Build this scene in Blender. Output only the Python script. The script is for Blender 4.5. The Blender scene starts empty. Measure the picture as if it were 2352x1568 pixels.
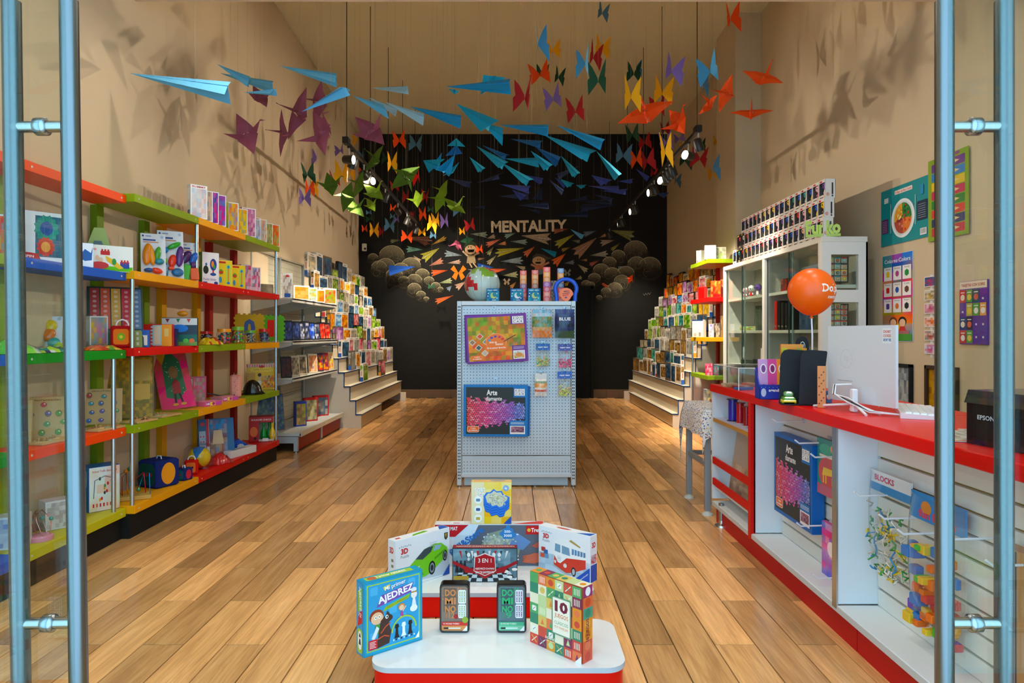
import bpy, math, random
from mathutils import Vector, Matrix
# ------------------------------------------------------------------ camera, world, exposure
SC = bpy.context.scene
COL = SC.collection
F, CX, CY, CH = 1568.0, 1178.0, 765.0, 1.25          # focal length and optical axis in photo pixels, eye height in metres
def W(px, py, Y):
	"""The point at depth Y that stands behind the photo pixel (px, py)."""
	return Vector(((px - CX) * Y / F, Y, CH - (py - CY) * Y / F))
cam_d = bpy.data.cameras.new('camera')
cam = bpy.data.objects.new('camera', cam_d)
COL.objects.link(cam)
cam.location = (0, 0, CH)
cam.rotation_euler = (math.pi / 2, 0, 0)
cam_d.sensor_width = 36
cam_d.lens = 24
cam_d.shift_x = -(CX - 1176) / 2352
cam_d.shift_y = -(784 - CY) / 2352
cam_d.clip_start = 0.02
SC.camera = cam
world = bpy.data.worlds.new('world')
SC.world = world
world.use_nodes = True
world.node_tree.nodes['Background'].inputs[0].default_value = (0.42, 0.72, 1.0, 1)
world.node_tree.nodes['Background'].inputs[1].default_value = 3.5
vs = SC.view_settings
vs.view_transform = 'Standard'
vs.look = 'None'
vs.gamma = 1
vs.use_curve_mapping = False
vs.exposure = -0.08
cy_ = SC.cycles
cy_.max_bounces, cy_.diffuse_bounces, cy_.glossy_bounces, cy_.transmission_bounces, cy_.transparent_max_bounces = 6, 4, 2, 2, 12
cy_.caustics_reflective = cy_.caustics_refractive = False
cy_.use_light_tree = False
SPOT_W = 235.0          # each track spot lamp
DOWN_W = 8.0          # each unseen downlight added in the front soffit
# ------------------------------------------------------------------ colours and materials
def C(h):
	"""'#rrggbb' or (r,g,b) 0-255 -> linear rgba"""
	if isinstance(h, str):
		h = h.lstrip('#')
		h = tuple(int(h[i:i + 2], 16) for i in (0, 2, 4))
	return tuple((x / 255 / 12.92 if x / 255 <= 0.04045 else ((x / 255 + 0.055) / 1.055) ** 2.4) for x in h[:3]) + (1.0,)
def mixc(a, b, t):
	return tuple(a[i] * (1 - t) + b[i] * t for i in range(3)) + (1.0,)
def vivid(c, k=1.45):
	l = .3 * c[0] + .59 * c[1] + .11 * c[2]
	return tuple(min(1, max(0, l + (x - l) * k)) for x in c[:3]) + (1.0,)
def new_mat(name):
	m = bpy.data.materials.new(name)
	m.use_nodes = True
	return m, m.node_tree.nodes, m.node_tree.links, m.node_tree.nodes['Principled BSDF']
def attr_mat(name, rough=0.5, metal=0.0, spec=0.5, sheen=0.0, bump=0.0, bscale=60, two=False, sub=0):
	m, n, l, b = new_mat(name)
	a = n.new('ShaderNodeAttribute')
	a.attribute_name = 'Col'
	l.new(a.outputs['Color'], b.inputs['Base Color'])
	b.inputs['Roughness'].default_value = rough
	b.inputs['Metallic'].default_value = metal
	b.inputs['Specular IOR Level'].default_value = spec
	if bump:
		t = n.new('ShaderNodeTexNoise')
		t.inputs['Scale'].default_value = bscale
		k = n.new('ShaderNodeBump')
		k.inputs['Strength'].default_value = bump
		k.inputs['Distance'].default_value = 0.002
		l.new(t.outputs['Fac'], k.inputs['Height'])
		l.new(k.outputs['Normal'], b.inputs['Normal'])
	if sub:
		b.inputs['Transmission Weight'].default_value = sub
	return m
M = {}
M['paint'] = attr_mat('painted_board', 0.45, spec=0.22, bump=0.05)
M['card'] = attr_mat('printed_card', 0.38, spec=0.28)
M['paper'] = attr_mat('folded_paper', 0.75, spec=0.25)
M['plastic'] = attr_mat('glossy_plastic', 0.18)
M['lacquer'] = attr_mat('lacquered_laminate', 0.3, spec=0.2)
M['matte'] = attr_mat('matte_surface', 0.7, spec=0.3)
M['cloth'] = attr_mat('cloth', 0.9, spec=0.1, bump=0.3, bscale=250)
M['metal'] = attr_mat('brushed_metal', 0.27, metal=1.0)
M['powder'] = attr_mat('powder_coated_metal', 0.4, metal=0.15)
M['rubber'] = attr_mat('balloon_rubber', 0.35, spec=0.5)
def chalk_mat():
	m, n, l, b = new_mat('chalk')
	a = n.new('ShaderNodeAttribute')
	a.attribute_name = 'Col'
	tc = n.new('ShaderNodeTexCoord')
	mp = n.new('ShaderNodeMapping')
	mp.inputs['Scale'].default_value = (1.6, 1, 1)
	mp.inputs['Rotation'].default_value = (0, 0.5, 0)
	t = n.new('ShaderNodeTexNoise')
	t.inputs['Scale'].default_value = 34
	t.inputs['Detail'].default_value = 8
	t.inputs['Roughness'].default_value = 0.8
	r = n.new('ShaderNodeValToRGB')
	r.color_ramp.elements[0].position = 0.30
	r.color_ramp.elements[1].position = 0.50
	mx = n.new('ShaderNodeMix')
	mx.data_type = 'RGBA'
	mx.inputs['A'].default_value = C('#1d1c1a')
	l.new(tc.outputs['Object'], mp.inputs['Vector'])
	l.new(mp.outputs['Vector'], t.inputs['Vector'])
	l.new(t.outputs['Fac'], r.inputs['Fac'])
	l.new(r.outputs['Color'], mx.inputs['Factor'])
	l.new(a.outputs['Color'], mx.inputs['B'])
	l.new(mx.outputs['Result'], b.inputs['Base Color'])
	b.inputs['Roughness'].default_value = 0.95
	b.inputs['Specular IOR Level'].default_value = 0.1
	return m
M['chalk'] = chalk_mat()
def glass_mat(name, tint, r0, rough=0.0):
	"""A thin pane or film: mostly clear, reflecting more at grazing angles."""
	m, n, l, b = new_mat(name)
	n.remove(b)
	out = n['Material Output']
	tr = n.new('ShaderNodeBsdfTransparent')
	tr.inputs[0].default_value = tint
	gl = n.new('ShaderNodeBsdfGlossy')
	gl.inputs['Roughness'].default_value = rough
	lw = n.new('ShaderNodeLayerWeight')
	lw.inputs['Blend'].default_value = 0.5
	pw = n.new('ShaderNodeMath')
	pw.operation = 'POWER'
	pw.inputs[1].default_value = 5.0
	ma = n.new('ShaderNodeMath')
	ma.operation = 'MULTIPLY_ADD'
	ma.inputs[1].default_value = 1 - r0
	ma.inputs[2].default_value = r0
	mx = n.new('ShaderNodeMixShader')
	l.new(lw.outputs['Facing'], pw.inputs[0])
	l.new(pw.outputs[0], ma.inputs[0])
	l.new(ma.outputs[0], mx.inputs[0])
	l.new(tr.outputs[0], mx.inputs[1])
	l.new(gl.outputs[0], mx.inputs[2])
	l.new(mx.outputs[0], out.inputs[0])
	return m
M['glass'] = glass_mat('clear_glass', (0.93, 0.975, 0.955, 1), 0.03)
M['doorglass'] = glass_mat('door_glass', (0.93, 0.98, 0.965, 1), 0.05)
M['film'] = glass_mat('clear_film', (0.96, 0.97, 0.97, 1), 0.05, 0.12)
M['acrylic'] = glass_mat('acrylic', (0.97, 0.98, 0.97, 1), 0.03)
def emit_mat(name, col, s):
	m, n, l, b = new_mat(name)
	b.inputs['Base Color'].default_value = (0.8, 0.8, 0.8, 1)
	b.inputs['Emission Color'].default_value = col
	b.inputs['Emission Strength'].default_value = s
	return m
M['lamp'] = emit_mat('lit_lamp_lens', (1.0, 0.9, 0.74, 1), 14)
M['down'] = emit_mat('added_downlight_lens', (1.0, 0.97, 0.92, 1), 6)
def wall_mat(name, col, var=0.05, scale=1.2, bump=0.12):
	m, n, l, b = new_mat(name)
	tc = n.new('ShaderNodeTexCoord')
	t = n.new('ShaderNodeTexNoise')
	t.inputs['Scale'].default_value = scale
	t.inputs['Detail'].default_value = 6
	r = n.new('ShaderNodeValToRGB')
	r.color_ramp.elements[0].color = tuple(x * (1 - var) for x in col[:3]) + (1,)
	r.color_ramp.elements[1].color = tuple(min(1, x * (1 + var)) for x in col[:3]) + (1,)
	l.new(tc.outputs['Object'], t.inputs['Vector'])
	l.new(t.outputs['Fac'], r.inputs['Fac'])
	l.new(r.outputs['Color'], b.inputs['Base Color'])
	t2 = n.new('ShaderNodeTexNoise')
	t2.inputs['Scale'].default_value = 220
	k = n.new('ShaderNodeBump')
	k.inputs['Strength'].default_value = bump
	k.inputs['Distance'].default_value = 0.002
	l.new(tc.outputs['Object'], t2.inputs['Vector'])
	l.new(t2.outputs['Fac'], k.inputs['Height'])
	l.new(k.outputs['Normal'], b.inputs['Normal'])
	b.inputs['Roughness'].default_value = 0.85
	b.inputs['Specular IOR Level'].default_value = 0.2
	return m
M['wall'] = wall_mat('beige_plaster', C('#cdb898'))
M['ceil'] = wall_mat('beige_ceiling_paint', C('#e2d8b2'))
M['soffit'] = wall_mat('pale_soffit_paint', C('#e0c8ac'))
M['board'] = wall_mat('chalkboard_paint', C('#1c1b19'), 0.15, 3.0)
M['darkdoor'] = wall_mat('dark_door_paint', C('#15181a'), 0.2, 3.0)
M['skirt'] = wall_mat('skirting_tile', C('#6d5844'), 0.1, 4.0)
M['grout'] = wall_mat('dark_grout', C('#3a2a1c'))
def floor_mat():
	m, n, l, b = new_mat('wood_look_tile')
	tc = n.new('ShaderNodeTexCoord')
	oi = n.new('ShaderNodeObjectInfo')
	at = n.new('ShaderNodeAttribute')
	at.attribute_name = 'Col'
	ge = n.new('ShaderNodeNewGeometry')
	add = n.new('ShaderNodeVectorMath')
	add.operation = 'MULTIPLY_ADD'
	add.inputs[1].default_value = (1, 1, 1)
	sc = n.new('ShaderNodeVectorMath')
	sc.operation = 'SCALE'
	sc.inputs['Scale'].default_value = 37.0
	cmb = n.new('ShaderNodeCombineXYZ')
	sm = n.new('ShaderNodeMath')
	sm.operation = 'ADD'
	l.new(oi.outputs['Random'], sm.inputs[0])
	l.new(at.outputs['Fac'], sm.inputs[1])
	for k in range(3):
		l.new(sm.outputs[0], cmb.inputs[k])
	l.new(cmb.outputs[0], sc.inputs[0])
	l.new(ge.outputs['Position'], add.inputs[0])
	l.new(sc.outputs[0], add.inputs[2])
	mp = n.new('ShaderNodeMapping')
	mp.inputs['Scale'].default_value = (9.0, 0.9, 1.0)
	l.new(add.outputs[0], mp.inputs['Vector'])
	t1 = n.new('ShaderNodeTexNoise')
	t1.inputs['Scale'].default_value = 1.6
	t1.inputs['Detail'].default_value = 7
	t1.inputs['Roughness'].default_value = 0.62
	t1.inputs['Distortion'].default_value = 0.8
	l.new(mp.outputs[0], t1.inputs['Vector'])
	mp2 = n.new('ShaderNodeMapping')
	mp2.inputs['Scale'].default_value = (55.0, 2.2, 1.0)
	l.new(add.outputs[0], mp2.inputs['Vector'])
	t2 = n.new('ShaderNodeTexNoise')
	t2.inputs['Scale'].default_value = 2.0
	t2.inputs['Detail'].default_value = 4
	t2.inputs['Distortion'].default_value = 0.5
	l.new(mp2.outputs[0], t2.inputs['Vector'])
	r = n.new('ShaderNodeValToRGB')
	e = r.color_ramp.elements
	e[0].position = 0.16
	e[0].color = C('#966a3e')
	e[1].position = 0.84
	e[1].color = C('#d8aa70')
	k = e.new(0.5)
	k.color = C('#c4925a')
	l.new(t1.outputs['Fac'], r.inputs['Fac'])
	hs = n.new('ShaderNodeHueSaturation')
	mr = n.new('ShaderNodeMapRange')
	mr.inputs['To Min'].default_value = 0.91
	mr.inputs['To Max'].default_value = 2.0
	fr = n.new('ShaderNodeMath')
	fr.operation = 'FRACT'
	mu = n.new('ShaderNodeMath')
	mu.operation = 'MULTIPLY'
	mu.inputs[1].default_value = 7.31
	l.new(sm.outputs[0], mu.inputs[0])
	l.new(mu.outputs[0], fr.inputs[0])
	l.new(fr.outputs[0], mr.inputs['Value'])
	l.new(mr.outputs[0], hs.inputs['Value'])
	l.new(r.outputs['Color'], hs.inputs['Color'])
	mx = n.new('ShaderNodeMix')
	mx.data_type = 'RGBA'
	mx.blend_type = 'MULTIPLY'
	mx.inputs['Factor'].default_value = 0.55
	r2 = n.new('ShaderNodeValToRGB')
	r2.color_ramp.elements[0].position = 0.3
	r2.color_ramp.elements[0].color = (0.62, 0.57, 0.5, 1)
	r2.color_ramp.elements[1].position = 0.62
	r2.color_ramp.elements[1].color = (1, 1, 1, 1)
	l.new(t2.outputs['Fac'], r2.inputs['Fac'])
	l.new(hs.outputs['Color'], mx.inputs['A'])
	l.new(r2.outputs['Color'], mx.inputs['B'])
	l.new(mx.outputs['Result'], b.inputs['Base Color'])
	rr = n.new('ShaderNodeMapRange')
	rr.inputs['To Min'].default_value = 0.14
	rr.inputs['To Max'].default_value = 0.3
	l.new(t1.outputs['Fac'], rr.inputs['Value'])
	l.new(rr.outputs[0], b.inputs['Roughness'])
	bp = n.new('ShaderNodeBump')
	bp.inputs['Strength'].default_value = 0.15
	bp.inputs['Distance'].default_value = 0.001
	l.new(t2.outputs['Fac'], bp.inputs['Height'])
	l.new(bp.outputs['Normal'], b.inputs['Normal'])
	return m
M['floor'] = floor_mat()
def dots_mat():
	"""white cloth printed with small coloured dots"""
	m, n, l, b = new_mat('dotted_cloth')
	tc = n.new('ShaderNodeTexCoord')
	v = n.new('ShaderNodeTexVoronoi')
	v.inputs['Scale'].default_value = 75
	v.inputs['Randomness'].default_value = 0.9
	r = n.new('ShaderNodeValToRGB')
	r.color_ramp.interpolation = 'CONSTANT'
	r.color_ramp.elements[0].color = (0, 0, 0, 1)
	r.color_ramp.elements[1].position = 0.36
	r.color_ramp.elements[1].color = (1, 1, 1, 1)
	cr = n.new('ShaderNodeValToRGB')
	cr.color_ramp.interpolation = 'CONSTANT'
	e = cr.color_ramp.elements
	e[0].color = C('#2c3a8c')
	e[1].position = 0.3
	e[1].color = C('#c8a24a')
	for p, c in ((0.5, '#8a3a4a'), (0.68, '#3c6aa8'), (0.84, '#5a4a40')):
		q = e.new(p)
		q.color = C(c)
	mx = n.new('ShaderNodeMix')
	mx.data_type = 'RGBA'
	mx.inputs['B'].default_value = C('#e6e2de')
	l.new(tc.outputs['Object'], v.inputs['Vector'])
	l.new(v.outputs['Distance'], r.inputs['Fac'])
	sp = n.new('ShaderNodeSeparateColor')
	l.new(v.outputs['Color'], sp.inputs[0])
	l.new(sp.outputs[0], cr.inputs['Fac'])
	l.new(r.outputs['Color'], mx.inputs['Factor'])
	l.new(cr.outputs['Color'], mx.inputs['A'])
	l.new(mx.outputs['Result'], b.inputs['Base Color'])
	b.inputs['Roughness'].default_value = 0.9
	return m
M['dots'] = dots_mat()
# ------------------------------------------------------------------ mesh builder
_TXT = {}
def text_geo(s, bold=0.0):
	key = (s, bold)
	if key not in _TXT:
		cu = bpy.data.curves.new('t', 'FONT')
		cu.body = s
		cu.size = 1.0
		cu.align_x = 'CENTER'
		cu.align_y = 'CENTER'
		cu.resolution_u = 2
		cu.offset = bold
		ob = bpy.data.objects.new('t', cu)
		me = bpy.data.meshes.new_from_object(ob)
		vs_ = [(v.co.x, v.co.y) for v in me.vertices]
		fs = [tuple(p.vertices) for p in me.polygons]
		if vs_:
			x0 = min(v[0] for v in vs_); x1 = max(v[0] for v in vs_)
			y0 = min(v[1] for v in vs_); y1 = max(v[1] for v in vs_)
			vs_ = [((x - (x0 + x1) / 2), (y - (y0 + y1) / 2)) for x, y in vs_]
			_TXT[key] = (vs_, fs, x1 - x0, y1 - y0)
		else:
			_TXT[key] = ([], [], 1, 1)
		bpy.data.meshes.remove(me)
		bpy.data.objects.remove(ob)
		bpy.data.curves.remove(cu)
	return _TXT[key]
class MB:
	def __init__(s, Mx=None):
		s.v, s.f, s.c, s.m, s.sm = [], [], [], [], []
		s.M = Mx or Matrix.Identity(4)
	def add(s, pts, col, m=0, smooth=False):
		b = len(s.v)
		for p in pts:
			s.v.append(tuple(s.M @ Vector(p)))
		s.f.append(tuple(range(b, b + len(pts))))
		s.c.append(col)
		s.m.append(m)
		s.sm.append(smooth)
	def mesh(s, pts, faces, col, m=0, smooth=False):
		b = len(s.v)
		for p in pts:
			s.v.append(tuple(s.M @ Vector(p)))
		for i, f in enumerate(faces):
			s.f.append(tuple(b + k for k in f))
			s.c.append(col[i] if isinstance(col, list) else col)
			s.m.append(m)
			s.sm.append(smooth)
	def box(s, x0, x1, y0, y1, z0, z1, col, m=0, bev=0.0, **fc):
		"""axis-aligned box; fc: front/back/left/right/top/bottom colours; bev: chamfered vertical and horizontal edges"""
		if bev > 0:
			e = bev
			P = []
			for z, q in ((z0, e), (z0 + e, 0), (z1 - e, 0), (z1, e)):
				a0, a1, b0, b1 = x0 + q, x1 - q, y0 + q, y1 - q
				P += [(a0 + e, b0, z), (a1 - e, b0, z), (a1, b0 + e, z), (a1, b1 - e, z), (a1 - e, b1, z), (a0 + e, b1, z), (a0, b1 - e, z), (a0, b0 + e, z)]
			fs = []
			for r in range(3):
				for k in range(8):
					fs.append((r * 8 + k, r * 8 + (k + 1) % 8, r * 8 + 8 + (k + 1) % 8, r * 8 + 8 + k))
			fs.append(tuple(range(7, -1, -1)))
			fs.append(tuple(range(24, 32)))
			s.mesh(P, fs, col, m)
			return
		P = [(x0, y0, z0), (x1, y0, z0), (x1, y1, z0), (x0, y1, z0), (x0, y0, z1), (x1, y0, z1), (x1, y1, z1), (x0, y1, z1)]
		fs = [(0, 1, 5, 4), (2, 3, 7, 6), (3, 0, 4, 7), (1, 2, 6, 5), (4, 5, 6, 7), (3, 2, 1, 0)]
		cs = [fc.get(k, col) for k in ('front', 'back', 'left', 'right', 'top', 'bottom')]
		s.mesh(P, fs, cs, m)
	def prism(s, pts, vec, col, m=0, side=None, smooth=False):
		"""closed polygon pts (3D) extruded along vec"""
		n = len(pts)
		vec = Vector(vec)
		Q = [Vector(p) for p in pts] + [Vector(p) + vec for p in pts]
		s.mesh(Q, [tuple(range(n - 1, -1, -1)), tuple(range(n, 2 * n))], col, m)
		s.mesh(Q, [(k, (k + 1) % n, n + (k + 1) % n, n + k) for k in range(n)], side or col, m, smooth)
	def tube(s, pts, r, col, n=8, m=0, caps=True, smooth=True):
		pts = [Vector(p) for p in pts]
		rs = r if isinstance(r, (list, tuple)) else [r] * len(pts)
		P, ref = [], None
		for i, p in enumerate(pts):
			d = (pts[min(i + 1, len(pts) - 1)] - pts[max(i - 1, 0)]).normalized()
			if ref is None or abs(ref.dot(d)) > 0.95:
				ref = Vector((0, 0, 1)) if abs(d.z) < 0.9 else Vector((1, 0, 0))
			a = d.cross(ref).normalized()
			b = d.cross(a)
			ref = a.cross(d)
			for k in range(n):
				t = 2 * math.pi * k / n
				P.append(p + (a * math.cos(t) + b * math.sin(t)) * rs[i])
		fs = [(i * n + k, i * n + (k + 1) % n, (i + 1) * n + (k + 1) % n, (i + 1) * n + k) for i in range(len(pts) - 1) for k in range(n)]
		s.mesh(P, fs, col, m, smooth)
		if caps:
			b = (len(pts) - 1) * n
			s.mesh(P, [tuple(range(n - 1, -1, -1)), tuple(range(b, b + n))], col, m)
	def lathe(s, prof, n, col, m=0, smooth=True, c=(0, 0, 0)):
		"""prof: list of (radius, z[, colour])"""
		P = []
		for p in prof:
			for k in range(n):
				t = 2 * math.pi * k / n
				P.append((c[0] + p[0] * math.cos(t), c[1] + p[0] * math.sin(t), c[2] + p[1]))
		for i in range(len(prof) - 1):
			cc = prof[i][2] if len(prof[i]) > 2 else col
			s.mesh(P[i * n:(i + 2) * n], [(k, (k + 1) % n, n + (k + 1) % n, n + k) for k in range(n)], cc, m, smooth)
	def ball(s, c, r, col, n=12, k=8, m=0, sc=(1, 1, 1)):
		P = []
		for i in range(k + 1):
			a = math.pi * i / k
			for j in range(n):
				t = 2 * math.pi * j / n
				P.append((c[0] + r * sc[0] * math.sin(a) * math.cos(t), c[1] + r * sc[1] * math.sin(a) * math.sin(t), c[2] + r * sc[2] * math.cos(a)))
		fs = [(i * n + j, (i + 1) * n + j, (i + 1) * n + (j + 1) % n, i * n + (j + 1) % n) for i in range(k) for j in range(n)]
		s.mesh(P, fs, col, m, True)
	# --- flat print in a face: face frame = origin o, unit axes u (right), v (up), n (outwards)
	def frame(s, o, u, v):
		s.o, s.u, s.w = Vector(o), Vector(u), Vector(v)
		s.n = s.u.cross(s.w)
		s.lay = 0
		return s
	def pt(s, x, y, lift=0.0):
		return s.o + s.u * x + s.w * y + s.n * (0.0004 + 0.00006 * s.lay + lift)
	def pg(s, pts, col, m=0):
		s.lay += 1
		s.add([s.pt(*p) for p in pts], C(col) if isinstance(col, (str,)) else col, m)
	def rc(s, x0, y0, x1, y1, col, m=0):
		s.pg([(x0, y0), (x1, y0), (x1, y1), (x0, y1)], col, m)
	def el(s, x, y, rx, ry, col, n=14, m=0, a0=0, a1=360):
		k = n if a1 - a0 >= 360 else n + 1
		s.pg([(x + rx * math.cos(math.radians(a0 + (a1 - a0) * i / n)), y + ry * math.sin(math.radians(a0 + (a1 - a0) * i / n))) for i in range(k)], col, m)
	def rr(s, x0, y0, x1, y1, r, col, m=0):
		P = []
		for cx, cy, a in ((x1 - r, y0 + r, -90), (x1 - r, y1 - r, 0), (x0 + r, y1 - r, 90), (x0 + r, y0 + r, 180)):
			for k in range(4):
				t = math.radians(a + 30 * k)
				P.append((cx + r * math.cos(t), cy + r * math.sin(t)))
		s.pg(P, col, m)
	def tx(s, t, x, y, w, h, col, bold=0.0, rot=0.0, m=0):
		"""text t centred on (x, y), stretched into w by h (h None: keep proportion)"""
		vs_, fs, tw, th = text_geo(t, bold)
		sx = w / tw if w else h / th
		sy = h / th if h else sx
		s.lay += 1
		ca, sa = math.cos(rot), math.sin(rot)
		s.mesh([s.pt(x + a * sx * ca - b * sy * sa, y + a * sx * sa + b * sy * ca) for a, b in vs_], fs, C(col) if isinstance(col, str) else col, m)
	def ln(s, pts, wd, col, m=0):
		"""a flat stroke through pts"""
		s.lay += 1
		col = C(col) if isinstance(col, str) else col
		for (x0, y0), (x1, y1) in zip(pts, pts[1:]):
			d = math.hypot(x1 - x0, y1 - y0) or 1e-6
			a, b = -(y1 - y0) / d * wd / 2, (x1 - x0) / d * wd / 2
			s.add([s.pt(x0 - a, y0 - b), s.pt(x1 - a, y1 - b), s.pt(x1 + a, y1 + b), s.pt(x0 + a, y0 + b)], col, m)
	def pic(s, x0, y0, x1, y1, pal, seed=0, style='mix', nx=6, ny=6, m=0):
		"""a printed photo-like picture: colours blended over a small grid"""
		rnd = random.Random(seed)
		pal = [C(p) if isinstance(p, str) else p for p in pal]
		s.lay += 1
		blobs = [(rnd.random(), rnd.random(), 0.12 + 0.25 * rnd.random(), rnd.choice(pal)) for _ in range(7)]
		P, K = [], []
		for j in range(ny + 1):
			for i in range(nx + 1):
				a, b = i / nx, j / ny
				P.append(s.pt(x0 + (x1 - x0) * a, y0 + (y1 - y0) * b))
				if style == 'land':
					q = b * (len(pal) - 1)
					k = min(int(q), len(pal) - 2)
					c = mixc(pal[k], pal[k + 1], q - k)
					c = mixc(c, rnd.choice(pal), 0.3)
				elif style == 'port':
					d = math.hypot((a - 0.5) * 1.25, b - 0.48)
					c = mixc(pal[1], pal[0], min(1, max(0, (d - 0.18) * 5)))
					c = mixc(c, rnd.choice(pal[2:] or pal), 0.4)
				else:
					c = pal[0]
					for bx, by, br, bc in blobs:
						d = math.hypot(a - bx, b - by)
						c = mixc(c, bc, max(0, 1 - d / br / 1.6))
					c = mixc(c, rnd.choice(pal), 0.4)
				K.append(c)
		b0 = len(s.v)
		for p in P:
			s.v.append(tuple(s.M @ p))
		for j in range(ny):
			for i in range(nx):
				ix = (j * (nx + 1) + i, j * (nx + 1) + i + 1, (j + 1) * (nx + 1) + i + 1, (j + 1) * (nx + 1) + i)
				s.f.append(tuple(b0 + k for k in ix))
				fc = rnd.choice(pal)
				s.c.append([vivid(mixc(K[k], fc, .42)) for k in ix])
				s.m.append(m)
				s.sm.append(False)
	def data(s, name, mats):
		me = bpy.data.meshes.new(name)
		me.from_pydata(s.v, [], s.f)
		for q in (mats if isinstance(mats, (list, tuple)) else [mats]):
			me.materials.append(M[q])
		a = me.color_attributes.new('Col', 'FLOAT_COLOR', 'CORNER')
		buf = []
		for f, c in zip(s.f, s.c):
			if isinstance(c, list):
				for k in c:
					buf += k
			else:
				if isinstance(c, str):
					c = C(c)
				buf += list(c) * len(f)
		a.data.foreach_set('color', buf)
		me.polygons.foreach_set('material_index', s.m)
		me.polygons.foreach_set('use_smooth', s.sm)
		me.update()
		return me
	def build(s, name, mats, parent=None, loc=None, rz=0.0, label=None):
		o = bpy.data.objects.new(name, s.data(name, mats))
		COL.objects.link(o)
		if parent is not None:
			o.parent = parent
		if loc is not None:
			o.location = loc
		if rz:
			o.rotation_euler = (0, 0, rz)
		if label:
			o['label'] = label
		return o
def tag(o, label, cat, group=None):
	o['label'] = label
	o['category'] = cat
	if group:
		o['group'] = group
	return o
def thing(name, label, cat, loc=(0, 0, 0), rz=0.0, group=None):
	o = bpy.data.objects.new(name, None)
	o.empty_display_size = 0.1
	COL.objects.link(o)
	o.location = loc
	o.rotation_euler = (0, 0, rz)
	return tag(o, label, cat, group)
def struct(o):
	o['kind'] = 'structure'
	return o
def copy_obj(o, parent=None):
	c = o.copy()
	COL.objects.link(c)
	c.parent = parent
	return c
def hull_box(name, mats, x0, x1, y0, y1, z0, z1, col, parent=None, bev=0.0, **fc):
	b = MB()
	b.box(x0, x1, y0, y1, z0, z1, C(col) if isinstance(col, str) else col, bev=bev, **fc)
	return b.build(name, mats, parent)
ORD = 'first second third fourth fifth sixth seventh eighth ninth tenth eleventh twelfth thirteenth fourteenth fifteenth sixteenth seventeenth eighteenth nineteenth twentieth'.split()
ORD += ['twenty-' + w for w in ORD[:9]] + ['thirtieth'] + ['thirty-' + w for w in ORD[:9]]
RED, LIME, YEL, ORA, BLU, GRN = '#d80e06', '#88a208', '#f0a404', '#f04602', '#0454bc', '#088c18'
# ------------------------------------------------------------------ the shop shell
XR, YB, ZC = 2.98, 13.2, 5.10
SOF_Y, SOF_Z = 4.80, 3.58
def wl(Y):
	"""x of the left wall, which runs slightly out of square"""
	return -2.62 - (Y - 4.0) * 0.039
b = MB()
b.box(-3.3, 3.3, 0.3, 13.4, -0.12, -0.006, C('#3a2a1c'))
floor = struct(b.build('floor', 'grout'))
PLW, PLL = 0.164, 0.90
proto = MB()
g = 0.0018
proto.mesh([(-PLW / 2 + g, -PLL / 2 + g, -0.01), (PLW / 2 - g, -PLL / 2 + g, -0.01), (PLW / 2 - g, PLL / 2 - g, -0.01), (-PLW / 2 + g, PLL / 2 - g, -0.01),
			(-PLW / 2 + g + .001, -PLL / 2 + g + .001, 0), (PLW / 2 - g - .001, -PLL / 2 + g + .001, 0), (PLW / 2 - g - .001, PLL / 2 - g - .001, 0), (-PLW / 2 + g + .001, PLL / 2 - g - .001, 0)],
           [(4, 5, 6, 7), (0, 1, 5, 4), (1, 2, 6, 5), (2, 3, 7, 6), (3, 0, 4, 7)], (0, 0, 0, 1))
pl_data = proto.data('plank', 'floor')
planks = []
for i in range(-10, 28):
	x = -1.486 + PLW * (i + 0.5)
	if not -3.1 < x < 3.05:
		continue
	y = 2.741 + (0.0 if i % 2 == 0 else 0.4505) - PLL * 3 + PLL / 2
	while y < 13.2:
		if y > 0.3:
			planks.append((x, y))
		y += PLL
vis = [p for p in planks if p[1] > 2.0 and abs(p[0]) < (p[1] + .4) * 0.76 and p[0] > -2.7]
vis.sort(key=lambda p: p[1])
rest = MB()
near = set(vis[:300])
for x, y in planks:
	if (x, y) in near:
		o = bpy.data.objects.new('plank', pl_data)
		COL.objects.link(o)
		o.parent = floor
		o.location = (x, y, 0)
	else:
		rest.M = Matrix.Translation((x, y, 0))
		q = random.Random(int(x * 1000) * 7 + int(y * 1000)).random()
		for f in ((4, 5, 6, 7), (0, 1, 5, 4), (1, 2, 6, 5), (2, 3, 7, 6), (3, 0, 4, 7)):
			rest.add([proto.v[k] for k in f], (q, q, q, 1))
o = rest.build('planks', 'floor', floor)
o['kind'] = 'stuff'
# left wall (out of square), right wall with its pilaster, back wall, ceiling, front soffit
b = MB()
b.prism([(wl(0.45), 0.45, -.01), (wl(YB) , YB, -.01), (wl(YB) - .2, YB, -.01), (wl(0.45) - .2, 0.45, -.01)], (0, 0, ZC), C('#c9b08c'))
struct(b.build('wall_left', 'wall'))
b = MB()
b.box(XR, XR + .2, 0.45, YB, -.01, ZC, C('#c9b08c'))
wall_right = struct(b.build('wall_right', 'wall'))
hull_box('pilaster', 'wall', 2.67, XR, 8.2, 8.95, 0, ZC, '#c9b08c', wall_right)
b = MB()
b.box(-3.3, 3.3, YB, YB + .2, -.01, ZC, C('#1c1b19'))
wall_back = struct(b.build('wall_back', 'board'))
b = MB()
b.box(-3.3, 3.3, 0.45, YB + .2, ZC, ZC + .15, C('#c0a278'))
ceiling = struct(b.build('ceiling', 'ceil'))
hull_box('soffit', 'soffit', -3.0, XR, 0.45, SOF_Y, SOF_Z, SOF_Z + .16, '#e0c8ac', ceiling)
hull_box('soffit_face', 'ceil', -3.0, XR, SOF_Y - .1, SOF_Y, SOF_Z + .14, ZC, '#c0a278', ceiling)
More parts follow.
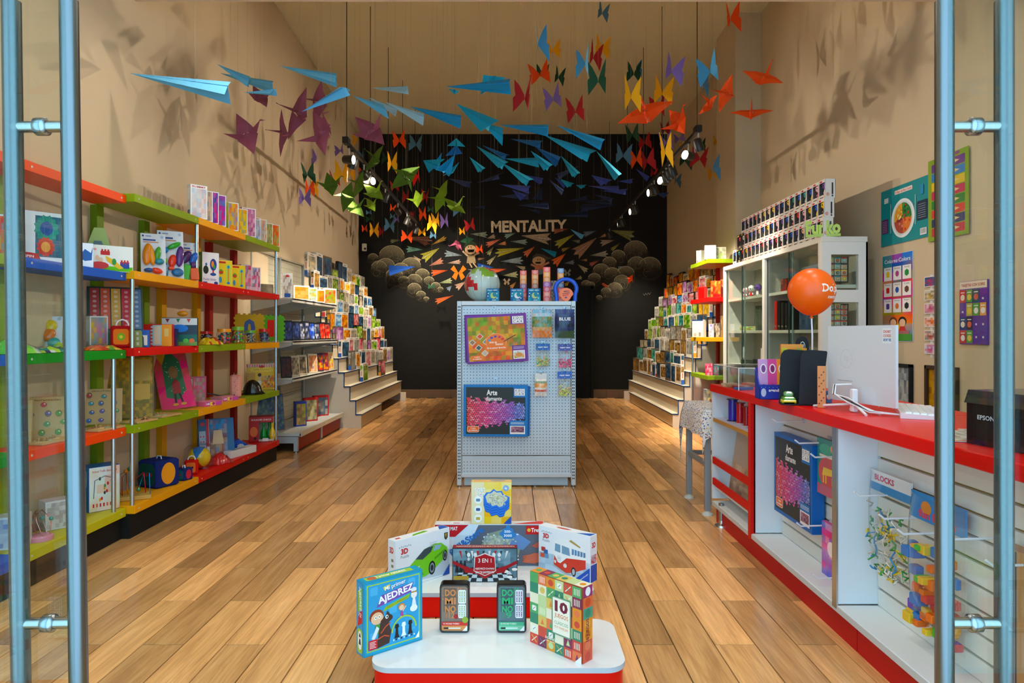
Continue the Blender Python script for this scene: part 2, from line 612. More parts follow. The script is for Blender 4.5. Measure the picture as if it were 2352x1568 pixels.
# skirting tiles along the back wall
sk = thing('baseboard_back', 'brown tile skirting along the black wall', 'baseboard')
del sk['category']
struct(sk)
for i in range(10):
	x0 = -3.0 + i * 0.6
	if x0 > 1.5 - .6 and x0 < 0.68:
		continue
	hull_box('skirting_tile', 'skirt', x0 + .002, x0 + .598, YB - .012, YB, 0, .165, '#6d5844', sk)
# the dark door in the back wall
dr = thing('door_3', 'dark panel door in the black back wall', 'door')
del dr['category']
struct(dr)
hull_box('door_leaf', 'darkdoor', 0.70, 1.50, YB - .05, YB, 0.01, 2.11, '#15181a', dr)
hull_box('door_frame', 'board', 1.50, 1.55, YB - .07, YB, 0, 2.16, '#1c1b19', dr)
hull_box('door_head', 'board', 0.68, 1.55, YB - .07, YB, 2.11, 2.16, '#1c1b19', dr)
# shop front: fixed panes either side of the open doors, transom above
for i, (x0, x1, z0, z1) in enumerate(((-2.48, -0.93, 0.02, 2.3), (0.93, 2.96, 0.02, 2.3), (-2.48, 2.96, 2.36, 3.55))):
	w = thing('window_%d' % (i + 1), 'shop front glass', 'window')
	del w['category']
	struct(w)
	hull_box('pane', 'glass', x0 + .03, x1 - .03, .48, .49, z0 + .03, z1 - .03, '#ffffff', w)
	b = MB()
	for q in ((x0, x1, z0, z0 + .03), (x0, x1, z1 - .03, z1), (x0, x0 + .03, z0, z1), (x1 - .03, x1, z0, z1)):
		b.box(q[0], q[1], .46, .51, q[2], q[3], C('#9aa0a4'))
	b.build('window_frame', 'metal', w)
# the two open glass doors with their paired tubular handles
def glass_door(i, x, tilt, bx):
	d = thing('door_%d' % i, 'open glass door with steel handles', 'door', (x, 0, 0))
	del d['category']
	struct(d)
	d.rotation_euler = (0, tilt, 0)
	hull_box('pane', 'doorglass', -.006, .006, .47, 1.375, .03, 2.3, '#ffffff', d)
	hull_box('bottom_rail', 'metal', -.012, .012, .47, 1.375, .01, .09, '#a8b0b2', d)
	for sx in (-1, 1):
		b = MB()
		b.tube([(sx * bx, 1.27, .47), (sx * bx, 1.27, 1.868)], .0163, C('#7e8688'), 28)
		b.build('handle_bar', 'metal', d)
	for z in (1.634, .711):
		b = MB()
		b.tube([(-bx, 1.27, z), (bx, 1.27, z)], .0105, C('#b8b8b0'), 20)
		q = b.build('standoff', 'metal', d)
		b = MB()
		b.tube([(-.012, 1.27, z), (-.009, 1.27, z), (.009, 1.27, z), (.012, 1.27, z)], [.0125, .0165, .0165, .0125], C('#a9b4b8'), 20)
		b.build('collar', 'metal', q)
	return d
glass_door(1, -.871 + .0185, math.radians(-.84), .0535)
glass_door(2, .8585, 0.0, .0555)
# downlights out of view in the soffit, added to light the front of the shop
def downlight(x, y, i):
	t = thing('added_downlight', 'unseen added downlight in the front ceiling, %s row, %s side' % (ORD[i], 'left' if x < 0 else ('right' if x > 0 else 'middle')), 'ceiling light', (x, y, SOF_Z), group='unseen downlights added in the front ceiling')
	b = MB()
	b.lathe([(.085, 0), (.085, -.008), (.065, -.012), (.062, -.004)], 20, C('#e8e4da'))
	b.build('trim_ring', 'plastic', t)
	b = MB()
	b.lathe([(.062, -.004), (.0001, -.004)], 20, C('#ffffff'))
	b.build('lens', 'down', t)
	L = bpy.data.lights.new('downlight', 'AREA')
	L.shape = 'DISK'
	L.size = .12
	L.energy = DOWN_W
	L.color = (1.0, 0.93, 0.84)
	L.spread = math.radians(150)
	o = bpy.data.objects.new('added_downlight_beam', L)
	COL.objects.link(o)
	o.parent = t
	o.location = (0, 0, -.02)
for j, y in enumerate((1.5, 2.9, 4.3)):
	for x in (-1.7, 0.0, 1.7):
		downlight(x, y, j)
# ------------------------------------------------------------------ left colour shelving: five units against the left wall
LEV = [0.20, 0.69, 1.16, 1.63, 2.10]                 # tops of the boards, lowest first
TH = 0.05
UNITS = [  # name, y0, y1, front x, colours lowest to highest, uprights colour
	('nearest', 2.42, 3.285, -2.35, (BLU, GRN, BLU, LIME, ORA), LIME),
	('second', 3.285, 4.15, -2.35, ('#c0bc14', ORA, GRN, BLU, ORA), LIME),
	('middle', 4.15, 5.00, -2.30, (YEL, LIME, RED, YEL, LIME), '#6f8a10'),
	('fourth', 5.00, 5.88, -2.30, (RED, YEL, LIME, RED, YEL), '#d2960c'),
	('farthest', 5.88, 6.73, -2.30, (RED, LIME, YEL, RED, LIME), '#a01c10')]
ULAB = ['orange-topped wall shelf unit nearest the left door', 'wall shelf unit with orange top and blue board under it',
		'wall shelf unit with lime top board and red middle board', 'wall shelf unit with yellow top board and yellow uprights',
		'wall shelf unit with lime top board and dark red uprights']
for k, (nm, y0, y1, xf, cols, up) in enumerate(UNITS):
	t = thing('wall_shelf_unit', ULAB[k], 'shelf', (xf, y0, 0), group='coloured wall shelf units on the left')
	back = wl((y0 + y1) / 2) + .05 - xf
	dz = -0.012 if k < 2 else 0.0
	for z, c in zip(LEV, cols):
		b = MB()
		b.box(back, 0, .003, y1 - y0 - .003, z + dz - TH, z + dz, C(c), bev=.002)
		s_ = b.build('shelf_board', 'paint', t)
		for yy in (.05, y1 - y0 - .05):
			b = MB()
			b.tube([(-.003, yy, z + dz - TH / 2), (.0012, yy, z + dz - TH / 2)], .006, C('#c9c4b8'), 10)
			b.build('screw_cap', 'plastic', s_)
	for yy in (.13, y1 - y0 - .13):
		xw = wl(y0 + yy) - xf
		b = MB()
		b.box(xw + .002, back + .001 if xw + .03 > back else xw + .045, yy - .035, yy + .035, .02, LEV[4] - .05, C(up))
		b.build('upright', 'paint', t)
	# near-black block filling the gap under the lowest board
	hull_box('base_block', 'matte', back, -.03, .0, y1 - y0, 0, LEV[0] - TH + dz, '#141310', t)
	if k >= 1:
		zz = {1: [(0, 1), (1, 2)], 2: [(0, 1), (1, 2), (2, 3)], 3: [(3, 4)], 4: [(0, 1), (1, 2), (2, 3), (3, 4)]}[k]
		yy = {1: y1 - y0 - .09, 2: .02, 3: .02, 4: y1 - y0 - .03}[k]
		for a, c in zz:
			b = MB()
			b.tube([(-.025, yy, LEV[a] + dz), (-.025, yy, LEV[c] + dz - TH)], .0135, C('#c2c6c8'), 14)
			b.build('pole', 'metal', t)
# ------------------------------------------------------------------ grey metal gondola on the left wall behind the shelves
GY = (7.15, 8.05, 8.95)
gon = thing('metal_gondola', 'grey perforated metal wall gondola with red kick plate on the left', 'display rack', (-2.25, 7.15, 0))
GB = -.50
for y in GY:
	b = MB()
	b.box(GB - .04, GB + .01, y - 7.15 - .022, y - 7.15 + .022, .02, 2.15, C('#8d9290'))
	b.build('post', 'powder', gon)
for i in range(2):
	for z in range(6):
		z0 = .2 + z * .322
		b = MB()
		b.box(GB - .03, GB - .015, i * .9 + .024, i * .9 + .876, z0, z0 + .316, C('#b9b49e'))
		pnl = b.build('back_panel', 'powder', gon)
		b = MB()
		for r in range(5):
			for q in range(17):
				y_ = i * .9 + .05 + q * .05
				zz = z0 + .03 + r * .065
				b.add([(GB - .0145, y_, zz - .005), (GB - .0145, y_ + .012, zz - .005), (GB - .0145, y_ + .012, zz + .005), (GB - .0145, y_, zz + .005)], C('#4a463c'))
		o = b.build('perforations', 'matte', pnl)
		o['kind'] = 'stuff'
	b = MB()
	b.box(GB - .04, GB + .012, i * .9 + .024, i * .9 + .876, 2.13, 2.15, C('#a7a08c'))
	b.build('top_rail', 'powder', gon)
	for z, d in ((1.62, -.06), (1.17, -.05), (.78, -.05)):
		b = MB()
		b.box(GB + .012, d, i * .9 + .004, i * .9 + .896, z - .02, z, C('#c8c6ba'), bev=.002)
		b.box(d - .012, d, i * .9 + .004, i * .9 + .896, z - .04, z - .005, C('#d2d0c6'))
		sh = b.build('shelf', 'powder', gon)
		for yy in (i * .9 + .006, i * .9 + .884):
			b = MB()
			b.prism([(GB + .012, yy, z - .021), (d - .02, yy, z - .021), (d - .02, yy, z - .05), (GB + .012, yy, z - .14)], (0, .008, 0), C('#b0b2ac'))
			b.build('bracket', 'powder', sh)
	b = MB()
	b.box(GB + .012, .03, i * .9 + .004, i * .9 + .896, .17, .2, C('#c8cac4'), bev=.002)
	b.box(.015, .035, i * .9 + .004, i * .9 + .896, .165, .215, C('#cfc9b4'))
	b.build('base_shelf', 'powder', gon)
	hull_box('kick_plate', 'paint', -.02, -.008, i * .9 + .03, i * .9 + .87, .02, .165, '#8c1410', gon)
for y in GY:
	b = MB()
	yy = y - 7.15
	b.prism([(GB, yy - .02, .165), (.0, yy - .02, .165), (.0, yy - .02, .015), (-.04, yy - .02, .015), (-.04, yy - .02, .10), (GB, yy - .02, .10)], (0, .04, 0), C('#aab4ba'))
	q = b.build('foot', 'powder', gon)
	b = MB()
	b.lathe([(.0001, .0), (.02, .0), (.02, .008), (.008, .01), (.008, .02)], 10, C('#b8b8b4'), c=(-.02, yy, 0))
	b.build('levelling_pad', 'metal', q)
# ------------------------------------------------------------------ stepped displays
SH, SD, NST = 0.184, 0.0765, 11
def stepped(name, label, xf, sgn, y0, y1, y1low):
	"""xf: front x of lowest step; sgn -1 = rises towards the left wall"""
	t = thing(name, label, 'display stand', (xf, y0, 0), group='stepped display stands')
	Lw = y1 - y0
	wood, blue = C('#d9cdb6'), C('#1c3f6e')
	# stepped end panel facing the shop front and a plain one at the back
	for yy in (0.0, Lw - .018):
		pts = [(0, 0)]
		for k in range(NST):
			pts += [(sgn * k * SD, (k + 1) * SH), (sgn * (k + 1) * SD, (k + 1) * SH)]
		pts += [(sgn * NST * SD, 0)]
		if yy > 0:
			pts = [(sgn * SD, .22)] + [(x, z) for x, z in pts[3:-1]] + [(sgn * NST * SD, .22)]
		b = MB()
		for k in range(NST if yy == 0 else 0):      # as vertical strips so the shape stays convex
			b.box(*sorted((sgn * k * SD, sgn * (k + 1) * SD)), yy, yy + .018, 0 if yy == 0 else .22, (k + 1) * SH - .012, C('#cdc4b2'))
		for k in range(1, NST if yy > 0 else 0):
			b.box(*sorted((sgn * k * SD, sgn * (k + 1) * SD)), yy, yy + .018, .02, (k + 1) * SH - .012, C('#cdc4b2'))
		b.build('end_panel', 'paint', t)
	for k in range(NST):
		L_ = (y1low - y0) if k == 0 else Lw
		a, c = sgn * k * SD, sgn * (k + 1) * SD
		x0, x1 = min(a - sgn * .012, c), max(a - sgn * .012, c)
		b = MB()
		b.box(x0, x1, -.004, L_, (k + 1) * SH - .012, (k + 1) * SH, wood)
		s_ = b.build('tread', 'paint', t)
		b = MB()          # blue edge band along the front and the near end
		fx = a - sgn * .0125
		b.box(min(fx, fx - sgn * .002), max(fx, fx - sgn * .002), -.006, L_, (k + 1) * SH - .015, (k + 1) * SH - .001, blue)
		b.box(x0, x1, -.007, -.004, (k + 1) * SH - .016, (k + 1) * SH, blue)
		b.box(min(a, a - sgn * .012), max(a, a - sgn * .012), -.007, -.004, k * SH if k else 10, (k + 1) * SH if k else 10.01, blue)
		b.build('edge_band', 'paint', s_)
		if k == 0:
			b = MB()
			b.box(min(a, a + sgn * .012), max(a, a + sgn * .012), .018, L_, .01, SH - .012, C('#b9a98c'))
			b.build('riser', 'paint', t)
		else:
			nseg = 2
			for j in range(nseg):
				ya = .018 + (L_ - .018) * j / nseg
				yb = .018 + (L_ - .018) * (j + 1) / nseg - .003
				b = MB()
				b.box(min(a, a + sgn * .012), max(a, a + sgn * .012), ya, yb, k * SH if k > 1 else SH - .03, (k + 1) * SH - .012, C('#d6c8ac'))
				b.build('riser', 'paint', t)
	# small foot block at the far end
	b = MB()
	b.box(min(sgn * SD - sgn * .1, sgn * SD), max(sgn * SD - sgn * .1, sgn * SD), Lw - .1, Lw - .06, 0, .16, C('#ddd4c4'))
	b.build('foot', 'paint', t)
	return t
ST_L = stepped('stepped_stand', 'stepped stand with blue edges on the left before the black wall', -2.0, -1, 9.0, 12.70, 10.4)
ST_R = stepped('stepped_stand', 'stepped stand with blue edges on the right before the black wall', 2.12, 1, 9.05, 12.95, 12.4)
# ------------------------------------------------------------------ pegboard gondola in the middle of the shop
PGY = 5.52
PX0, PX1 = -.450, .506
peg = thing('pegboard_rack', 'tall grey pegboard rack in the middle of the floor', 'display rack', (0, PGY, 0))
for x in (PX0 + .016, PX1 - .016):
	b = MB()
	b.box(x - .018, x + .018, 0.0, .05, .02, 1.51, C('#c3cfd6'), bev=.003)
	p_ = b.build('slotted_post', 'powder', peg)
	b = MB()
	for q in range(56):
		z = .07 + q * .0252
		for dx in (-.006, .006):
			b.add([(x + dx - .0035, -.0006, z), (x + dx + .0035, -.0006, z), (x + dx + .0035, -.0006, z + .013), (x + dx - .0035, -.0006, z + .013)], C('#1c1e20'))
	o = b.build('slots', 'matte', p_)
	o['kind'] = 'stuff'
	b = MB()
	b.lathe([(.0001, 0), (.019, 0), (.019, .008), (.007, .01), (.007, .022)], 12, C('#b9bcbc'), c=(x, .025, 0))
	b.build('levelling_foot', 'metal', peg)
b = MB()
b.box(PX0 + .034, PX1 - .034, .0, .4, 1.475, 1.51, C('#ccd3d4'), bev=.003)
b.build('top_cap', 'powder', peg)
for z0, z1 in ((.115, .255), (.262, 1.472)):
	b = MB()
	b.box(PX0 + .037, PX1 - .037, .012, .03, z0, z1, C('#bfcdd6'), bev=.002)
	p_ = b.build('pegboard_panel', 'powder', peg)
	b = MB()
	nx = 34
	for r in range(int((z1 - z0 - .02) / .0253)):
		z = z0 + .016 + r * .0253
		for q in range(nx):
			x = PX0 + .055 + q * (PX1 - PX0 - .11) / (nx - 1)
			b.add([(x + .0036 * math.cos(a_), .0113, z + .0036 * math.sin(a_)) for a_ in (0, 1.047, 2.094, 3.142, 4.189, 5.236)], C('#14171a'))
	o = b.build('peg_holes', 'matte', p_)
	o['kind'] = 'stuff'
hull_box('base_lip', 'powder', PX0 + .034, PX1 - .034, -.004, .03, .085, .118, '#c3d0d8', peg, bev=.003)
hull_box('kick_plate', 'powder', PX0 + .055, PX1 - .06, .03, .045, .015, .085, '#a9c0cc', peg)
for x in (-.30, .18, .42):
	b = MB()
	b.lathe([(.0001, 0), (.016, 0), (.016, .008), (.006, .01), (.006, .02)], 10, C('#b9bcbc'), c=(x, .05, 0))
	b.build('levelling_foot', 'metal', peg)
hull_box('rear_frame', 'powder', PX0 + .01, PX1 - .01, .34, .39, .02, 1.47, '#b4bec4', peg)
# ------------------------------------------------------------------ right: shelf unit on the pilaster
t = thing('wall_shelf_unit', 'narrow shelf unit with red uprights on the right pillar', 'shelf', (2.33, 8.17, 0), group='coloured wall shelf units on the right')
for z, c in ((2.14, LIME), (1.68, RED), (1.20, '#d8a40c'), (.74, '#7c9a10'), (.27, RED)):
	b = MB()
	b.box(0, .335, 0, .78, z - .05, z, C(c), bev=.002)
	b.build('shelf_board', 'paint', t)
for y in (.08, .66):
	b = MB()
	b.box(.305, .338, y - .035, y + .035, .02, 2.10, C('#9c1a10'))
	b.build('upright', 'paint', t)
b = MB()
b.tube([(.02, .76, .27), (.02, .76, 1.15)], .011, C('#c2c6c8'), 12)
b.build('pole', 'metal', t)
RSH = t
# ------------------------------------------------------------------ white display cabinet with glass doors
KX0, KX1, KY0, KY1, KZ = 2.49, 2.86, 5.50, 8.08, 2.03
cab = thing('display_cabinet', 'tall white display cabinet with sliding glass doors on the right', 'cabinet', (KX0, KY0, 0))
wh = C('#ddd9cf')
dx, dy = KX1 - KX0, KY1 - KY0
hull_box('top_panel', 'paint', 0, dx, .0, dy, KZ - .045, KZ, '#dedad0', cab, bev=.003)
hull_box('bottom_panel', 'paint', 0, dx, 0, dy, .08, .13, '#dedad0', cab)
hull_box('back_panel', 'paint', dx - .015, dx, .0, dy, .13, KZ - .045, '#b9b6a4', cab)
hull_box('base_block', 'paint', .02, dx, .02, dy, 0, .08, '#bbb7ac', cab)
for y in (0.0, dy - .04):
	if y == 0:
		continue
	hull_box('side_panel', 'paint', 0, dx, y, y + .04, .13, KZ - .045, '#dedad0', cab)
# near end: a framed side with two glazed openings
for q in ((0, .075, .13, KZ - .045), (dx - .075, dx, .13, KZ - .045)):
	hull_box('side_stile', 'paint', q[0], q[1], 0, .04, q[2], q[3], '#e2e0da', cab)
for z0, z1 in ((KZ - .145, KZ - .045), (1.50, 1.60), (.95, 1.05), (.13, .28)):
	hull_box('side_rail', 'paint', .075, dx - .075, 0, .04, z0, z1, '#e2e0da', cab)
for z0, z1 in ((1.60, KZ - .145), (1.05, 1.50), (.28, .95)):
	hull_box('side_pane', 'glass', .075, dx - .075, .018, .023, z0, z1, '#ffffff', cab)
hull_box('mullion', 'paint', 0, .05, dy * .5 - .03, dy * .5 + .03, .13, KZ - .045, '#dedad0', cab)
hull_box('front_stile', 'paint', 0, .05, 0.04, .07, .13, KZ - .045, '#dedad0', cab)
hull_box('divider', 'paint', .05, dx - .015, dy * .5 - .008, dy * .5 + .008, .13, KZ - .045, '#cfcabc', cab)
for z in (1.645, 1.28, .90):
	for y0, y1 in ((.045, dy * .5 - .01), (dy * .5 + .01, dy - .045)):
		hull_box('shelf', 'paint', .045, dx - .015, y0, y1, z - .028, z, '#cdcabc', cab)
for y0, y1, x in ((.07, dy * .27, .012), (dy * .25, dy * .5 - .03, .028), (dy * .5 + .03, dy * .76, .012), (dy * .74, dy - .04, .028)):
	b = MB()
	b.box(x, x + .006, y0, y1, .135, KZ - .05, C('#ffffff'))
	gd = b.build('glass_door', 'glass', cab)
	b = MB()
	b.box(x - .002, x + .008, y0, y0 + .008, .135, KZ - .05, C('#9fb6ac'))
	b.box(x - .002, x + .008, y1 - .008, y1, .135, KZ - .05, C('#2f4038'))
	b.build('door_edge', 'plastic', gd)
	b = MB()
	b.box(x - .008, x - .001, y0 + .01, y0 + .05, .98, 1.10, C('#d9dcd6'))
	b.build('finger_grip', 'plastic', gd)
# ------------------------------------------------------------------ sales counter with red top and slatwall front
QX, QY1 = 1.33, 4.58
ctr = thing('sales_counter', 'long white sales counter with red top and slatted front', 'counter', (QX, 1.3, 0))
Y_ = lambda y: y - 1.3
for y0, y1 in ((1.3, 2.83), (2.833, QY1)):
	b = MB()
	b.box(-.01, .62, Y_(y0), Y_(y1), .862, .91, C('#e00c04'), bev=.003)
	b.build('counter_top', 'lacquer', ctr)
hull_box('end_panel', 'paint', .0, .58, Y_(QY1) - .03, Y_(QY1) - .012, .15, .862, '#dfe6ec', ctr)
hull_box('partition', 'paint', .012, .18, Y_(3.80), Y_(3.82), .14, .862, '#e4eaef', ctr)
hull_box('partition', 'paint', .0, .18, Y_(2.80), Y_(2.835), .14, .862, '#e4eaef', ctr)
hull_box('partition_edge', 'metal', -.004, .003, Y_(2.798), Y_(2.837), .12, .862, '#b9c4ca', ctr)
hull_box('red_post', 'paint', -.006, .02, Y_(3.80), Y_(3.845), .10, .862, RED, ctr)
hull_box('rear_panel', 'paint', .185, .20, 0, Y_(QY1) - .012, .14, .862, '#b08a4a', ctr)
hull_box('inner_body', 'paint', .20, .58, 0, Y_(QY1) - .03, .05, .862, '#c9c4ba', ctr)
for y0, y1 in ((1.3, 2.80), (2.835, 3.80), (3.82, QY1 - .03)):
	hull_box('base_board', 'paint', .0, .19, Y_(y0), Y_(y1), .105, .135, '#e9ebe8', ctr, bev=.002)
for y0, y1 in ((1.3, 2.675), (2.68, QY1 - .05)):
	hull_box('kick_plate', 'paint', .02, .035, Y_(y0), Y_(y1), .0, .105, '#c01218', ctr)
hull_box('base_edge', 'paint', -.003, .0, 0, Y_(QY1) - .03, .108, .132, '#c9cfd0', ctr)
# each slat is a board, a groove of bare fibreboard between them
for y0, y1 in ((1.3, 2.80), (2.835, 3.80), (3.82, QY1 - .03)):
	z = .136
	k = 0
	while z < .855:
		z1 = min(z + .0665, .862)
		b = MB()
		b.box(.166, .186, Y_(y0) + .001, Y_(y1) - .001, z, z1, C('#e8e6dc'), bev=.0015)
		b.build('slat', 'paint', ctr)
		z += .0765
		k += 1
# open bay at the far end: shelf, two red rails
hull_box('bay_shelf', 'paint', .004, .165, Y_(3.845), Y_(QY1) - .03, .665, .69, '#c9d0e0', ctr, front=C('#c9d0e0'), left=C('#c08a3a'))
for z in (.43, .29):
	b = MB()
	b.box(.0, .016, Y_(3.845), Y_(QY1) - .03, z - .045, z, C(RED), bev=.002)
	b.build('red_rail', 'paint', ctr)
hull_box('sloped_tray', 'paint', .016, .165, Y_(3.845), Y_(QY1) - .03, .22, .232, '#dfe6ec', ctr)
b = MB()
b.tube([(.02, Y_(4.42), .03), (.02, Y_(4.42), .15)], .018, C('#9fa8ac'), 14)
b.lathe([(.0001, 0), (.045, 0), (.042, .012), (.02, .022), (.018, .04)], 18, C('#d6d8d2'), c=(.02, Y_(4.42), 0))
b.build('leg', 'metal', ctr)
# ------------------------------------------------------------------ cloth-covered side table at the far end of the counter
tb = thing('side_table', 'small metal-legged table beyond the far end of the counter', 'table', (1.34, 4.66, 0))
hull_box('table_top', 'paint', -.03, .55, 0, .56, .715, .737, '#c9c4ba', tb, bev=.003)
for x, y in ((0, .53), (.5, .53), (.5, .04), (0, .04)):
	b = MB()
	b.box(x - .02, x + .02, y - .02, y + .02, .03, .715, C('#9aa2a8'), bev=.003)
	q = b.build('leg', 'powder', tb)
	b = MB()
	b.lathe([(.0001, 0), (.04, 0), (.038, .012), (.018, .022), (.016, .035)], 16, C('#dadcd4'), c=(x, y, 0))
	b.build('foot', 'plastic', q)
hull_box('stretcher', 'powder', -.012, .512, .515, .545, .33, .36, '#8f979d', tb)
hull_box('stretcher', 'powder', -.015, .015, .06, .51, .33, .36, '#8f979d', tb)
# the cloth: top sheet, front drop with a hanging corner
b = MB()
N = 14
P, fs = [], []
for i in range(N + 1):
	for j in range(N + 1):
		u, v = i / N, j / N
		x, y = -.14 + .78 * u, -.13 + .82 * v
		xo, yo = max(0, -.035 - x), max(0, y - .565)
		yn = max(0, -.005 - y)
		drop = 0.0
		cx = max(x, -.035) - .25 * 0
		if xo or yo or yn:
			drop = xo * 1.7 + yo * 1.6 + yn * 1.6 + .55 * min(xo, max(yo, yn)) * 2
			drop += .018 * math.sin(9 * u * 6 + 3 * v) * min(1, drop * 8)
		px = max(x, -.045) + (-xo * .15) + .012 * math.sin(14 * v) * min(1, xo * 10)
		py = min(max(y, -.008), .572) + yo * .12 - yn * .1
		P.append((px, py, .741 - drop))
for i in range(N):
	for j in range(N):
		fs.append((i * (N + 1) + j, (i + 1) * (N + 1) + j, (i + 1) * (N + 1) + j + 1, i * (N + 1) + j + 1))
b.mesh(P, fs, C('#e6e2de'), 0, True)
tag(b.build('tablecloth', 'dots', None, (1.34, 4.66, 0)), 'white cloth with tiny coloured dots draped over the small table', 'tablecloth')
# ------------------------------------------------------------------ the two low display podiums
def podium(label, cx, y0, w, d, h, r):
	t = thing('display_podium', label, 'podium', (cx, y0, 0), group='low red and white podiums')
	def outline(ins):
		P = []
		for X, Y, a in ((w / 2 - r, r, -90), (w / 2 - r, d - r, 0), (-w / 2 + r, d - r, 90), (-w / 2 + r, r, 180)):
			for k in range(9):
				q = math.radians(a + k * 11.25)
				P.append((X + (r - ins) * math.cos(q), Y + (r - ins) * math.sin(q)))
		return P
	b = MB()
	b.prism([(x, y, .004) for x, y in outline(.008)], (0, 0, h - .022), C('#e8140c'), smooth=True)
	b.build('red_body', 'lacquer', t)
	b = MB()
	b.prism([(x, y, h - .018) for x, y in outline(0)], (0, 0, .018), C('#f0f0ec'), side=C('#b9c9d2'), smooth=True)
	b.build('white_top', 'plastic', t)
PZ = .1125
podium('white-topped red podium in front with chess and domino games on it', -.05, 2.32, .885, .40, PZ, .075)
podium('white-topped red podium behind with the puzzle boxes on it', -.105, 2.99, .93, .42, PZ, .05)
# ------------------------------------------------------------------ ceiling track lights
TRK = [('left', -1.68, 6.88, 11.9, 3.16), ('right', 1.76, 6.5, 12.6, 3.16)]
for nm, x, y0, y1, z in TRK:
	t = thing('light_track', 'black lighting track hung on cables on the %s side' % nm, 'light track', (x, y0, z), group='hanging light tracks')
	b = MB()
	b.box(-.018, .018, 0, y1 - y0, 0, .034, C('#1a1815'), bev=.003)
	b.build('rail', 'powder', t)
	hull_box('power_feed', 'powder', -.03, .03, -.05, .06, -.005, .06, '#15130f', t, bev=.004)
	for y in ((0.02, 8.05, 9.2, 10.4, 11.75) if nm == 'left' else (0.02, 8.05, 9.2, 10.5, 12.4)):
		yy = y if y < 1 else y - y0
		b = MB()
		b.tube([(0, yy, .034), (0, yy, ZC - z)], .0042, C('#2a2620'), 6)
		b.build('cable', 'powder', t)
HEADS_L = [(802, 1, -.9), (836, -1, .2), (803, 1, .5), (846, 1, -.5), (841, -1, .9), (885, 1, .6), (914, -1, .4), (936, 1, .3), (935, -1, .6), (955, 1, .5)]
HEADS_R = [(1604, 1, .6), (1581, -1, -.5), (1545, -1, .6), (1539, 1, .5), (1524, -1, -.2), (1531, 1, .6), (1503, -1, .5), (1502, 1, -.6), (1459, -1, .6), (1454, 1, -.8), (1426, -1, .4), (1429, 1, .8), (1400, -1, .5)]
def spot(x, y, z, side, aim, label, k, energy):
	"""side: which way the head leans (+1 right); aim: target point"""
	t = thing('track_spotlight', label, 'spotlight', (x, y, z), group='spotlights on the tracks')
	c0 = Vector((.0, 0, -.13))
	d = (Vector(aim) - (Vector((x, y, z)) + c0)).normalized()
	b = MB()
	b.tube([(0, 0, 0), (0, 0, -.09)], .008, C('#b9b4a8'), 8)
	b.box(-.014, .014, -.03, .03, -.012, 0, C('#171512'))
	b.build('stem', 'powder', t)
	b = MB()
	q = c0 - d * .055
	b.tube([q - d * .012, q, c0 + d * .045, c0 + d * .052], [.03, .043, .047, .047], C('#201d18'), 18, caps=False)
	b.tube([q - d * .0125, q - d * .0120], [.0301, .0301], C('#201d18'), 18)
	b.build('housing', 'powder', t)
	b = MB()
	b.tube([c0 + d * .044, c0 + d * .048], [.043, .043], C('#ffffff'), 18)
	b.build('lens', 'lamp', t)
	L = bpy.data.lights.new('spot', 'SPOT')
	L.energy = energy
	L.color = (1.0, .89, .73)
	L.spot_size = math.radians(72)
	L.spot_blend = 1.0
	L.shadow_soft_size = .035
	o = bpy.data.objects.new('spot_beam', L)
	COL.objects.link(o)
	o.parent = t
	o.location = c0 + d * .06
	o.rotation_euler = d.to_track_quat('-Z', 'Y').to_euler()
for nm, x, hs in (('left', -1.68, HEADS_L), ('right', 1.76, HEADS_R)):
	ys = sorted(abs(x) * F / abs(px - CX) for px, _, _ in hs)
	prev = -9
	for i, (px, side, aim) in enumerate(sorted(hs, key=lambda q: -abs(q[0] - CX))):
		y = abs(x) * F / abs(px - CX)
		y = max(y, prev + .16)
		prev = y
		sgn = -1 if x < 0 else 1
		# aim: positive -> towards its own wall and forwards, negative -> across the room
		# heads wash their own wall, the stepped stands, the chalk wall and, across the room, the far wall above the paper birds
		if aim > .45:
			tgt = (sgn * 2.5, y + .5, 1.1)
		elif aim > 0:
			tgt = (-sgn * 2.85, y + .5, 2.7) if i % 2 else (sgn * 1.2, YB, 1.9)
		elif aim > -.6:
			tgt = (-sgn * 2.8, y - 3.0, 3.2)
		else:
			tgt = (-sgn * 2.8, y - 1.0, 2.6)
		y = min(y, 11.85 if x < 0 else 12.55)
		spot(x, y, 3.16, side, tgt, '%s black spotlight from the shop front on the %s track' % (ORD[i], nm), i, SPOT_W * (.85 if aim > .45 else (1 if aim > 0 else .8)))
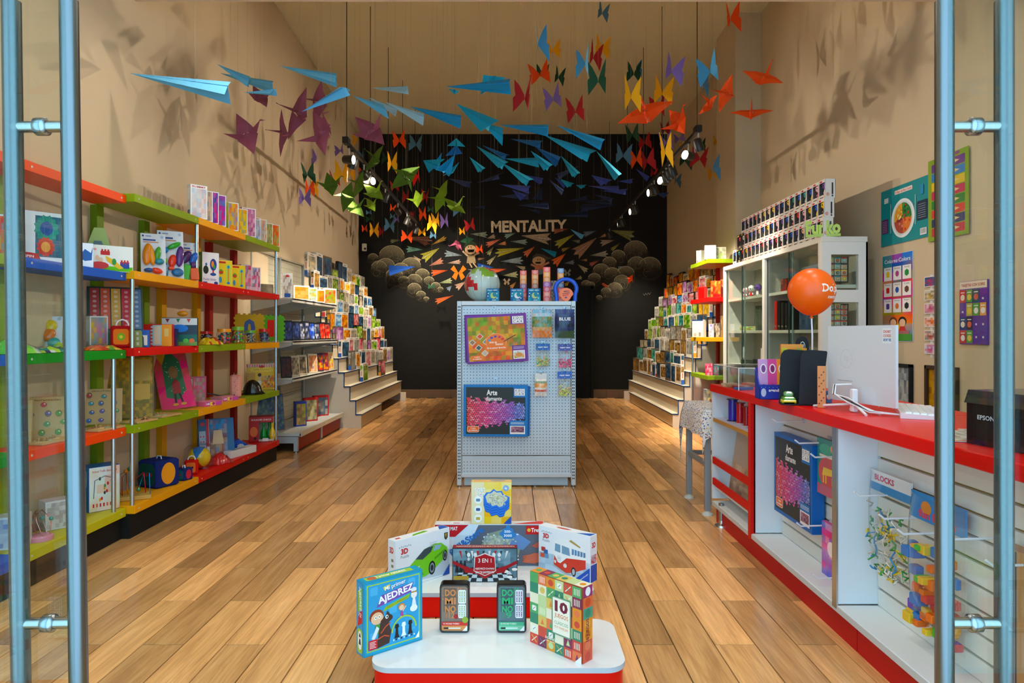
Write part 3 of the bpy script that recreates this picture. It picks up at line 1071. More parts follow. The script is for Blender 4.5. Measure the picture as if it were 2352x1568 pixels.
# ------------------------------------------------------------------ printed boxes: helpers
def faces(b, w, h, t):
	"""face frames of a box whose base is centred on the origin and whose front looks to -y"""
	return {'front': ((-w / 2, -t / 2, 0), (1, 0, 0), (0, 0, 1)), 'left': ((-w / 2, t / 2, 0), (0, -1, 0), (0, 0, 1)),
			'right': ((w / 2, -t / 2, 0), (0, 1, 0), (0, 0, 1)), 'top': ((-w / 2, -t / 2, h), (1, 0, 0), (0, 1, 0))}
def carton(name, label, loc, rz, w, h, t, col, art=None, cat='box', group=None, lean=0.0, mat='card', parts=False, bev=.0012):
	"""A carton whose base is centred on loc; art(b, fr) draws its print. parts: body and print as parts of a thing."""
	b = MB()
	b.box(-w / 2, w / 2, -t / 2, t / 2, 0, h, C(col) if isinstance(col, str) else col, bev=min(bev, t / 6))
	if parts:
		t_ = thing(name, label, cat, loc, rz, group)
		t_.rotation_euler = (-lean, 0, rz)
		b.build('carton', mat, t_)
		for side, fn in art.items():
			p = MB()
			p.frame(*faces(p, w, h, t)[side])
			fn(p)
			p.build(side + '_print', mat, t_)
		return t_
	if art:
		fr = faces(b, w, h, t)
		for side, fn in art.items():
			b.frame(*fr[side])
			fn(b)
	o = b.build(name, mat, None, loc)
	o.rotation_euler = (-lean, 0, rz)
	return tag(o, label, cat, group)
def edge_place(pl, pr, t):
	"""centre and turn of a box whose front bottom edge runs pl -> pr in plan"""
	dx, dy = pr[0] - pl[0], pr[1] - pl[1]
	a = math.atan2(dy, dx)
	return ((pl[0] + pr[0]) / 2 - math.sin(a) * t / 2, (pl[1] + pr[1]) / 2 + math.cos(a) * t / 2), a, math.hypot(dx, dy)
# ------------------------------------------------------------------ the games on the front podium
Z0 = PZ + .0005
# learn-to-play chess game, turned to the right
(cx, cy), rz, w = edge_place((-.522, 2.386), (-.336, 2.535), .055)
h, t = .262, .055
def a_front(p):
	p.rc(.004, .004, w - .004, h - .004, '#1d9fc4')
	p.rc(.012, .014, w - .012, h - .012, '#a9c83a')
	p.rc(.016, .018, w - .016, h - .016, '#2f9ed0')
	for i in range(5):
		for j in range(5):
			if (i * 3 + j * 7) % 4 == 0:
				p.rr(.025 + i * .038, .05 + j * .04, .055 + i * .038, .08 + j * .04, .005, '#4bb0dc')
	p.pg([(.075, .232), (.105, .238), (.1, .222), (.08, .22)], '#d8c23a')
	p.tx('Mi primer', .125, .226, .085, .02, '#5a3f94', .03, .14)
	p.tx('Mi primer', .125, .228, .085, .02, '#ffffff', .012, .14)
	p.pg([(.05, .165), (.07, .205), (.20, .225), (.19, .19)], '#7a4ba6')
	p.tx('AJEDREZ', .128, .195, .145, .032, '#ffffff', .03, .16)
	p.pg([(.075, .145), (.085, .16), (.185, .185), (.18, .17)], '#8fbe2a')
	p.tx('JUEGO Y APRENDO', .133, .164, .085, .008, '#b0501c', .01, .22)
	p.el(.05, .135, .028, .024, '#9a3c1c')
	p.el(.052, .127, .024, .022, '#f0bf98')
	p.el(.046, .13, .005, .006, '#ffffff'); p.el(.06, .131, .005, .006, '#ffffff')
	p.el(.047, .13, .002, .003, '#201818'); p.el(.06, .131, .002, .003, '#201818')
	p.pg([(.042, .072), (.062, .072), (.066, .105), (.045, .106)], '#4d9a3a')
	p.pg([(.03, .06), (.04, .05), (.06, .09), (.05, .1)], '#e6e6ea')
	p.pg([(.05, .02), (.10, .028), (.108, .07), (.098, .1), (.108, .118), (.1, .135), (.092, .145), (.086, .13), (.066, .115), (.058, .075)], '#4a3128')
	p.el(.094, .118, .02, .013, '#4a3128')
	p.el(.09, .124, .006, .007, '#ffffff'); p.el(.091, .124, .003, .004, '#101010')
	p.ln([(.066, .07), (.085, .09), (.105, .1)], .004, '#d8502a')
	p.ln([(.045, .05), (.08, .06), (.1, .052)], .004, '#d8502a')
	p.el(.15, .145, .014, .013, '#d88a3a'); p.el(.15, .142, .01, .01, '#f4c8a4')
	p.pg([(.143, .112), (.158, .112), (.153, .13), (.147, .13)], '#b04890')
	p.ln([(.155, .128), (.168, .145)], .004, '#f4c8a4')
	p.ln([(.147, .112), (.145, .098)], .004, '#f4c8a4')
	p.pg([(.19, .13), (.212, .13), (.206, .165), (.196, .165)], '#e8e8ee')
	p.el(.2, .128, .016, .012, '#f2f2f4'); p.el(.201, .178, .013, .014, '#f4e6dc'); p.el(.2, .196, .012, .009, '#e8e8f0')
	p.rc(.19, .185, .212, .19, '#c8882a')
	p.el(.16, .06, .052, .052, '#a9c83a', 20, a0=0, a1=180); p.el(.16, .06, .046, .046, '#2f9ed0', 20, a0=0, a1=180)
	for x, c in ((.13, '#2a201e'), (.158, '#f2f2f0'), (.185, '#2a201e')):
		p.pg([(x - .011, .038), (x + .011, .038), (x + .006, .05), (x + .005, .072), (x + .009, .076), (x + .006, .088), (x - .006, .088), (x - .009, .076), (x - .005, .072), (x - .006, .05)], c)
	for i in range(9):
		p.rc(.115 + i * .0105, .03, .1195 + i * .0105, .036, '#1a1a1a' if i % 2 else '#eeeeee')
	p.rr(.018, .022, .052, .056, .004, '#d8262a')
	for i in range(5):
		p.rc(.022, .028 + i * .005, .046 - (i % 2) * .004, .0295 + i * .005, '#ffffff')
	p.pg([(w - .034, .016), (w - .016, .016), (w - .016, .04)], '#ffffff')
def a_left(p):
	p.rc(.006, .006, t - .006, h - .006, '#2f9ed0')
	p.pg([(.012, .225), (.045, .245), (.045, .17), (.012, .15)], '#8fbe2a')
	p.tx('AJEDREZ', .029, .2, .085, .018, '#ffffff', .02, -1.5)
	p.pg([(.01, .10), (.046, .12), (.046, .165), (.018, .15)], '#d8262a')
	p.tx('12', .03, .145, .018, .014, '#ffffff', .02, -.2)
	p.rr(.008, .01, .047, .095, .012, '#a9c83a')
	p.el(.028, .055, .015, .034, '#f6f6f4')
	p.pg([(.02, .04), (.036, .04), (.032, .06), (.024, .06)], '#202020')
	p.pg([(.02, .066), (.036, .066), (.03, .08), (.026, .08)], '#3a3a3a')
def a_top(p):
	p.rc(.004, .004, w - .004, t - .004, '#1d9fc4')
	p.rc(.02, .012, w - .03, t - .012, '#a9c83a')
	p.tx('Mi primer AJEDREZ', w / 2, t / 2, w * .55, .02, '#ffffff', .02)
	p.el(.045, t / 2, .018, .016, '#c86a3a')
carton('board_game', 'turquoise learn-to-play chess game with cartoon knight, front podium', (cx, cy, Z0), rz, w, h, t, '#1b8fb4', {'front': a_front, 'left': a_left, 'top': a_top}, parts=True)
# two domino tins
def tin(label, cx, base, fruit, sub, num):
	w, h, t = .113, .185, .045
	T = thing('domino_tin', label, 'tin', (cx, 2.59 + t / 2, Z0), 0, 'domino tins on the front podium')
	def outl(ins):
		P = []
		r = .014
		for X, Y, a in ((w / 2 - r, r, -90), (w / 2 - r, h - r, 0), (-w / 2 + r, h - r, 90), (-w / 2 + r, r, 180)):
			for k in range(5):
				q = math.radians(a + k * 22.5)
				P.append((X + (r - ins) * math.cos(q), Y + (r - ins) * math.sin(q)))
		return P
	b = MB()
	b.prism([(x, -t / 2 + .004, z) for x, z in outl(0)][::-1], (0, t - .004, 0), C('#2c2a2a'), smooth=True)
	b.build('tin_body', 'metal', T)
	b = MB()
	b.prism([(x, -t / 2, z) for x, z in outl(.003)][::-1], (0, .005, 0), C('#3a3836'), smooth=True)
	b.build('lid', 'plastic', T)
	p = MB()
	p.frame((-w / 2, -t / 2, 0), (1, 0, 0), (0, 0, 1))
	p.rr(.007, .008, w - .007, h - .008, .01, '#8c7464' if fruit else '#5f7478')
	for i in range(14):
		a = math.radians(8 + i * 12.5)
		p.pg([(w / 2 + .02 * math.cos(a), .12 + .02 * math.sin(a)), (w / 2 + .058 * math.cos(a - .04) * .8, min(h - .012, .12 + .06 * math.sin(a - .04))), (w / 2 + .058 * math.cos(a + .04) * .8, min(h - .012, .12 + .06 * math.sin(a + .04)))], base)
	p.rc(.016, .080, .064, h - .014, '#6e5a4e' if fruit else '#465a5e')
	for i, s_ in enumerate(('DO', 'MI', 'NO')):
		p.tx(s_, .041, h - .032 - i * .031, .042, .026, base, .035)
	p.tx(num, .046, .068, .022, .022, base, .02)
	p.tx('DOBLE', .026, .068, .018, .006, base, .02, 1.57)
	for y in (.112, .058):
		p.rr(.071, y, .1, y + .052, .005, '#eef0f2')
		for a in range(3):
			for c in range(3):
				p.el(.077 + c * .0085, y + .008 + a * .0065, .0027, .0024, sub, 8)
				p.el(.077 + c * .0085, y + .031 + a * .0065, .0027, .0024, sub, 8)
		p.rc(.074, y + .026, .097, y + .0272, '#8a8a90')
	p.rc(.009, .03, w - .009, .044, '#d8372c' if fruit else '#4cb080')
	p.tx('55 FICHAS TURBO' if not fruit else '91 FICHAS TURBO', .045, .037, .06, .006, '#f2e6d8', .01)
	p.rc(.009, .012, w - .009, .03, '#e08a4c' if fruit else '#7cc49a')
	p.rc(.02, .018, .08, .0225, '#e8e8e4')
	p.rc(.016, .017, .034, .0235, '#2a2a2a')
	p.pg([(w - .026, .01), (w - .008, .01), (w - .008, .03)], '#f4f4f4')
	if fruit:
		p.el(.063, .064, .008, .009, '#a82a2c')
		p.el(.097, .052, .012, .012, '#96a83c')
	p.build('front_print', 'card', T)
tin('orange-lettered domino tin with twelve and fruit, left of the two tins', -.2216, '#d8854a', True, '#9aa050', '12')
tin('green-lettered domino tin, right of the two tins on the front podium', -.0050, '#2fae6a', False, '#7a3a64', '9')
# ten classic games, turned to the left
t = .052
(cx, cy), rz, w = edge_place((.064, 2.518), (.241, 2.346), t)
h = .262
TILE = ['#5aa864', '#e8952c', '#d8503c', '#f2e8c8', '#e0c060', '#8a3a58', '#3f8a6a', '#ee7a4a', '#c8d89a']
def t_front(p):
	R_ = random.Random(5)
	n, mrows = 6, 7
	for i in range(n):
		for j in range(mrows):
			c = TILE[(i * 5 + j * 3 + (i * j) % 4) % 9]
			if j < 2 and c == '#5aa864':
				c = '#e0503c'
			x0, y0, dx, dy = i * w / n, j * h / mrows, w / n, h / mrows
			p.rc(x0 + .0002, y0 + .0002, x0 + dx - .0002, y0 + dy - .0002, c)
			d = TILE[(i * 2 + j * 5 + 4) % 9]
			k = R_.randrange(6)
			mx_, my_ = x0 + dx / 2, y0 + dy / 2
			if k == 0:
				p.el(mx_, my_, dx * .3, dy * .32, d)
			elif k == 1:
				for q in range(4):
					p.rc(x0 + dx * (.2 + q * .17), y0 + dy * .2, x0 + dx * (.27 + q * .17), y0 + dy * .8, '#f2ecd8')
			elif k == 2:
				p.rr(x0 + dx * .25, y0 + dy * .25, x0 + dx * .75, y0 + dy * .75, .004, '#f6f2e6')
				for q in ((.4, .4), (.6, .6), (.5, .5)):
					p.el(x0 + dx * q[0], y0 + dy * q[1], .002, .002, '#555555', 6)
			elif k == 3:
				p.pg([(x0 + dx * .3, y0 + dy * .2), (x0 + dx * .7, y0 + dy * .2), (mx_, y0 + dy * .8)], d)
			elif k == 4:
				p.ln([(x0 + dx * .2, y0 + dy * .2), (x0 + dx * .8, y0 + dy * .8)], .003, '#f2ecd8')
				p.ln([(x0 + dx * .8, y0 + dy * .2), (x0 + dx * .2, y0 + dy * .8)], .003, d)
	p.rr(.112, .07, .2, .205, .004, '#6a9a7c')
	p.rr(.117, .075, .195, .2, .003, '#f6f0dc')
	p.tx('10', .156, .172, .06, .04, '#7a2440', .05)
	p.tx('JUEGOS', .156, .137, .062, .019, '#e0702c', .01)
	p.tx('CLÁSICOS', .156, .115, .062, .014, '#4aa064')
	p.tx('MUY FAMILIAR', .156, .098, .062, .009, '#e89a4c')
	p.tx('DOMINÓ', .105, .048, .045, .011, '#fff4e0', .02)
	p.tx('DAMAS AJEDREZ', .105, .036, .045, .005, '#fff4e0')
	p.pg([(w - .03, 0), (w, 0), (w, .03)], '#f4f4f4')
def t_right(p):
	for j in range(7):
		p.rc(.0005, j * h / 7, t - .0005, (j + 1) * h / 7, ['#e05a3c', '#e0603c', '#ee9a30', '#e8902c', '#4a9a80', '#e86a3c', '#9a3468'][j])
		p.el(t / 2, (j + .5) * h / 7, t * .3, t * .3, ['#d04a34', '#e8784c', '#d87a1c', '#f0a848', '#3a8a6a', '#d8502c', '#b8487c'][j])
	p.tx('10 JUEGOS', t / 2, h * .42, h * .3, t * .4, '#7a2440', .02, 1.57)
	p.el(t / 2, h * .93, .014, .016, '#f4f4f4')
def t_top(p):
	for i in range(6):
		p.rc(i * w / 6, 0, (i + 1) * w / 6, t, TILE[(i * 4 + 1) % 9])
		p.el((i + .5) * w / 6, t / 2, .012, .012, TILE[(i * 2) % 9])
carton('board_game', 'ten classic games box with green and orange tiles, front podium right', (cx, cy, Z0), rz, w, h, t, '#c85a3a', {'front': t_front, 'right': t_right, 'top': t_top}, parts=True)
# ------------------------------------------------------------------ the boxes on the rear podium
t = .05
w3, h3 = .298, .155
def three_front(p):
	p.rc(.003, .003, w3 - .003, h3 - .003, '#5f7c88')
	p.pic(.004, .07, w3 - .004, h3 - .004, ['#7c98a4', '#4a5e66', '#8fa8b2', '#3c4a50'], 3, 'mix', 10, 5)
	for i in range(9):
		x = .03 + i * .027
		p.pg([(x, h3 - .012), (x + .011, h3 - .012), (x + .02 * (.5 - i / 8) + .005, h3 - .05)], ['#b82420', '#2c4a40', '#e6e0d8'][i % 3])
	for x in (.075, .105, .19, .215):
		p.el(x, h3 - .03, .008, .01, '#e2e8e6'); p.el(x, h3 - .05, .006, .008, '#c9d2d0')
	for j in range(4):
		y0, y1 = .004 + j * .016, .004 + (j + 1) * .016
		for i in range(11):
			s0, s1 = 1.0 - j * .07, 1.0 - (j + 1) * .07
			xa, xb = (i / 11 - .5), ((i + 1) / 11 - .5)
			p.pg([(w3 / 2 + xa * w3 * .97 * s0, y0), (w3 / 2 + xb * w3 * .97 * s0, y0), (w3 / 2 + xb * w3 * .97 * s1, y1), (w3 / 2 + xa * w3 * .97 * s1, y1)], '#20282c' if (i + j) % 2 else '#c2d0d4')
	for x, y in ((.262, .025), (.245, .05), (.285, .06)):
		p.el(x, y, .013, .007, '#eeeae0')
	for x in (.022, .04, .058):
		p.pg([(x - .009, .045), (x + .009, .045), (x + .005, .075), (x + .003, .1), (x - .003, .1), (x - .005, .075)], '#1c2428')
	p.pg([(.004, .1), (.004, .085), (.05, .062), (.06, .045), (.11, .04), (.149, .016), (.188, .04), (.238, .045), (.248, .062), (w3 - .004, .085), (w3 - .004, .1), (.25, .078), (.2, .062), (.098, .062), (.05, .078)], '#a81820')
	p.pg([(.098, .052), (.102, .118), (.125, .125), (.149, .135), (.173, .125), (.196, .118), (.2, .052), (.149, .03)], '#eadfd8')
	p.pg([(.101, .054), (.105, .115), (.127, .121), (.149, .13), (.171, .121), (.193, .115), (.197, .054), (.149, .033)], '#b01a22')
	p.tx('3 EN 1', .149, .1, .06, .019, '#f6efe8', .01)
	p.tx('AJEDREZ•DAMAS', .149, .062, .088, .011, '#f6efe8', .01)
	p.tx('BACKGAMMON', .149, .047, .084, .011, '#f6efe8', .01)
	p.rc(.006, .012, .075, .03, '#b08c28')
	p.pg([(w3 - .024, .004), (w3 - .004, .004), (w3 - .004, .024)], '#f4f4f4')
def three_top(p):
	p.rc(.002, .002, w3 - .002, t - .002, '#8c1a18')
	p.tx('AJEDREZ•DAMAS•BACKGAMMON', w3 / 2, t / 2, w3 * .9, .02, '#f2e2d8', .01)
carton('board_game', 'three in one chess, draughts and backgammon box, rear podium front', (-.1280, 3.12 + t / 2, Z0), 0, w3, h3, t, '#20282c', {'front': three_front, 'top': three_top}, parts=True)
def brand3d(p, x, y, s):
	for i in range(7):
		p.rr(x - .6 * s + i * .2 * s, y + .55 * s + (i % 2) * .05 * s, x - .48 * s + i * .2 * s, y + .68 * s + (i % 2) * .05 * s, .02 * s, '#a9b4bc')
	p.tx('3D', x, y + .22 * s, .78 * s, .52 * s, '#d8201c', .05)
	p.tx('Puzzle', x + .03 * s, y - .25 * s, .9 * s, .25 * s, '#7a8086')
# green sports car 3D puzzle
t = .055
(cx, cy), rz, wA = edge_place((-.518, 3.007), (-.299, 3.23), t)
hA = .22
def car_front(p):
	w, h = wA, hA
	p.rc(.002, .002, w - .002, h - .002, '#eceef0')
	p.pg([(.05, .02), (w - .002, .004), (w - .002, .12), (.12, .1), (.06, .06)], '#c4ccd4')
	brand3d(p, .05, .155, .05)
	p.pg([(w - .035, h - .02), (w - .012, h - .02), (w - .014, h - .045), (w - .024, h - .055), (w - .033, h - .045)], '#2a2418')
	p.pg([(w - .031, h - .024), (w - .016, h - .024), (w - .024, h - .048)], '#b89a3c')
	g1, g2 = '#74c81c', '#59a312'
	p.pg([(.062, .062), (.075, .04), (.13, .022), (.17, .026), (.2, .035), (.285, .085), (.3, .105), (.296, .13), (.26, .158), (.22, .162), (.16, .15), (.11, .115), (.075, .09)], g1)
	p.pg([(.11, .115), (.16, .15), (.215, .158), (.2, .13), (.15, .105)], '#3c4a50')
	p.pg([(.21, .13), (.225, .155), (.262, .15), (.25, .132)], '#8fb4c8')
	p.pg([(.065, .065), (.1, .05), (.15, .048), (.16, .035), (.1, .035), (.075, .045)], g2)
	p.pg([(.085, .03), (.12, .022), (.14, .03), (.12, .04)], '#243018')
	p.pg([(.1, .07), (.135, .082), (.125, .064)], '#e8f0e0')
	for x, y, rx, ry in ((.205, .055, .02, .032), (.282, .095, .014, .026)):
		p.el(x, y, rx, ry, '#1c1e20'); p.el(x, y, rx * .7, ry * .72, '#8a9094'); p.el(x, y, rx * .45, ry * .45, '#303438')
	p.pg([(.22, .1), (.28, .125), (.285, .118), (.22, .088)], g2)
	p.pg([(w - .045, .002), (w - .002, .002), (w - .002, .05)], '#1c54b4')
	for i in range(3):
		p.rc(.19, h - .05 - i * .008, .235, h - .048 - i * .008, '#b4bcc4')
def car_left(p):
	p.rc(.002, .002, t - .002, hA - .002, '#e6e9ec')
	p.tx('3D', t / 2, hA - .045, .03, .028, '#d8201c', .05)
	p.pg([(.006, .02), (.04, .008), (.05, .03), (.03, .05), (.012, .045)], '#6fbe1c')
	p.el(.038, .02, .007, .012, '#222222')
	for z in (.07, .1, .125):
		p.rc(.026, z, .042, z + .012, '#7a8a6a')
def car_top(p):
	p.rc(.002, .002, wA - .002, t - .002, '#f0f2f4')
	p.pg([(.1, .01), (.2, .02), (.19, .04), (.12, .03)], '#6fbe1c')
	p.pg([(wA - .06, .004), (wA - .004, .004), (wA - .004, t - .004), (wA - .03, t - .004)], '#2a62bc')
	p.rc(.02, .02, .045, .035, '#d8403c')
carton('puzzle_box', 'white three-dimensional puzzle box with a green sports car', (cx, cy, Z0), rz, wA, hA, t, '#e6e9ec', {'front': car_front, 'left': car_left, 'top': car_top}, parts=True)
# red camper van 3D puzzle
(cx, cy), rz, wB = edge_place((.124, 3.29), (.352, 3.10), t)
hB = .214
def van_front(p):
	w, h = wB, hB
	p.rc(.002, .002, w - .002, h - .002, '#eef0f2')
	p.pic(.003, .01, w - .003, .09, ['#b8c8d4', '#9fb4c4', '#d4dde4'], 4, 'land', 8, 3)
	brand3d(p, .045, .16, .045)
	p.pg([(.09, .045), (.1, .03), (.16, .018), (.2, .028), (.272, .06), (.275, .13), (.26, .155), (.235, .168), (.17, .176), (.12, .172), (.095, .155)], '#f2f4f2')
	p.pg([(.09, .05), (.095, .09), (.115, .06), (.13, .058), (.165, .088), (.272, .1), (.272, .06), (.2, .028), (.16, .018), (.1, .032)], '#d83a24')
	p.pg([(.097, .11), (.1, .146), (.13, .143), (.13, .106)], '#7aa0bc')
	p.pg([(.138, .105), (.138, .143), (.18, .138), (.185, .102)], '#7aa0bc')
	for i in range(5):
		x = .195 + i * .016
		p.pg([(x, .11), (x, .138 - i * .001), (x + .012, .137 - i * .001), (x + .012, .112)], '#5a8ab4')
	p.el(.122, .078, .011, .013, '#b9c0c4'); p.el(.122, .078, .009, .011, '#f2f4f2'); p.tx('VW', .122, .078, .012, .012, '#5a6a74')
	p.el(.157, .052, .01, .01, '#d8dcd8'); p.el(.1, .06, .006, .008, '#d8dcd8')
	p.el(.205, .033, .013, .022, '#2a2c2e'); p.el(.205, .033, .008, .014, '#b4b8ba')
	p.pg([(.085, .038), (.16, .01), (.2, .014), (.2, .02), (.16, .02), (.09, .046)], '#a8b0b4')
	p.pg([(.18, .17), (.24, .15), (.245, .155), (.19, .178)], '#b8984a')
	for x, y, c in ((.03, .105, '#c83a2c'), (.045, .095, '#3a6aa4'), (.05, .075, '#6a9ac4'), (.025, .075, '#d85a3c')):
		p.rr(x - .012, y - .01, x + .012, y + .01, .003, c)
	p.pg([(w - .085, .002), (w - .002, .002), (w - .002, .07)], '#1c50b8')
	p.tx('Ravensburger', w - .034, .022, .062, .008, '#ffffff', 0, .7)
def van_right(p):
	p.rc(.002, .002, t - .002, hB - .002, '#eceff2')
	p.tx('3D', t / 2, hB - .045, .03, .026, '#d8201c', .05)
	p.pic(.006, .085, t - .006, .125, ['#c83a2c', '#5a7a9c', '#d0d8e0'], 9)
	p.rc(.002, .002, t - .002, .08, '#1c50b8')
def van_top(p):
	p.rc(.002, .002, wB - .002, t - .002, '#f2f4f5')
	p.el(.13, .026, .045, .013, '#c8cdd2'); p.el(.13, .024, .038, .009, '#d8503c')
	p.pg([(wB - .08, .004), (wB - .004, .004), (wB - .004, t - .004)], '#2a62bc')
carton('puzzle_box', 'white three-dimensional puzzle box with a red and white camper van', (cx, cy, Z0), rz, wB, hB, t, '#eceff2', {'front': van_front, 'right': van_right, 'top': van_top}, parts=True)
# puzzle mat carton lying behind, with the sorting trays box standing on it
wM, hM, tM = .535, .205, .06
def mat_front(p):
	w, h = wM, hM
	p.rc(.002, .002, w - .002, h - .002, '#d8e2ea')
	p.pic(.003, .003, w - .003, h - .003, ['#e8eef2', '#c8d4de', '#dfe6ec'], 2, 'mix', 6, 4)
	p.pg([(.12, .003), (w * .4, h - .003), (w * .95, h - .003), (w - .003, h * .85), (w - .003, .003)], '#646874')
	p.pg([(.2, .06), (.26, h - .045), (.35, h - .02), (.43, h - .07), (.4, .02)], '#8f9c8a')
	p.pic(.24, .04, .38, .15, ['#b8c0b0', '#d8d4c0', '#6a88b0', '#9aa48c', '#e6e4da'], 12, 'mix', 14, 10)
	p.pg([(.36, .1), (.43, .08), (.47, .12), (.4, .165)], '#6a90c4')
	for q in range(26):
		r_ = random.Random(q)
		x, y = .21 + r_.random() * .2, .03 + r_.random() * .13
		p.rr(x, y, x + .008, y + .006, .002, r_.choice(['#f2f2ec', '#d8d0b4', '#9ab0c8', '#c8d0c0']))
	p.pg([(.002, h - .002), (.165, h - .002), (.1, h - .06), (.002, h - .06)], '#c81820')
	p.tx('PUZZLE MAT', .062, h - .02, .1, .018, '#ffffff', .02)
	p.tx('Roll&Store', .155, .125, .2, .034, '#2f74c0', .04, .66)
	p.rr(.33, h - .07, .385, h - .018, .012, '#3a86c8')
	p.el(.33, h - .045, .012, .012, '#3a86c8'); p.el(.358, h - .012, .011, .011, '#3a86c8'); p.el(.388, h - .05, .011, .011, '#3a86c8')
	p.tx('500-', .357, h - .034, .034, .013, '#ffffff', .02)
	p.tx('3000', .357, h - .054, .04, .013, '#ffffff', .02)
	p.rc(w - .09, h - .048, w - .012, h - .006, '#d01c1c')
	p.tx('Trefl', w - .042, h - .027, .045, .02, '#ffffff', .03)
	p.el(w - .075, h - .027, .009, .009, '#e8b83a')
	p.pg([(.43, .02), (.49, .015), (w - .01, .03), (w - .01, .06), (.49, .068), (.45, .055)], '#d86a4c')
	p.pg([(.47, .1), (.505, .12), (w - .01, .13), (w - .01, .105), (.5, .09)], '#c85a44')
	for i in range(4):
		p.ln([(.43, .026 + i * .008), (.47, .03 + i * .009)], .006, '#d86a4c')
def mat_top(p):
	p.rc(.002, .002, wM - .002, tM - .002, '#e6e4e0')
	p.pg([(wM * .7, .004), (wM - .004, .004), (wM - .004, tM - .004), (wM - .03, tM - .004)], '#d83a28')
	p.rc(.075, .012, .14, .05, '#f6f6f4'); p.rc(.09, .018, .12, .028, '#c84a4a')
carton('puzzle_mat_box', 'long puzzle mat carton with rolled grey mat, back of the rear podium', (-.114, 3.33 + tM / 2, Z0), 0, wM, hM, tM, '#d4dbe0', {'front': mat_front, 'top': mat_top}, parts=True)
wS, hS, tS = .198, .205, .055
def sort_front(p):
	w, h = wS, hS
	p.pic(.002, .002, w - .002, h - .002, ['#e8a82c', '#eac860', '#ead894', '#ece2b4'], 1, 'land', 4, 6)
	p.rc(.002, .002, w * .32, h - .002, '#ecdcae')
	p.tx('SORT', .045, h - .04, .05, .022, '#2c4c94', .045); p.tx('SORT', .045, h - .04, .05, .022, '#ffffff', .02)
	p.tx('&GO', .045, h - .064, .042, .022, '#2c4c94', .045); p.tx('&GO', .045, h - .064, .042, .022, '#ffffff', .02)
	for i, y in enumerate((.118, .072, .028)):
		p.el(.034, y, .019, .019, '#f6f4ea', 18)
		p.rr(.024, y - .008, .044, y + .006, .003, ['#6a8aa8', '#3a5a94', '#c8a83a'][i])
	p.el(w - .028, h - .03, .015, .015, '#8aaad0', 18); p.tx('4x', w - .028, h - .03, .012, .01, '#ffffff', .03)
	star = [(.06, .125), (.075, .145), (.092, .145), (.11, .162), (.125, .15), (.15, .152), (.158, .135), (.188, .122), (.185, .105), (.168, .09), (.16, .068), (.14, .062), (.125, .075), (.1, .068), (.088, .085), (.07, .09)]
	for k in range(4):
		o_ = k * .012
		p.pg([(x, y - .03 + o_) for x, y in star], '#1450b0')
		p.pg([(x, y - .026 + o_) for x, y in star], '#2a78d8')
	p.pg([(.124 + (x - .124) * .84, .012 + .108 + (y - .108) * .8) for x, y in star], '#d4d0b0')
	for q in range(60):
		r_ = random.Random(q)
		x, y = .085 + r_.random() * .08, .092 + r_.random() * .05
		p.rr(x, y, x + .005, y + .004, .001, r_.choice(['#f4f2e4', '#8a9aa8', '#c8b45c', '#a8a488']))
	p.pg([(w - .04, .002), (w - .002, .002), (w - .002, .04)], '#1c54b4')
def sort_top(p):
	p.rc(.002, .002, wS - .002, tS - .002, '#eec078')
	p.el(.13, .028, .04, .012, '#8a9aac'); p.tx('SORT & GO', .04, .028, .05, .014, '#d86a3a')
carton('puzzle_sorter_box', 'yellow puzzle sorting tray box standing on the puzzle mat carton', (-.105, 3.335 + tS / 2, Z0 + hM + .0005), 0, wS, hS, tS, '#eac860', {'front': sort_front, 'top': sort_top}, parts=True)
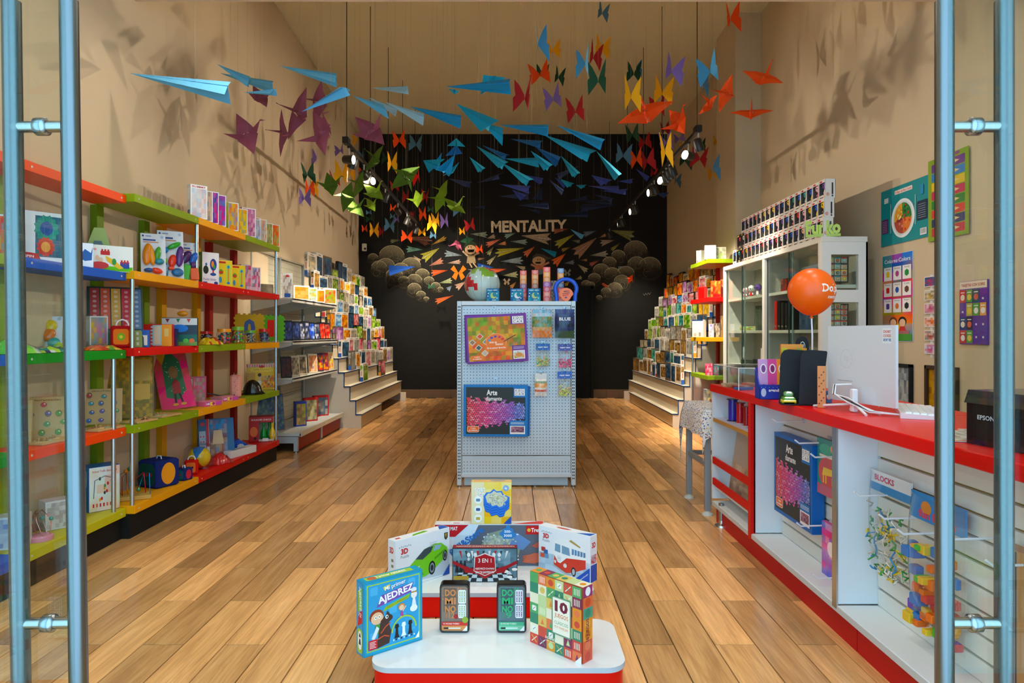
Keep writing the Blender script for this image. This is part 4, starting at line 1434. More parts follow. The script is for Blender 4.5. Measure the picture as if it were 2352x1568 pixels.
# ------------------------------------------------------------------ on and on top of the pegboard rack
PT = 1.5105
def edu(p, x, y, s, dark):
	"""the six-tile EDU CAR mark"""
	for i, ch in enumerate('EDUCAR'):
		cx_, cy_ = x + (i % 3) * s, y - (i // 3) * s
		p.rc(cx_ - s * .47, cy_ - s * .47, cx_ + s * .47, cy_ + s * .47, '#f4f4f2')
		p.tx(ch, cx_, cy_, None, s * .62, dark, .02)
def art_diamond(p, w, h):
	p.rc(.02, .02, w - .02, h - .02, '#2c3230')
	R_ = random.Random(21)
	n = 26
	s = (w - .05) / n
	for j in range(18):
		for i in range(n):
			x, y = .025 + i * s, .05 + j * s * .86
			u, v = i / n, j / 17
			lo, hi = .10 + .3 * max(0, u - .3) + .06 * math.sin(i * 2.1), .95 - .18 * u + .07 * math.sin(i * 1.7)
			if not lo < v < hi or y > h - .05:
				continue
			a = mixc(C('#e8404a'), C('#e84aa0'), min(1, u * 2.4))
			c = mixc(a, C('#6a6ae0'), min(1, max(0, u * 1.9 - .6)))
			c = mixc(c, C('#6aa8e0'), max(0, u - .7) * 1.6)
			c = mixc(c, R_.choice([C('#ffffff'), C('#301830'), C('#e85050')]), R_.random() * .26)
			o_ = (j % 2) * s / 2
			tri = [(x + o_, y), (x + o_ + s, y), (x + o_ + s / 2, y + s * .86)] if i % 2 else [(x + o_ - s * .5, y + s * .86), (x + o_ + s * .5 + s, y + s * .86), (x + o_ + s / 2, y - .0)]
			p.lay = 2
			p.add([p.pt(min(max(q[0], .022), w - .022), q[1]) for q in tri], c)
	p.lay = 6
	p.rc(w - .115, h - .1, w - .02, h - .02, '#1878c4')
	edu(p, w - .095, h - .045, .028, '#1a4a80')
	p.tx('Arte', w * .44, h - .062, .085, .045, '#ffffff', .02)
	p.tx('diamante', w * .47, h - .11, .13, .032, '#ffffff', .012)
	p.rr(.03, .035, .125, .085, .014, '#f4f0ea'); p.rr(.033, .038, .122, .082, .012, '#e86a1c')
	p.tx('5 años', .078, .068, .04, .011, '#ffffff', .02); p.tx('en adelante', .078, .052, .07, .011, '#ffffff', .02)
	p.rc(w * .715, .02, w - .02, .13, '#1878c4')
	for i in range(3):
		p.rc(w * .735, .115 - i * .007, w - .03, .117 - i * .007, '#e8f0f6')
	p.rc(w * .725, .022, w - .022, .088, '#eeeae6')
	p.pic(w * .74, .036, w - .03, .082, ['#3a2030', '#c8a0b0', '#8a3a44', '#506a90'], 31, 'mix', 8, 6)
def art_paint(p, w, h):
	p.pic(.018, .018, w - .018, h - .018, ['#d8702a', '#6a9a3a', '#e8b030', '#3c5a34', '#c84a2a', '#8aa860'], 17, 'mix', 14, 10)
	a = .62
	for i in range(3):
		for j in range(4):
			x, y = .05 + i * .062 - j * .0 + j * .048, .17 + i * .045 - j * .045
			if not (.03 < x < .24 and .035 < y < .24):
				continue
			q = [(x - .03, y), (x, y - .027), (x + .03, y), (x, y + .027)]
			p.pg(q, '#d8d4cc')
			q = [(x - .022, y), (x, y - .02), (x + .022, y), (x, y + .02)]
			p.pg(q, ['#9a7a5a', '#4a5a50', '#c8b49a', '#3a4a7a', '#e8501c', '#8a7a64', '#e83a1c', '#5a3a2a', '#f08a2a', '#a8481c', '#c8a040', '#445a3a'][i * 4 + j])
	p.el(.24, .165, .085, .07, '#f2a45c', 20); p.el(.24, .163, .08, .066, '#ee7a1e', 20)
	for k, c in enumerate(('#2f9ad0', '#4a50b8', '#5a4aa8', '#c83a6a', '#d8342a')):
		an = math.radians(160 - k * 33)
		p.el(.24 + .058 * math.cos(an), .165 + .044 * math.sin(an), .012, .009, c)
	p.tx('Arte en', .215, .165, .06, .018, '#fff2e0', .02); p.tx('lienzo', .265, .148, .06, .018, '#fff2e0', .02)
	p.rr(.155, .1, .325, .135, .008, '#f07c1c'); p.tx('Sé tu pintor favorito', .24, .117, .15, .016, '#ffffff', .015)
	p.rr(.03, .025, .135, .065, .008, '#f07c1c'); p.tx('6 años', .082, .053, .04, .01, '#ffffff', .015); p.tx('en adelante', .082, .037, .07, .01, '#ffffff', .015)
	p.ln([(.3, .165), (.40, .215)], .006, '#3c3428'); p.ln([(.34, .125), (.43, .17)], .006, '#8a8478')
	p.rc(w - .128, h - .085, w - .018, h - .018, '#6a2f94')
	edu(p, w - .098, h - .036, .03, '#3a2450')
	p.rc(w - .125, .018, w - .018, .13, '#6a2f94')
	for i in range(3):
		p.rc(w - .115, .118 - i * .008, w - .03, .12 - i * .008, '#e8dcf0')
	p.rc(w - .118, .022, w - .025, .09, '#f2efe8')
	p.pic(w - .112, .028, w - .031, .084, ['#7a9a5a', '#c88a3a', '#e8a84a', '#cfe0ea', '#dce8f0'], 6, 'land', 6, 5)
	p.el(w - .072, .055, .028, .018, '#d8903c')
def flat_pack(name, label, x, z, w, h, col, art, yoff, rot, group):
	"""a thin boxed kit hung by its top edge on a hook"""
	T = thing(name, label, 'art kit', (x, PGY + yoff, z), 0, group)
	T.rotation_euler = (0, rot, 0)
	b = MB()
	b.box(-w / 2, w / 2, -.012, .012, -h / 2, h / 2, C(col), bev=.003)
	b.build('carton', 'card', T)
	if art:
		p = MB()
		p.frame((-w / 2, -.012, -h / 2), (1, 0, 0), (0, 0, 1))
		art(p, w, h)
		p.build('front_print', 'card', T)
	return T
def hook(x, z, L_, parent_y=PGY, label=None):
	b = MB()
	b.tube([(x, parent_y + .011, z), (x, parent_y - L_, z), (x, parent_y - L_ - .012, z + .012)], .0025, C('#9aa0a2'), 8)
	b.box(x - .012, x + .012, parent_y + .008, parent_y + .0115, z - .012, z + .02, C('#9aa0a2'))
	return b
for i, (x, z, lb) in enumerate(((W(1135, 708, PGY).x, W(0, 708, PGY).z, 'above the purple art kit'), (W(1139, 872, PGY).x, W(0, 872, PGY).z, 'above the blue art kit'), (W(1247, 707, PGY).x, W(0, 709, PGY).z, 'holding the cartoon bag'),
                               (W(1298, 707, PGY).x, W(0, 709, PGY).z, 'holding the dark blue bag'), (W(1247, 788, PGY).x, W(0, 789, PGY).z, 'holding the green bead bag'), (W(1298, 791, PGY).x, W(0, 792, PGY).z, 'holding the pink bead bag'),
                               (W(1242, 857, PGY).x, W(0, 858, PGY).z, 'holding the white clay pack'), (W(1297, 853, PGY).x, W(0, 854, PGY).z, 'holding the lime star bag'))):
	tag(hook(x, z, .085 if i < 2 else .06).build('peg_hook', 'metal'), 'wire peg hook %s' % lb, 'hook', 'hooks on the pegboard rack')
c_ = W(1135, 778, PGY)
flat_pack('art_kit', 'purple paint art kit hung behind the front purple one', c_.x, c_.z + .005, .47, .385, '#6a2f94', None, -.022, -.02, 'purple art kits on the pegboard')
c_ = W(1141, 777, PGY)
flat_pack('art_kit', 'purple paint art kit with colour palette, front of the pair', c_.x, c_.z, .49, .385, '#74349c', art_paint, -.05, .055 * -1 + .0, 'purple art kits on the pegboard')
c_ = W(1146, 942, PGY)
flat_pack('art_kit', 'blue diamond art kit hung behind the front blue one', c_.x, c_.z, .5, .4, '#1464ac', None, -.022, .012, 'blue art kits on the pegboard')
c_ = W(1139, 941, PGY)
flat_pack('art_kit', 'blue diamond art kit with pink triangles, front of the pair', c_.x, c_.z, .515, .415, '#1878c4', art_diamond, -.05, .005, 'blue art kits on the pegboard')
def bag(name, label, px, py, wpx, hpx, header, body, y=-.05, hcol='#2a66b4', text=None, beads=None, Y0=PGY, cat='bag', pal=None):
	"""a hanging bag: puffed film body, printed header card"""
	c = W(px, py, Y0 + y)
	w, h = wpx * (Y0 + y) / F, hpx * (Y0 + y) / F
	T = thing(name, label, cat, (c.x, Y0 + y, c.z), 0, 'bags on the pegboard rack')
	hh = h * header
	b = MB()
	nx, nz = 8, 8
	P, K = [], []
	for sg in (-1, 1):
		for j in range(nz + 1):
			for i in range(nx + 1):
				u, v = i / nx * 2 - 1, j / nz
				puff = .022 * (1 - abs(u) ** 2.5) * math.sin(math.pi * min(1, .08 + .9 * (1 - v)))
				P.append((u * w / 2 * (1 - .04 * math.sin(9 * v + sg)), sg * (puff + .001), -h / 2 + v * (h - hh)))
	n1 = (nx + 1) * (nz + 1)
	f1 = [(j * (nx + 1) + i, j * (nx + 1) + i + 1, (j + 1) * (nx + 1) + i + 1, (j + 1) * (nx + 1) + i) for j in range(nz) for i in range(nx)]
	if beads:
		b.mesh(P, f1 + [tuple(n1 + k for k in f[::-1]) for f in f1], C('#ffffff'), 0, True)
		b.build('film', 'film', T)
		b = MB()
		R_ = random.Random(px)
		for k in range(120):
			zz = -h * .45 + abs(R_.gauss(0, .22)) * h
			zz = min(zz, h * .2)
			x_ = (R_.random() - .5) * w * .86
			b.ball((x_, (R_.random() - .5) * .024, zz), .0042 + .0025 * R_.random(), C(R_.choice(beads)), 6, 4)
		o = b.build('beads', 'plastic', T)
		o['kind'] = 'stuff'
	else:
		R_ = random.Random(px + 1)
		cs = []
		for f in f1:
			zf = (P[f[0]][2] + h / 2) / (h - hh)
			cs.append([mixc(C(body[min(len(body) - 1, int(zf * len(body)))]), C(R_.choice(body)), .35) for _ in range(4)])
		b.mesh(P[:n1], f1, cs, 0, True)
		b.mesh(P[n1:], [f[::-1] for f in f1], C(body[0]), 0, True)
		b.build('printed_pouch', 'plastic', T)
	if header > .02:
		b = MB()
		b.box(-w / 2, w / 2, -.004, .004, h / 2 - hh, h / 2, C(hcol))
		b.frame((-w / 2, -.004, h / 2 - hh), (1, 0, 0), (0, 0, 1))
		if text:
			b.tx(text, w / 2, hh * .45, w * .7, hh * .28, '#ffffff', .02)
			for q in range(5):
				b.el(w * (.1 + .2 * q), hh * (.8 if q % 2 else .15), .002, .002, '#ffffff', 6)
		b.build('header_card', 'card', T)
	elif text:
		b = MB()
		b.frame((-w / 2, -.026, -h / 2), (1, 0, 0), (0, 0, 1))
		b.tx(text, w / 2, h * .66, w * .6, h * .11, '#f2f4ff', .02)
		b.build('lettering', 'card', T)
	return T
bag('craft_bag', 'green and orange craft pouch at the top of the pegboard', 1245, 743, 45, 64, 0, ['#e87820', '#e8a040', '#58883a', '#3f7a3a', '#a8cfe4', '#6ab0d8'], text=None)
bag('craft_bag', 'dark blue craft pouch at the top right of the pegboard', 1297, 743, 44, 66, 0, ['#3a5a20', '#1c3060', '#141c3c', '#1c2454', '#2a3a7c', '#34448c'], text='BLUE')
bag('bead_bag', 'bag of green glow beads with blue header on the pegboard', 1247, 816, 32, 54, .28, None, hcol='#2a6ab4', text='super stars', beads=['#bfe87a', '#e8e87a', '#8ad0a0', '#f0a078', '#e8f0c0'])
bag('bead_bag', 'bag of pink glow beads with violet header on the pegboard', 1298, 818, 33, 56, .27, None, hcol='#4a5aa8', text='super stars', beads=['#f06a9a', '#f08ab0', '#e84a84', '#f4a0c0'])
bag('clay_pack', 'white craft pack with red and green print on the pegboard', 1242, 883, 27, 52, .25, ['#e8e8e6', '#d83a3a', '#f0f0ee', '#f0a030', '#3a8a4a', '#f2f2f0'], hcol='#d8dcdc')
bag('bead_bag', 'bag of lime glow stars with blue header low on the pegboard', 1297, 882, 33, 58, .28, None, hcol='#3a6ac0', text='super stars', beads=['#d8f06a', '#e0f48a', '#f0f4c0', '#f0a0b8'])
# on top of the rack
g_ = thing('inflatable_globe', 'inflatable world globe on top of the pegboard rack', 'globe', (W(1107, 0, PGY + .16).x, PGY + .2, PT))
r = .148
b = MB()
R_ = random.Random(3)
n, k = 28, 16
LAND = [(.55, .62, .42, '#9ab82a'), (2.1, .5, .4, '#b8b43a'), (3.7, 1.5, .45, '#b8282c'), (4.35, 1.75, .26, '#c02830'), (5.2, .75, .5, '#7aa838'), (5.8, .55, .35, '#c84a3a'), (4.0, .7, .3, '#8ab03a')]
P, cs, fs = [], [], []
for i in range(k + 1):
	a = math.pi * i / k
	for j in range(n):
		th = 2 * math.pi * j / n
		P.append((r * math.sin(a) * math.cos(th), r * math.sin(a) * math.sin(th), r + r * math.cos(a)))
for i in range(k):
	for j in range(n):
		a, th = math.pi * (i + .5) / k, 2 * math.pi * (j + .5) / n
		c = C('#b9d0cc')
		for lt, la, lr, lc in LAND:
			dth = abs((th - lt + math.pi) % (2 * math.pi) - math.pi) * math.sin(a)
			if math.hypot(dth, a - la) < lr * (.75 + .4 * R_.random()):
				c = C(lc)
		cs.append(c)
		fs.append((i * n + j, (i + 1) * n + j, (i + 1) * n + (j + 1) % n, i * n + (j + 1) % n))
b.mesh(P, fs, cs, 0, True)
b.build('vinyl_ball', 'plastic', g_)
b = MB()
for q in range(12):
	a = q * math.pi / 6
	b.tube([((r + .0006) * math.sin(math.pi * i / 24) * math.cos(a), (r + .0006) * math.sin(math.pi * i / 24) * math.sin(a), r + (r + .0006) * math.cos(math.pi * i / 24)) for i in range(1, 24)], .0007, C('#8aa09e'), 4, caps=False)
o = b.build('seams', 'plastic', g_)
o['kind'] = 'stuff'
b = MB()
b.tube([(0, 0, 2 * r - .002), (0, 0, 2 * r + .012)], .006, C('#c8d4d2'), 10)
b.build('valve', 'plastic', g_)
def star_box(px, moon, label):
	def art(p):
		w = .105
		p.pic(.002, .002, w - .002, w - .002, ['#1a3f7c', '#1f8a9a', '#223f88', '#2aa0a8'], int(px), 'mix', 5, 5)
		p.el(w * .55, w * .45, w * .24, w * .24, moon, 20)
		p.el(w * .66, w * .54, w * .19, w * .2, '#1f7f98', 20)
		for x, y in ((.15, .62), (.8, .6), (.12, .4), (.82, .25)):
			p.el(w * x, w * y, .0045, .0045, '#f0f4e8', 8)
		p.tx('super stars', w * .48, w * .86, w * .75, w * .1, '#e8f4f8', .03)
		p.tx('moon', w * .6, w * .1, w * .3, w * .07, '#e8f0f4', .02)
	Y = PGY + .05
	carton('glow_star_box', label, (W(px, 0, Y).x, Y + .03, PT), 0, .105, .105, .05, '#1c5a90', {'front': art}, group='glow star boxes on the pegboard rack')
star_box(1132, '#b8c86a', 'small teal glow star box in front of the globe')
star_box(1187, '#d8dce0', 'small teal glow star box with white moon, middle of three')
star_box(1227, '#b4c474', 'small teal glow star box with green moon, right of three')
def jenga(px, py0, wpx, label, col, yb, top='#e86a5c'):
	Y = PGY + yb
	h = W(px, py0, Y).z - PT
	def art(p):
		w = wpx * Y / F
		cs = [top, '#e8a04c', '#d88a3c', col, '#c84a64', '#e87a6a', '#d85a5a']
		for i in range(7):
			p.rc(.001, h * (1 - (i + 1) / 7), w - .001, h * (1 - i / 7), cs[i])
			p.el(w / 2, h * (1 - (i + .5) / 7), w * .3, w * .3, mixc(C(cs[i]), C('#ffffff'), .25), 10)
	carton('tower_game_box', label, (W(px, 0, Y).x, Y + .035, PT), 0, wpx * Y / F, h, .07, '#c8584c', {'front': art}, group='tall game boxes on the pegboard rack')
jenga(1202, 621, 15, 'tall narrow coral box, left of the tall boxes on the rack', '#8a5a8c', .16)
jenga(1229, 620, 15, 'tall narrow coral and orange box, second on the rack', '#a86a4c', .19)
jenga(1256, 613, 16, 'tall narrow pink striped box, third and tallest on the rack', '#9a5aa8', .12, '#ee6a6a')
jenga(1288, 616, 14, 'tall narrow blue box behind the blue magnet on the rack', '#4a7aa8', .22, '#7aa0cc')
carton('pattern_box', 'dark box with diamond pattern between the tall coral boxes', (W(1270, 0, PGY + .3).x, PGY + .32, PT), 0, .08, .19, .05, '#2a3040', {'front': lambda p: p.pic(.004, .004, .076, .186, ['#2a3444', '#e8dcc0', '#5a2a3a', '#2a7a8a'], 4, 'mix', 6, 12)})
mg = thing('horseshoe_magnet', 'big blue horseshoe magnet with orange tag on the rack', 'toy', (W(1300, 0, PGY + .06).x, PGY + .075, PT))
b = MB()
pts = [(-.075, 0, .0), (-.078, 0, .06)] + [(.088 * math.cos(math.radians(a)), 0, .1 + .082 * math.sin(math.radians(a))) for a in range(190, -20, -15)] + [(.078, 0, .06), (.075, 0, 0)]
b.tube(pts, .0165, C('#0f56d8'), 12)
b.build('magnet_arm', 'plastic', mg)
b = MB()
b.prism([(.0 + .058 * math.cos(math.radians(a)) * (1.0 if math.sin(math.radians(a)) > -.3 else .75), -.03, .055 + .055 * math.sin(math.radians(a))) for a in range(0, 360, 20)][::-1], (0, .004, 0), C('#f4845c'))
b.frame((-.06, -.03, 0), (1, 0, 0), (0, 0, 1))
b.tx('SMALL', .064, .082, .05, .011, '#4a2a3a', .03, .18); b.tx('horseshoe', .06, .066, .06, .01, '#4a2a3a', .03, .18)
b.tx('MAGNET', .058, .05, .05, .011, '#c8283a', .03, .18)
b.el(.058, .03, .011, .006, '#4a4a8a')
b.build('tag', 'card', mg)
# ------------------------------------------------------------------ products on the left colour shelves
def LS(px, row, d, unit=2):
	"""a spot on a left shelf: photo column px, board row (0 lowest), d metres behind the front edge"""
	xf = UNITS[unit][3]
	X = xf - d
	return Vector((X, -X * F / (CX - px), LEV[row] + (-.012 if unit < 2 else 0) + .0008))
def bx(px, row, d, unit, w, h, t, rz, col, label, pal=None, style='mix', name='toy_box', side=None, text=None, cat='box', lean=0.0, border='#f2f2f0', extra=None, bl=None, group=None, tcol='#ffffff', seed=None):
	"""a carton on a left shelf with a printed front, spine and lettering"""
	sd = px if seed is None else seed
	def fr(p):
		if border:
			p.rc(.001, .001, w - .001, h - .001, border)
		q = min(w, h) * .07
		if pal:
			p.pic(q, q, w - q, h - q * (3.2 if text else 1), pal, sd, style, 6, 6)
		if text:
			p.tx(text, w / 2, h - q * 1.7, w * .8, q * 1.6, tcol if not border or border != '#f2f2f0' else '#c02a2a', .02)
		if extra:
			extra(p, w, h)
	def sp(p):
		p.rc(.001, .001, t - .001, h - .001, side or col)
		p.rc(t * .2, h * .55, t * .8, h * .9, mixc(C(side or col), C('#ffffff'), .35))
		p.rc(t * .2, h * .08, t * .8, h * .25, C(bl) if bl else mixc(C(side or col), C('#000000'), .35))
	return carton(name, label, LS(px, row, d, unit), rz, w, h, t, col, {'front': fr, 'left': sp}, cat=cat, lean=lean, group=group)
A1, A2, A3 = .75, 1.1, .45
# --- second row from the top (row 3)
def gears(p, w, h):
	p.rc(w * .28, h * .12, w * .88, h * .92, '#2a6a80')
	for x, y, r, c in ((.52, .68, .075, '#1f9a88'), (.5, .32, .055, '#d8402c')):
		P = []
		for k in range(24):
			q = r * (1.0 if k % 2 else .82)
			P.append((w * x + q * .8 * math.cos(k * math.pi / 12), h * y + q * math.sin(k * math.pi / 12)))
		p.pg(P, c)
		p.el(w * x, h * y, r * .4, r * .5, '#2a5a9c' if r > .06 else '#f0a040')
	p.pg([(0, 0), (w * .42, 0), (w * .34, h * .18), (0, h * .2)], '#d01c1c')
	p.tx('SPIN', w * .15, h * .12, w * .2, h * .05, '#ffffff', .02)
	p.el(w * .92, h * .86, .014, .018, '#2a4a9a')
bx(98, 3, .15, 1, .215, .27, .085, .92, '#d42018', 'red and white window box with toy gears on the blue board', side='#d42018', extra=gears, cat='toy')
bx(8, 3, .20, 1, .14, .22, .10, A3, '#e86a20', 'orange and red toy box beside the gear box at left edge', ['#e87a2c', '#2a9ac4', '#e83a2c', '#f0c040'], side='#e86a20', cat='toy')
bx(140, 3, .10, 1, .08, .12, .06, A3, '#1c3f7c', 'small dark blue box behind the steel handle on blue board', ['#1c3f7c', '#2a5a9c', '#14284c'], border=None)
def whale(p, w, h):
	p.rc(.002, .002, w - .002, h - .002, '#eaf0f4')
	p.pg([(w * .15, h * .4), (w * .5, h * .75), (w * .85, h * .6), (w * .95, h * .85), (w * .9, h * .3), (w * .5, h * .25)], '#2a62a8')
bx(192, 3, .055, 1, .085, .135, .05, .8, '#4a8ac4', 'narrow pale box with a blue whale on blue board', side='#7cbcdc', extra=whale)
def blocks(p, w, h):
	p.rc(.003, .003, w - .003, h - .003, '#eef0e6')
	p.pic(.003, .003, w - .003, h * .2, ['#6aa832', '#8ac44a', '#5a9a2a'], 4, 'mix', 6, 2)
	p.tx('falares', w * .14, h * .84, w * .2, h * .11, '#d83a2c', .02)
	for x, y, c in ((.42, .7, '#c82a2a'), (.82, .32, '#c8302c'), (.82, .22, '#2a4a9c')):
		p.rr(w * x - .025, h * y - .012, w * x + .025, h * y + .012, .003, c)
		for q in (-.016, 0, .016):
			p.rc(w * x + q - .005, h * y + .012, w * x + q + .005, h * y + .022, c)
	p.pg([(w * .42, h * .6), (w * .6, h * .45), (w * .8, h * .15), (w * .7, h * .1), (w * .45, h * .4)], '#f0c028')
	p.el(w * .6, h * .38, .012, .02, '#3a9a3a')
	p.el(w * .26, h * .5, .011, .016, '#f0c8a0'); p.el(w * .33, h * .42, .011, .016, '#f0c8a0')
	p.el(w * .3, h * .22, .05, .022, '#d83a3a')
bx(247, 3, .085, 1, .26, .155, .07, .78, '#5fa02c', 'green-edged building block box on the blue board', side='#6aa832', extra=blocks, cat='toy')
# wedge-shaped electronic toy behind it
t_ = thing('electronic_toy', 'lime and blue wedge-shaped electronic toy behind the block box', 'toy', LS(226, 3, .19, 1), .5)
b = MB()
b.prism([(-.11, -.06, 0), (.11, -.06, 0), (.035, -.06, .27), (-.02, -.06, .27)], (0, .10, 0), C('#a8b41c'), side=C('#1c4f9c'))
b.build('case', 'plastic', t_)
b = MB()
b.prism([(-.06, -.064, .06), (.06, -.064, .06), (.02, -.064, .19), (-.02, -.064, .19)], (0, .006, 0), C('#4a5a4c'))
b.build('screen', 'plastic', t_)
def toy_card(label, spot, rz, w, h, pieces, lean=.12, head='#2a3f8c'):
	"""white hang card with plastic toy pieces blistered on it"""
	T = thing('toy_card', label, 'toy', spot, 0, 'carded plastic tools on the yellow board')
	T.rotation_euler = (-lean, 0, rz)
	b = MB()
	b.box(-w / 2, w / 2, 0, .004, 0, h, C('#e4e2e4'), bev=.0008)
	b.frame((-w / 2, 0, 0), (1, 0, 0), (0, 0, 1))
	b.el(w * .1, h * .94, .007, .007, head, 8)
	b.rc(w * .2, h * .925, w * .42, h * .95, '#8a94b4')
	b.rc(w * .1, h * .83, w * .6, h * .865, head)
	b.rc(w * .1, h * .785, w * .72, h * .81, '#d8885c')
	b.el(w * .86, h * .93, .01, .011, '#b8c0d4', 10)
	b.build('card', 'card', T)
	for kind, x, z, sx, sz, c, ro in pieces:
		b = MB(Matrix.Translation((x * w - w / 2, -.016, z * h)) @ Matrix.Rotation(ro, 4, 'Y'))
		if kind == 'b':
			b.ball((0, 0, 0), 1, C(c), 14, 10, sc=(sx, .018, sz))
		elif kind == 'r':
			b.box(-sx, sx, -.014, .014, -sz, sz, C(c), bev=.006)
		elif kind == 'c':
			b.lathe([(.0001, -sz), (sx * .8, -sz), (sx, -sz * .4), (sx, sz * .6), (sx * .7, sz), (.0001, sz)], 14, C(c))
		b.build('toy_piece', 'plastic', T)
toy_card('toy tool card with orange tongs, leftmost of the three cards', LS(353, 3, .10), .62, .15, .29, [('b', .25, .5, .028, .075, '#f08a10', .1), ('b', .42, .48, .02, .07, '#f09414', -.12), ('b', .66, .52, .02, .05, '#4a9a28', .2), ('b', .72, .34, .03, .022, '#2a8a9a', 0), ('b', .3, .13, .03, .014, '#2a5aa0', 0), ('b', .62, .12, .035, .02, '#e8401c', .2)])
toy_card('toy tool card with green scoop and blue dropper, middle card', LS(393, 3, .07), .62, .165, .335, [('b', .62, .68, .05, .018, '#2aa828', -.5), ('b', .25, .58, .026, .024, '#1c8acc', 0), ('c', .22, .15, .026, .055, '#1a7aa8', 0), ('b', .26, .34, .014, .03, '#7cc828', 0), ('b', .55, .36, .026, .045, '#e83a18', .2), ('b', .84, .46, .026, .075, '#5a2a78', .1), ('b', .74, .12, .038, .03, '#1f6aa0', 0), ('r', .5, .2, .02, .012, '#e84a2a', 0)])
toy_card('toy tool card with purple scoop, rightmost of the three cards', LS(434, 3, .06), .62, .13, .285, [('b', .35, .6, .032, .055, '#4a2468', .6), ('b', .75, .58, .024, .05, '#1c62c0', .4), ('r', .35, .2, .024, .06, '#48c428', .15), ('r', .76, .17, .03, .045, '#e85a14', -.05), ('b', .7, .42, .02, .03, '#5a2a6c', 0)])
def globe_art(p, w, h):
	p.el(w * .66, h * .62, w * .2, h * .19, '#1f3f8c', 16)
	p.el(w * .62, h * .64, w * .08, h * .1, '#e88a2c'); p.el(w * .72, h * .56, w * .07, h * .07, '#3a9a4a')
	p.rc(w * .6, h * .36, w * .7, h * .44, '#d83a2c'); p.el(w * .65, h * .32, w * .18, h * .05, '#1f4f9c')
	p.el(w * .22, h * .45, w * .16, h * .13, '#1c2a24', 14)
	p.el(w * .24, h * .62, w * .06, h * .05, '#2a62a8')
	p.tx('Puzzle Globe', w * .45, h * .16, w * .75, h * .07, '#2a3468')
	p.rc(w * .06, h * .02, w * .3, h * .08, '#1c3f8c'); p.el(w * .82, h * .05, w * .12, h * .05, '#1c3f8c')
bx(474, 3, .11, 3, .14, .25, .12, .95, '#3d8a1c', 'green puzzle globe box with white front beside the toy cards', side='#3f8c1c', extra=globe_art, border='#e8e6ea', cat='toy')
YB_ = ['#e8c81c', '#f0d430', '#7ab82a', '#2a8ac8', '#e85a2c']
def ybox(p, w, h):
	p.rc(.002, .002, w - .002, h - .002, '#f0cc1c')
	p.rc(w * .1, h * .88, w * .55, h * .95, '#c8202c')
	p.rr(w * .55, h * .1, w * .9, h * .85, .008, '#b8d84a')
	p.rc(w * .68, h * .2, w * .78, h * .7, '#e88a2c'); p.el(w * .73, h * .75, w * .09, h * .06, '#1f8ad0'); p.el(w * .73, h * .14, w * .1, h * .05, '#1f7ac8')
	p.el(w * .24, h * .55, w * .16, h * .1, '#6aa82a'); p.el(w * .24, h * .53, w * .13, h * .06, '#d83a2c')
	p.el(w * .2, h * .25, w * .1, h * .12, '#3a9ac8')
bx(512, 3, .08, 3, .125, .215, .07, .85, '#e0bc14', 'yellow toothbrush-like toy box, nearer of the two alike', extra=ybox, side='#e8c414', cat='toy', group='yellow toy boxes on the red board')
bx(543, 3, .09, 3, .125, .205, .07, .85, '#e0bc14', 'yellow toothbrush-like toy box, farther of the two alike', extra=ybox, side='#e8c414', cat='toy', group='yellow toy boxes on the red board')
bx(562, 3, .14, 4, .10, .24, .07, .8, '#b01448', 'narrow magenta and teal doll box on the red board', ['#e8c0d0', '#2a8a94', '#d83a64', '#f0e8ec'], side='#a8103c', bl='#1f7a84', border='#e4d8dc')
bx(582, 3, .09, 4, .11, .225, .06, .8, '#d01c5c', 'white and pink toy box with black patches on red board', ['#f0d8dc', '#e82a6c', '#2a2024', '#f4eaea', '#3a6ab0'], side='#e0246c', border='#f2e4e6')
carton('wood_print', 'pale wood-grain picture panel at the end of the red board', LS(610, 3, .12, 4), .9, .17, .10, .02, '#8a8070', {'front': lambda p: p.pic(.004, .004, .166, .096, ['#a89c88', '#8c8270', '#b8ac98', '#706858'], 8, 'mix', 14, 3)}, cat='panel', lean=.1)
# --- top row (row 4): a line of games on the yellow and lime boards
TOP = [(453, .125, .25, '#d8d4d4', ['#e8e4e4', '#d8a8a0', '#a8c0d8', '#e0d8d0'], 'white rummy box with blue lettering, nearest on the top boards', 3), (470, .10, .235, '#9a9488', ['#a89c8c', '#c8a898', '#6a7484', '#d8c8b4'], 'grey game box beside the white rummy box on top', 3),
       (484, .10, .25, '#1c3f8c', ['#2a4a9c', '#e83a6a', '#3a8ac8', '#1c2a6c'], 'blue and pink game box, third on the top boards', 3), (500, .11, .25, '#1c4a8c', ['#2a5aa4', '#e8406c', '#c83a8a', '#2a8ac0'], 'blue and pink game box, fourth on the top boards', 3),
       (515, .05, .22, '#7a8a3c', ['#8a9a4c', '#c8b83c', '#6a7a34'], 'slim olive box on the top boards', 3), (528, .12, .235, '#d8b41c', ['#e8c83a', '#3a8ac8', '#e85a3c', '#d8a83a'], 'yellow word game box with blue star, nearer on top', 3),
       (551, .11, .22, '#d8b41c', ['#e8c83a', '#4a8aa8', '#d8803c', '#e8d05a'], 'yellow word game box in clear wrap, farther on top', 3), (568, .13, .255, '#a85a8a', ['#b86a9c', '#e8d0d8', '#7a3a5a', '#c8b0b8'], 'mauve game box standing tallest on the top boards', 3),
       (585, .09, .20, '#c8d4dc', ['#d8dce0', '#4a7ab0', '#c87a5a', '#b8c8d4'], 'pale blue and white game box above the lime board', 4), (599, .09, .21, '#b8b4a8', ['#c8c0b0', '#d87a4a', '#5a7aa0', '#d8d0c0'], 'grey game box with orange print above the lime board', 4),
       (613, .09, .20, '#8a8c64', ['#9a9c74', '#d8d4b8', '#6a6c44', '#b8a868'], 'olive wrapped game box above the lime board', 4), (628, .10, .215, '#c8481c', ['#d8582c', '#8a9a64', '#e88a4c', '#a8b484'], 'orange-topped game box, farthest on the top boards', 4)]
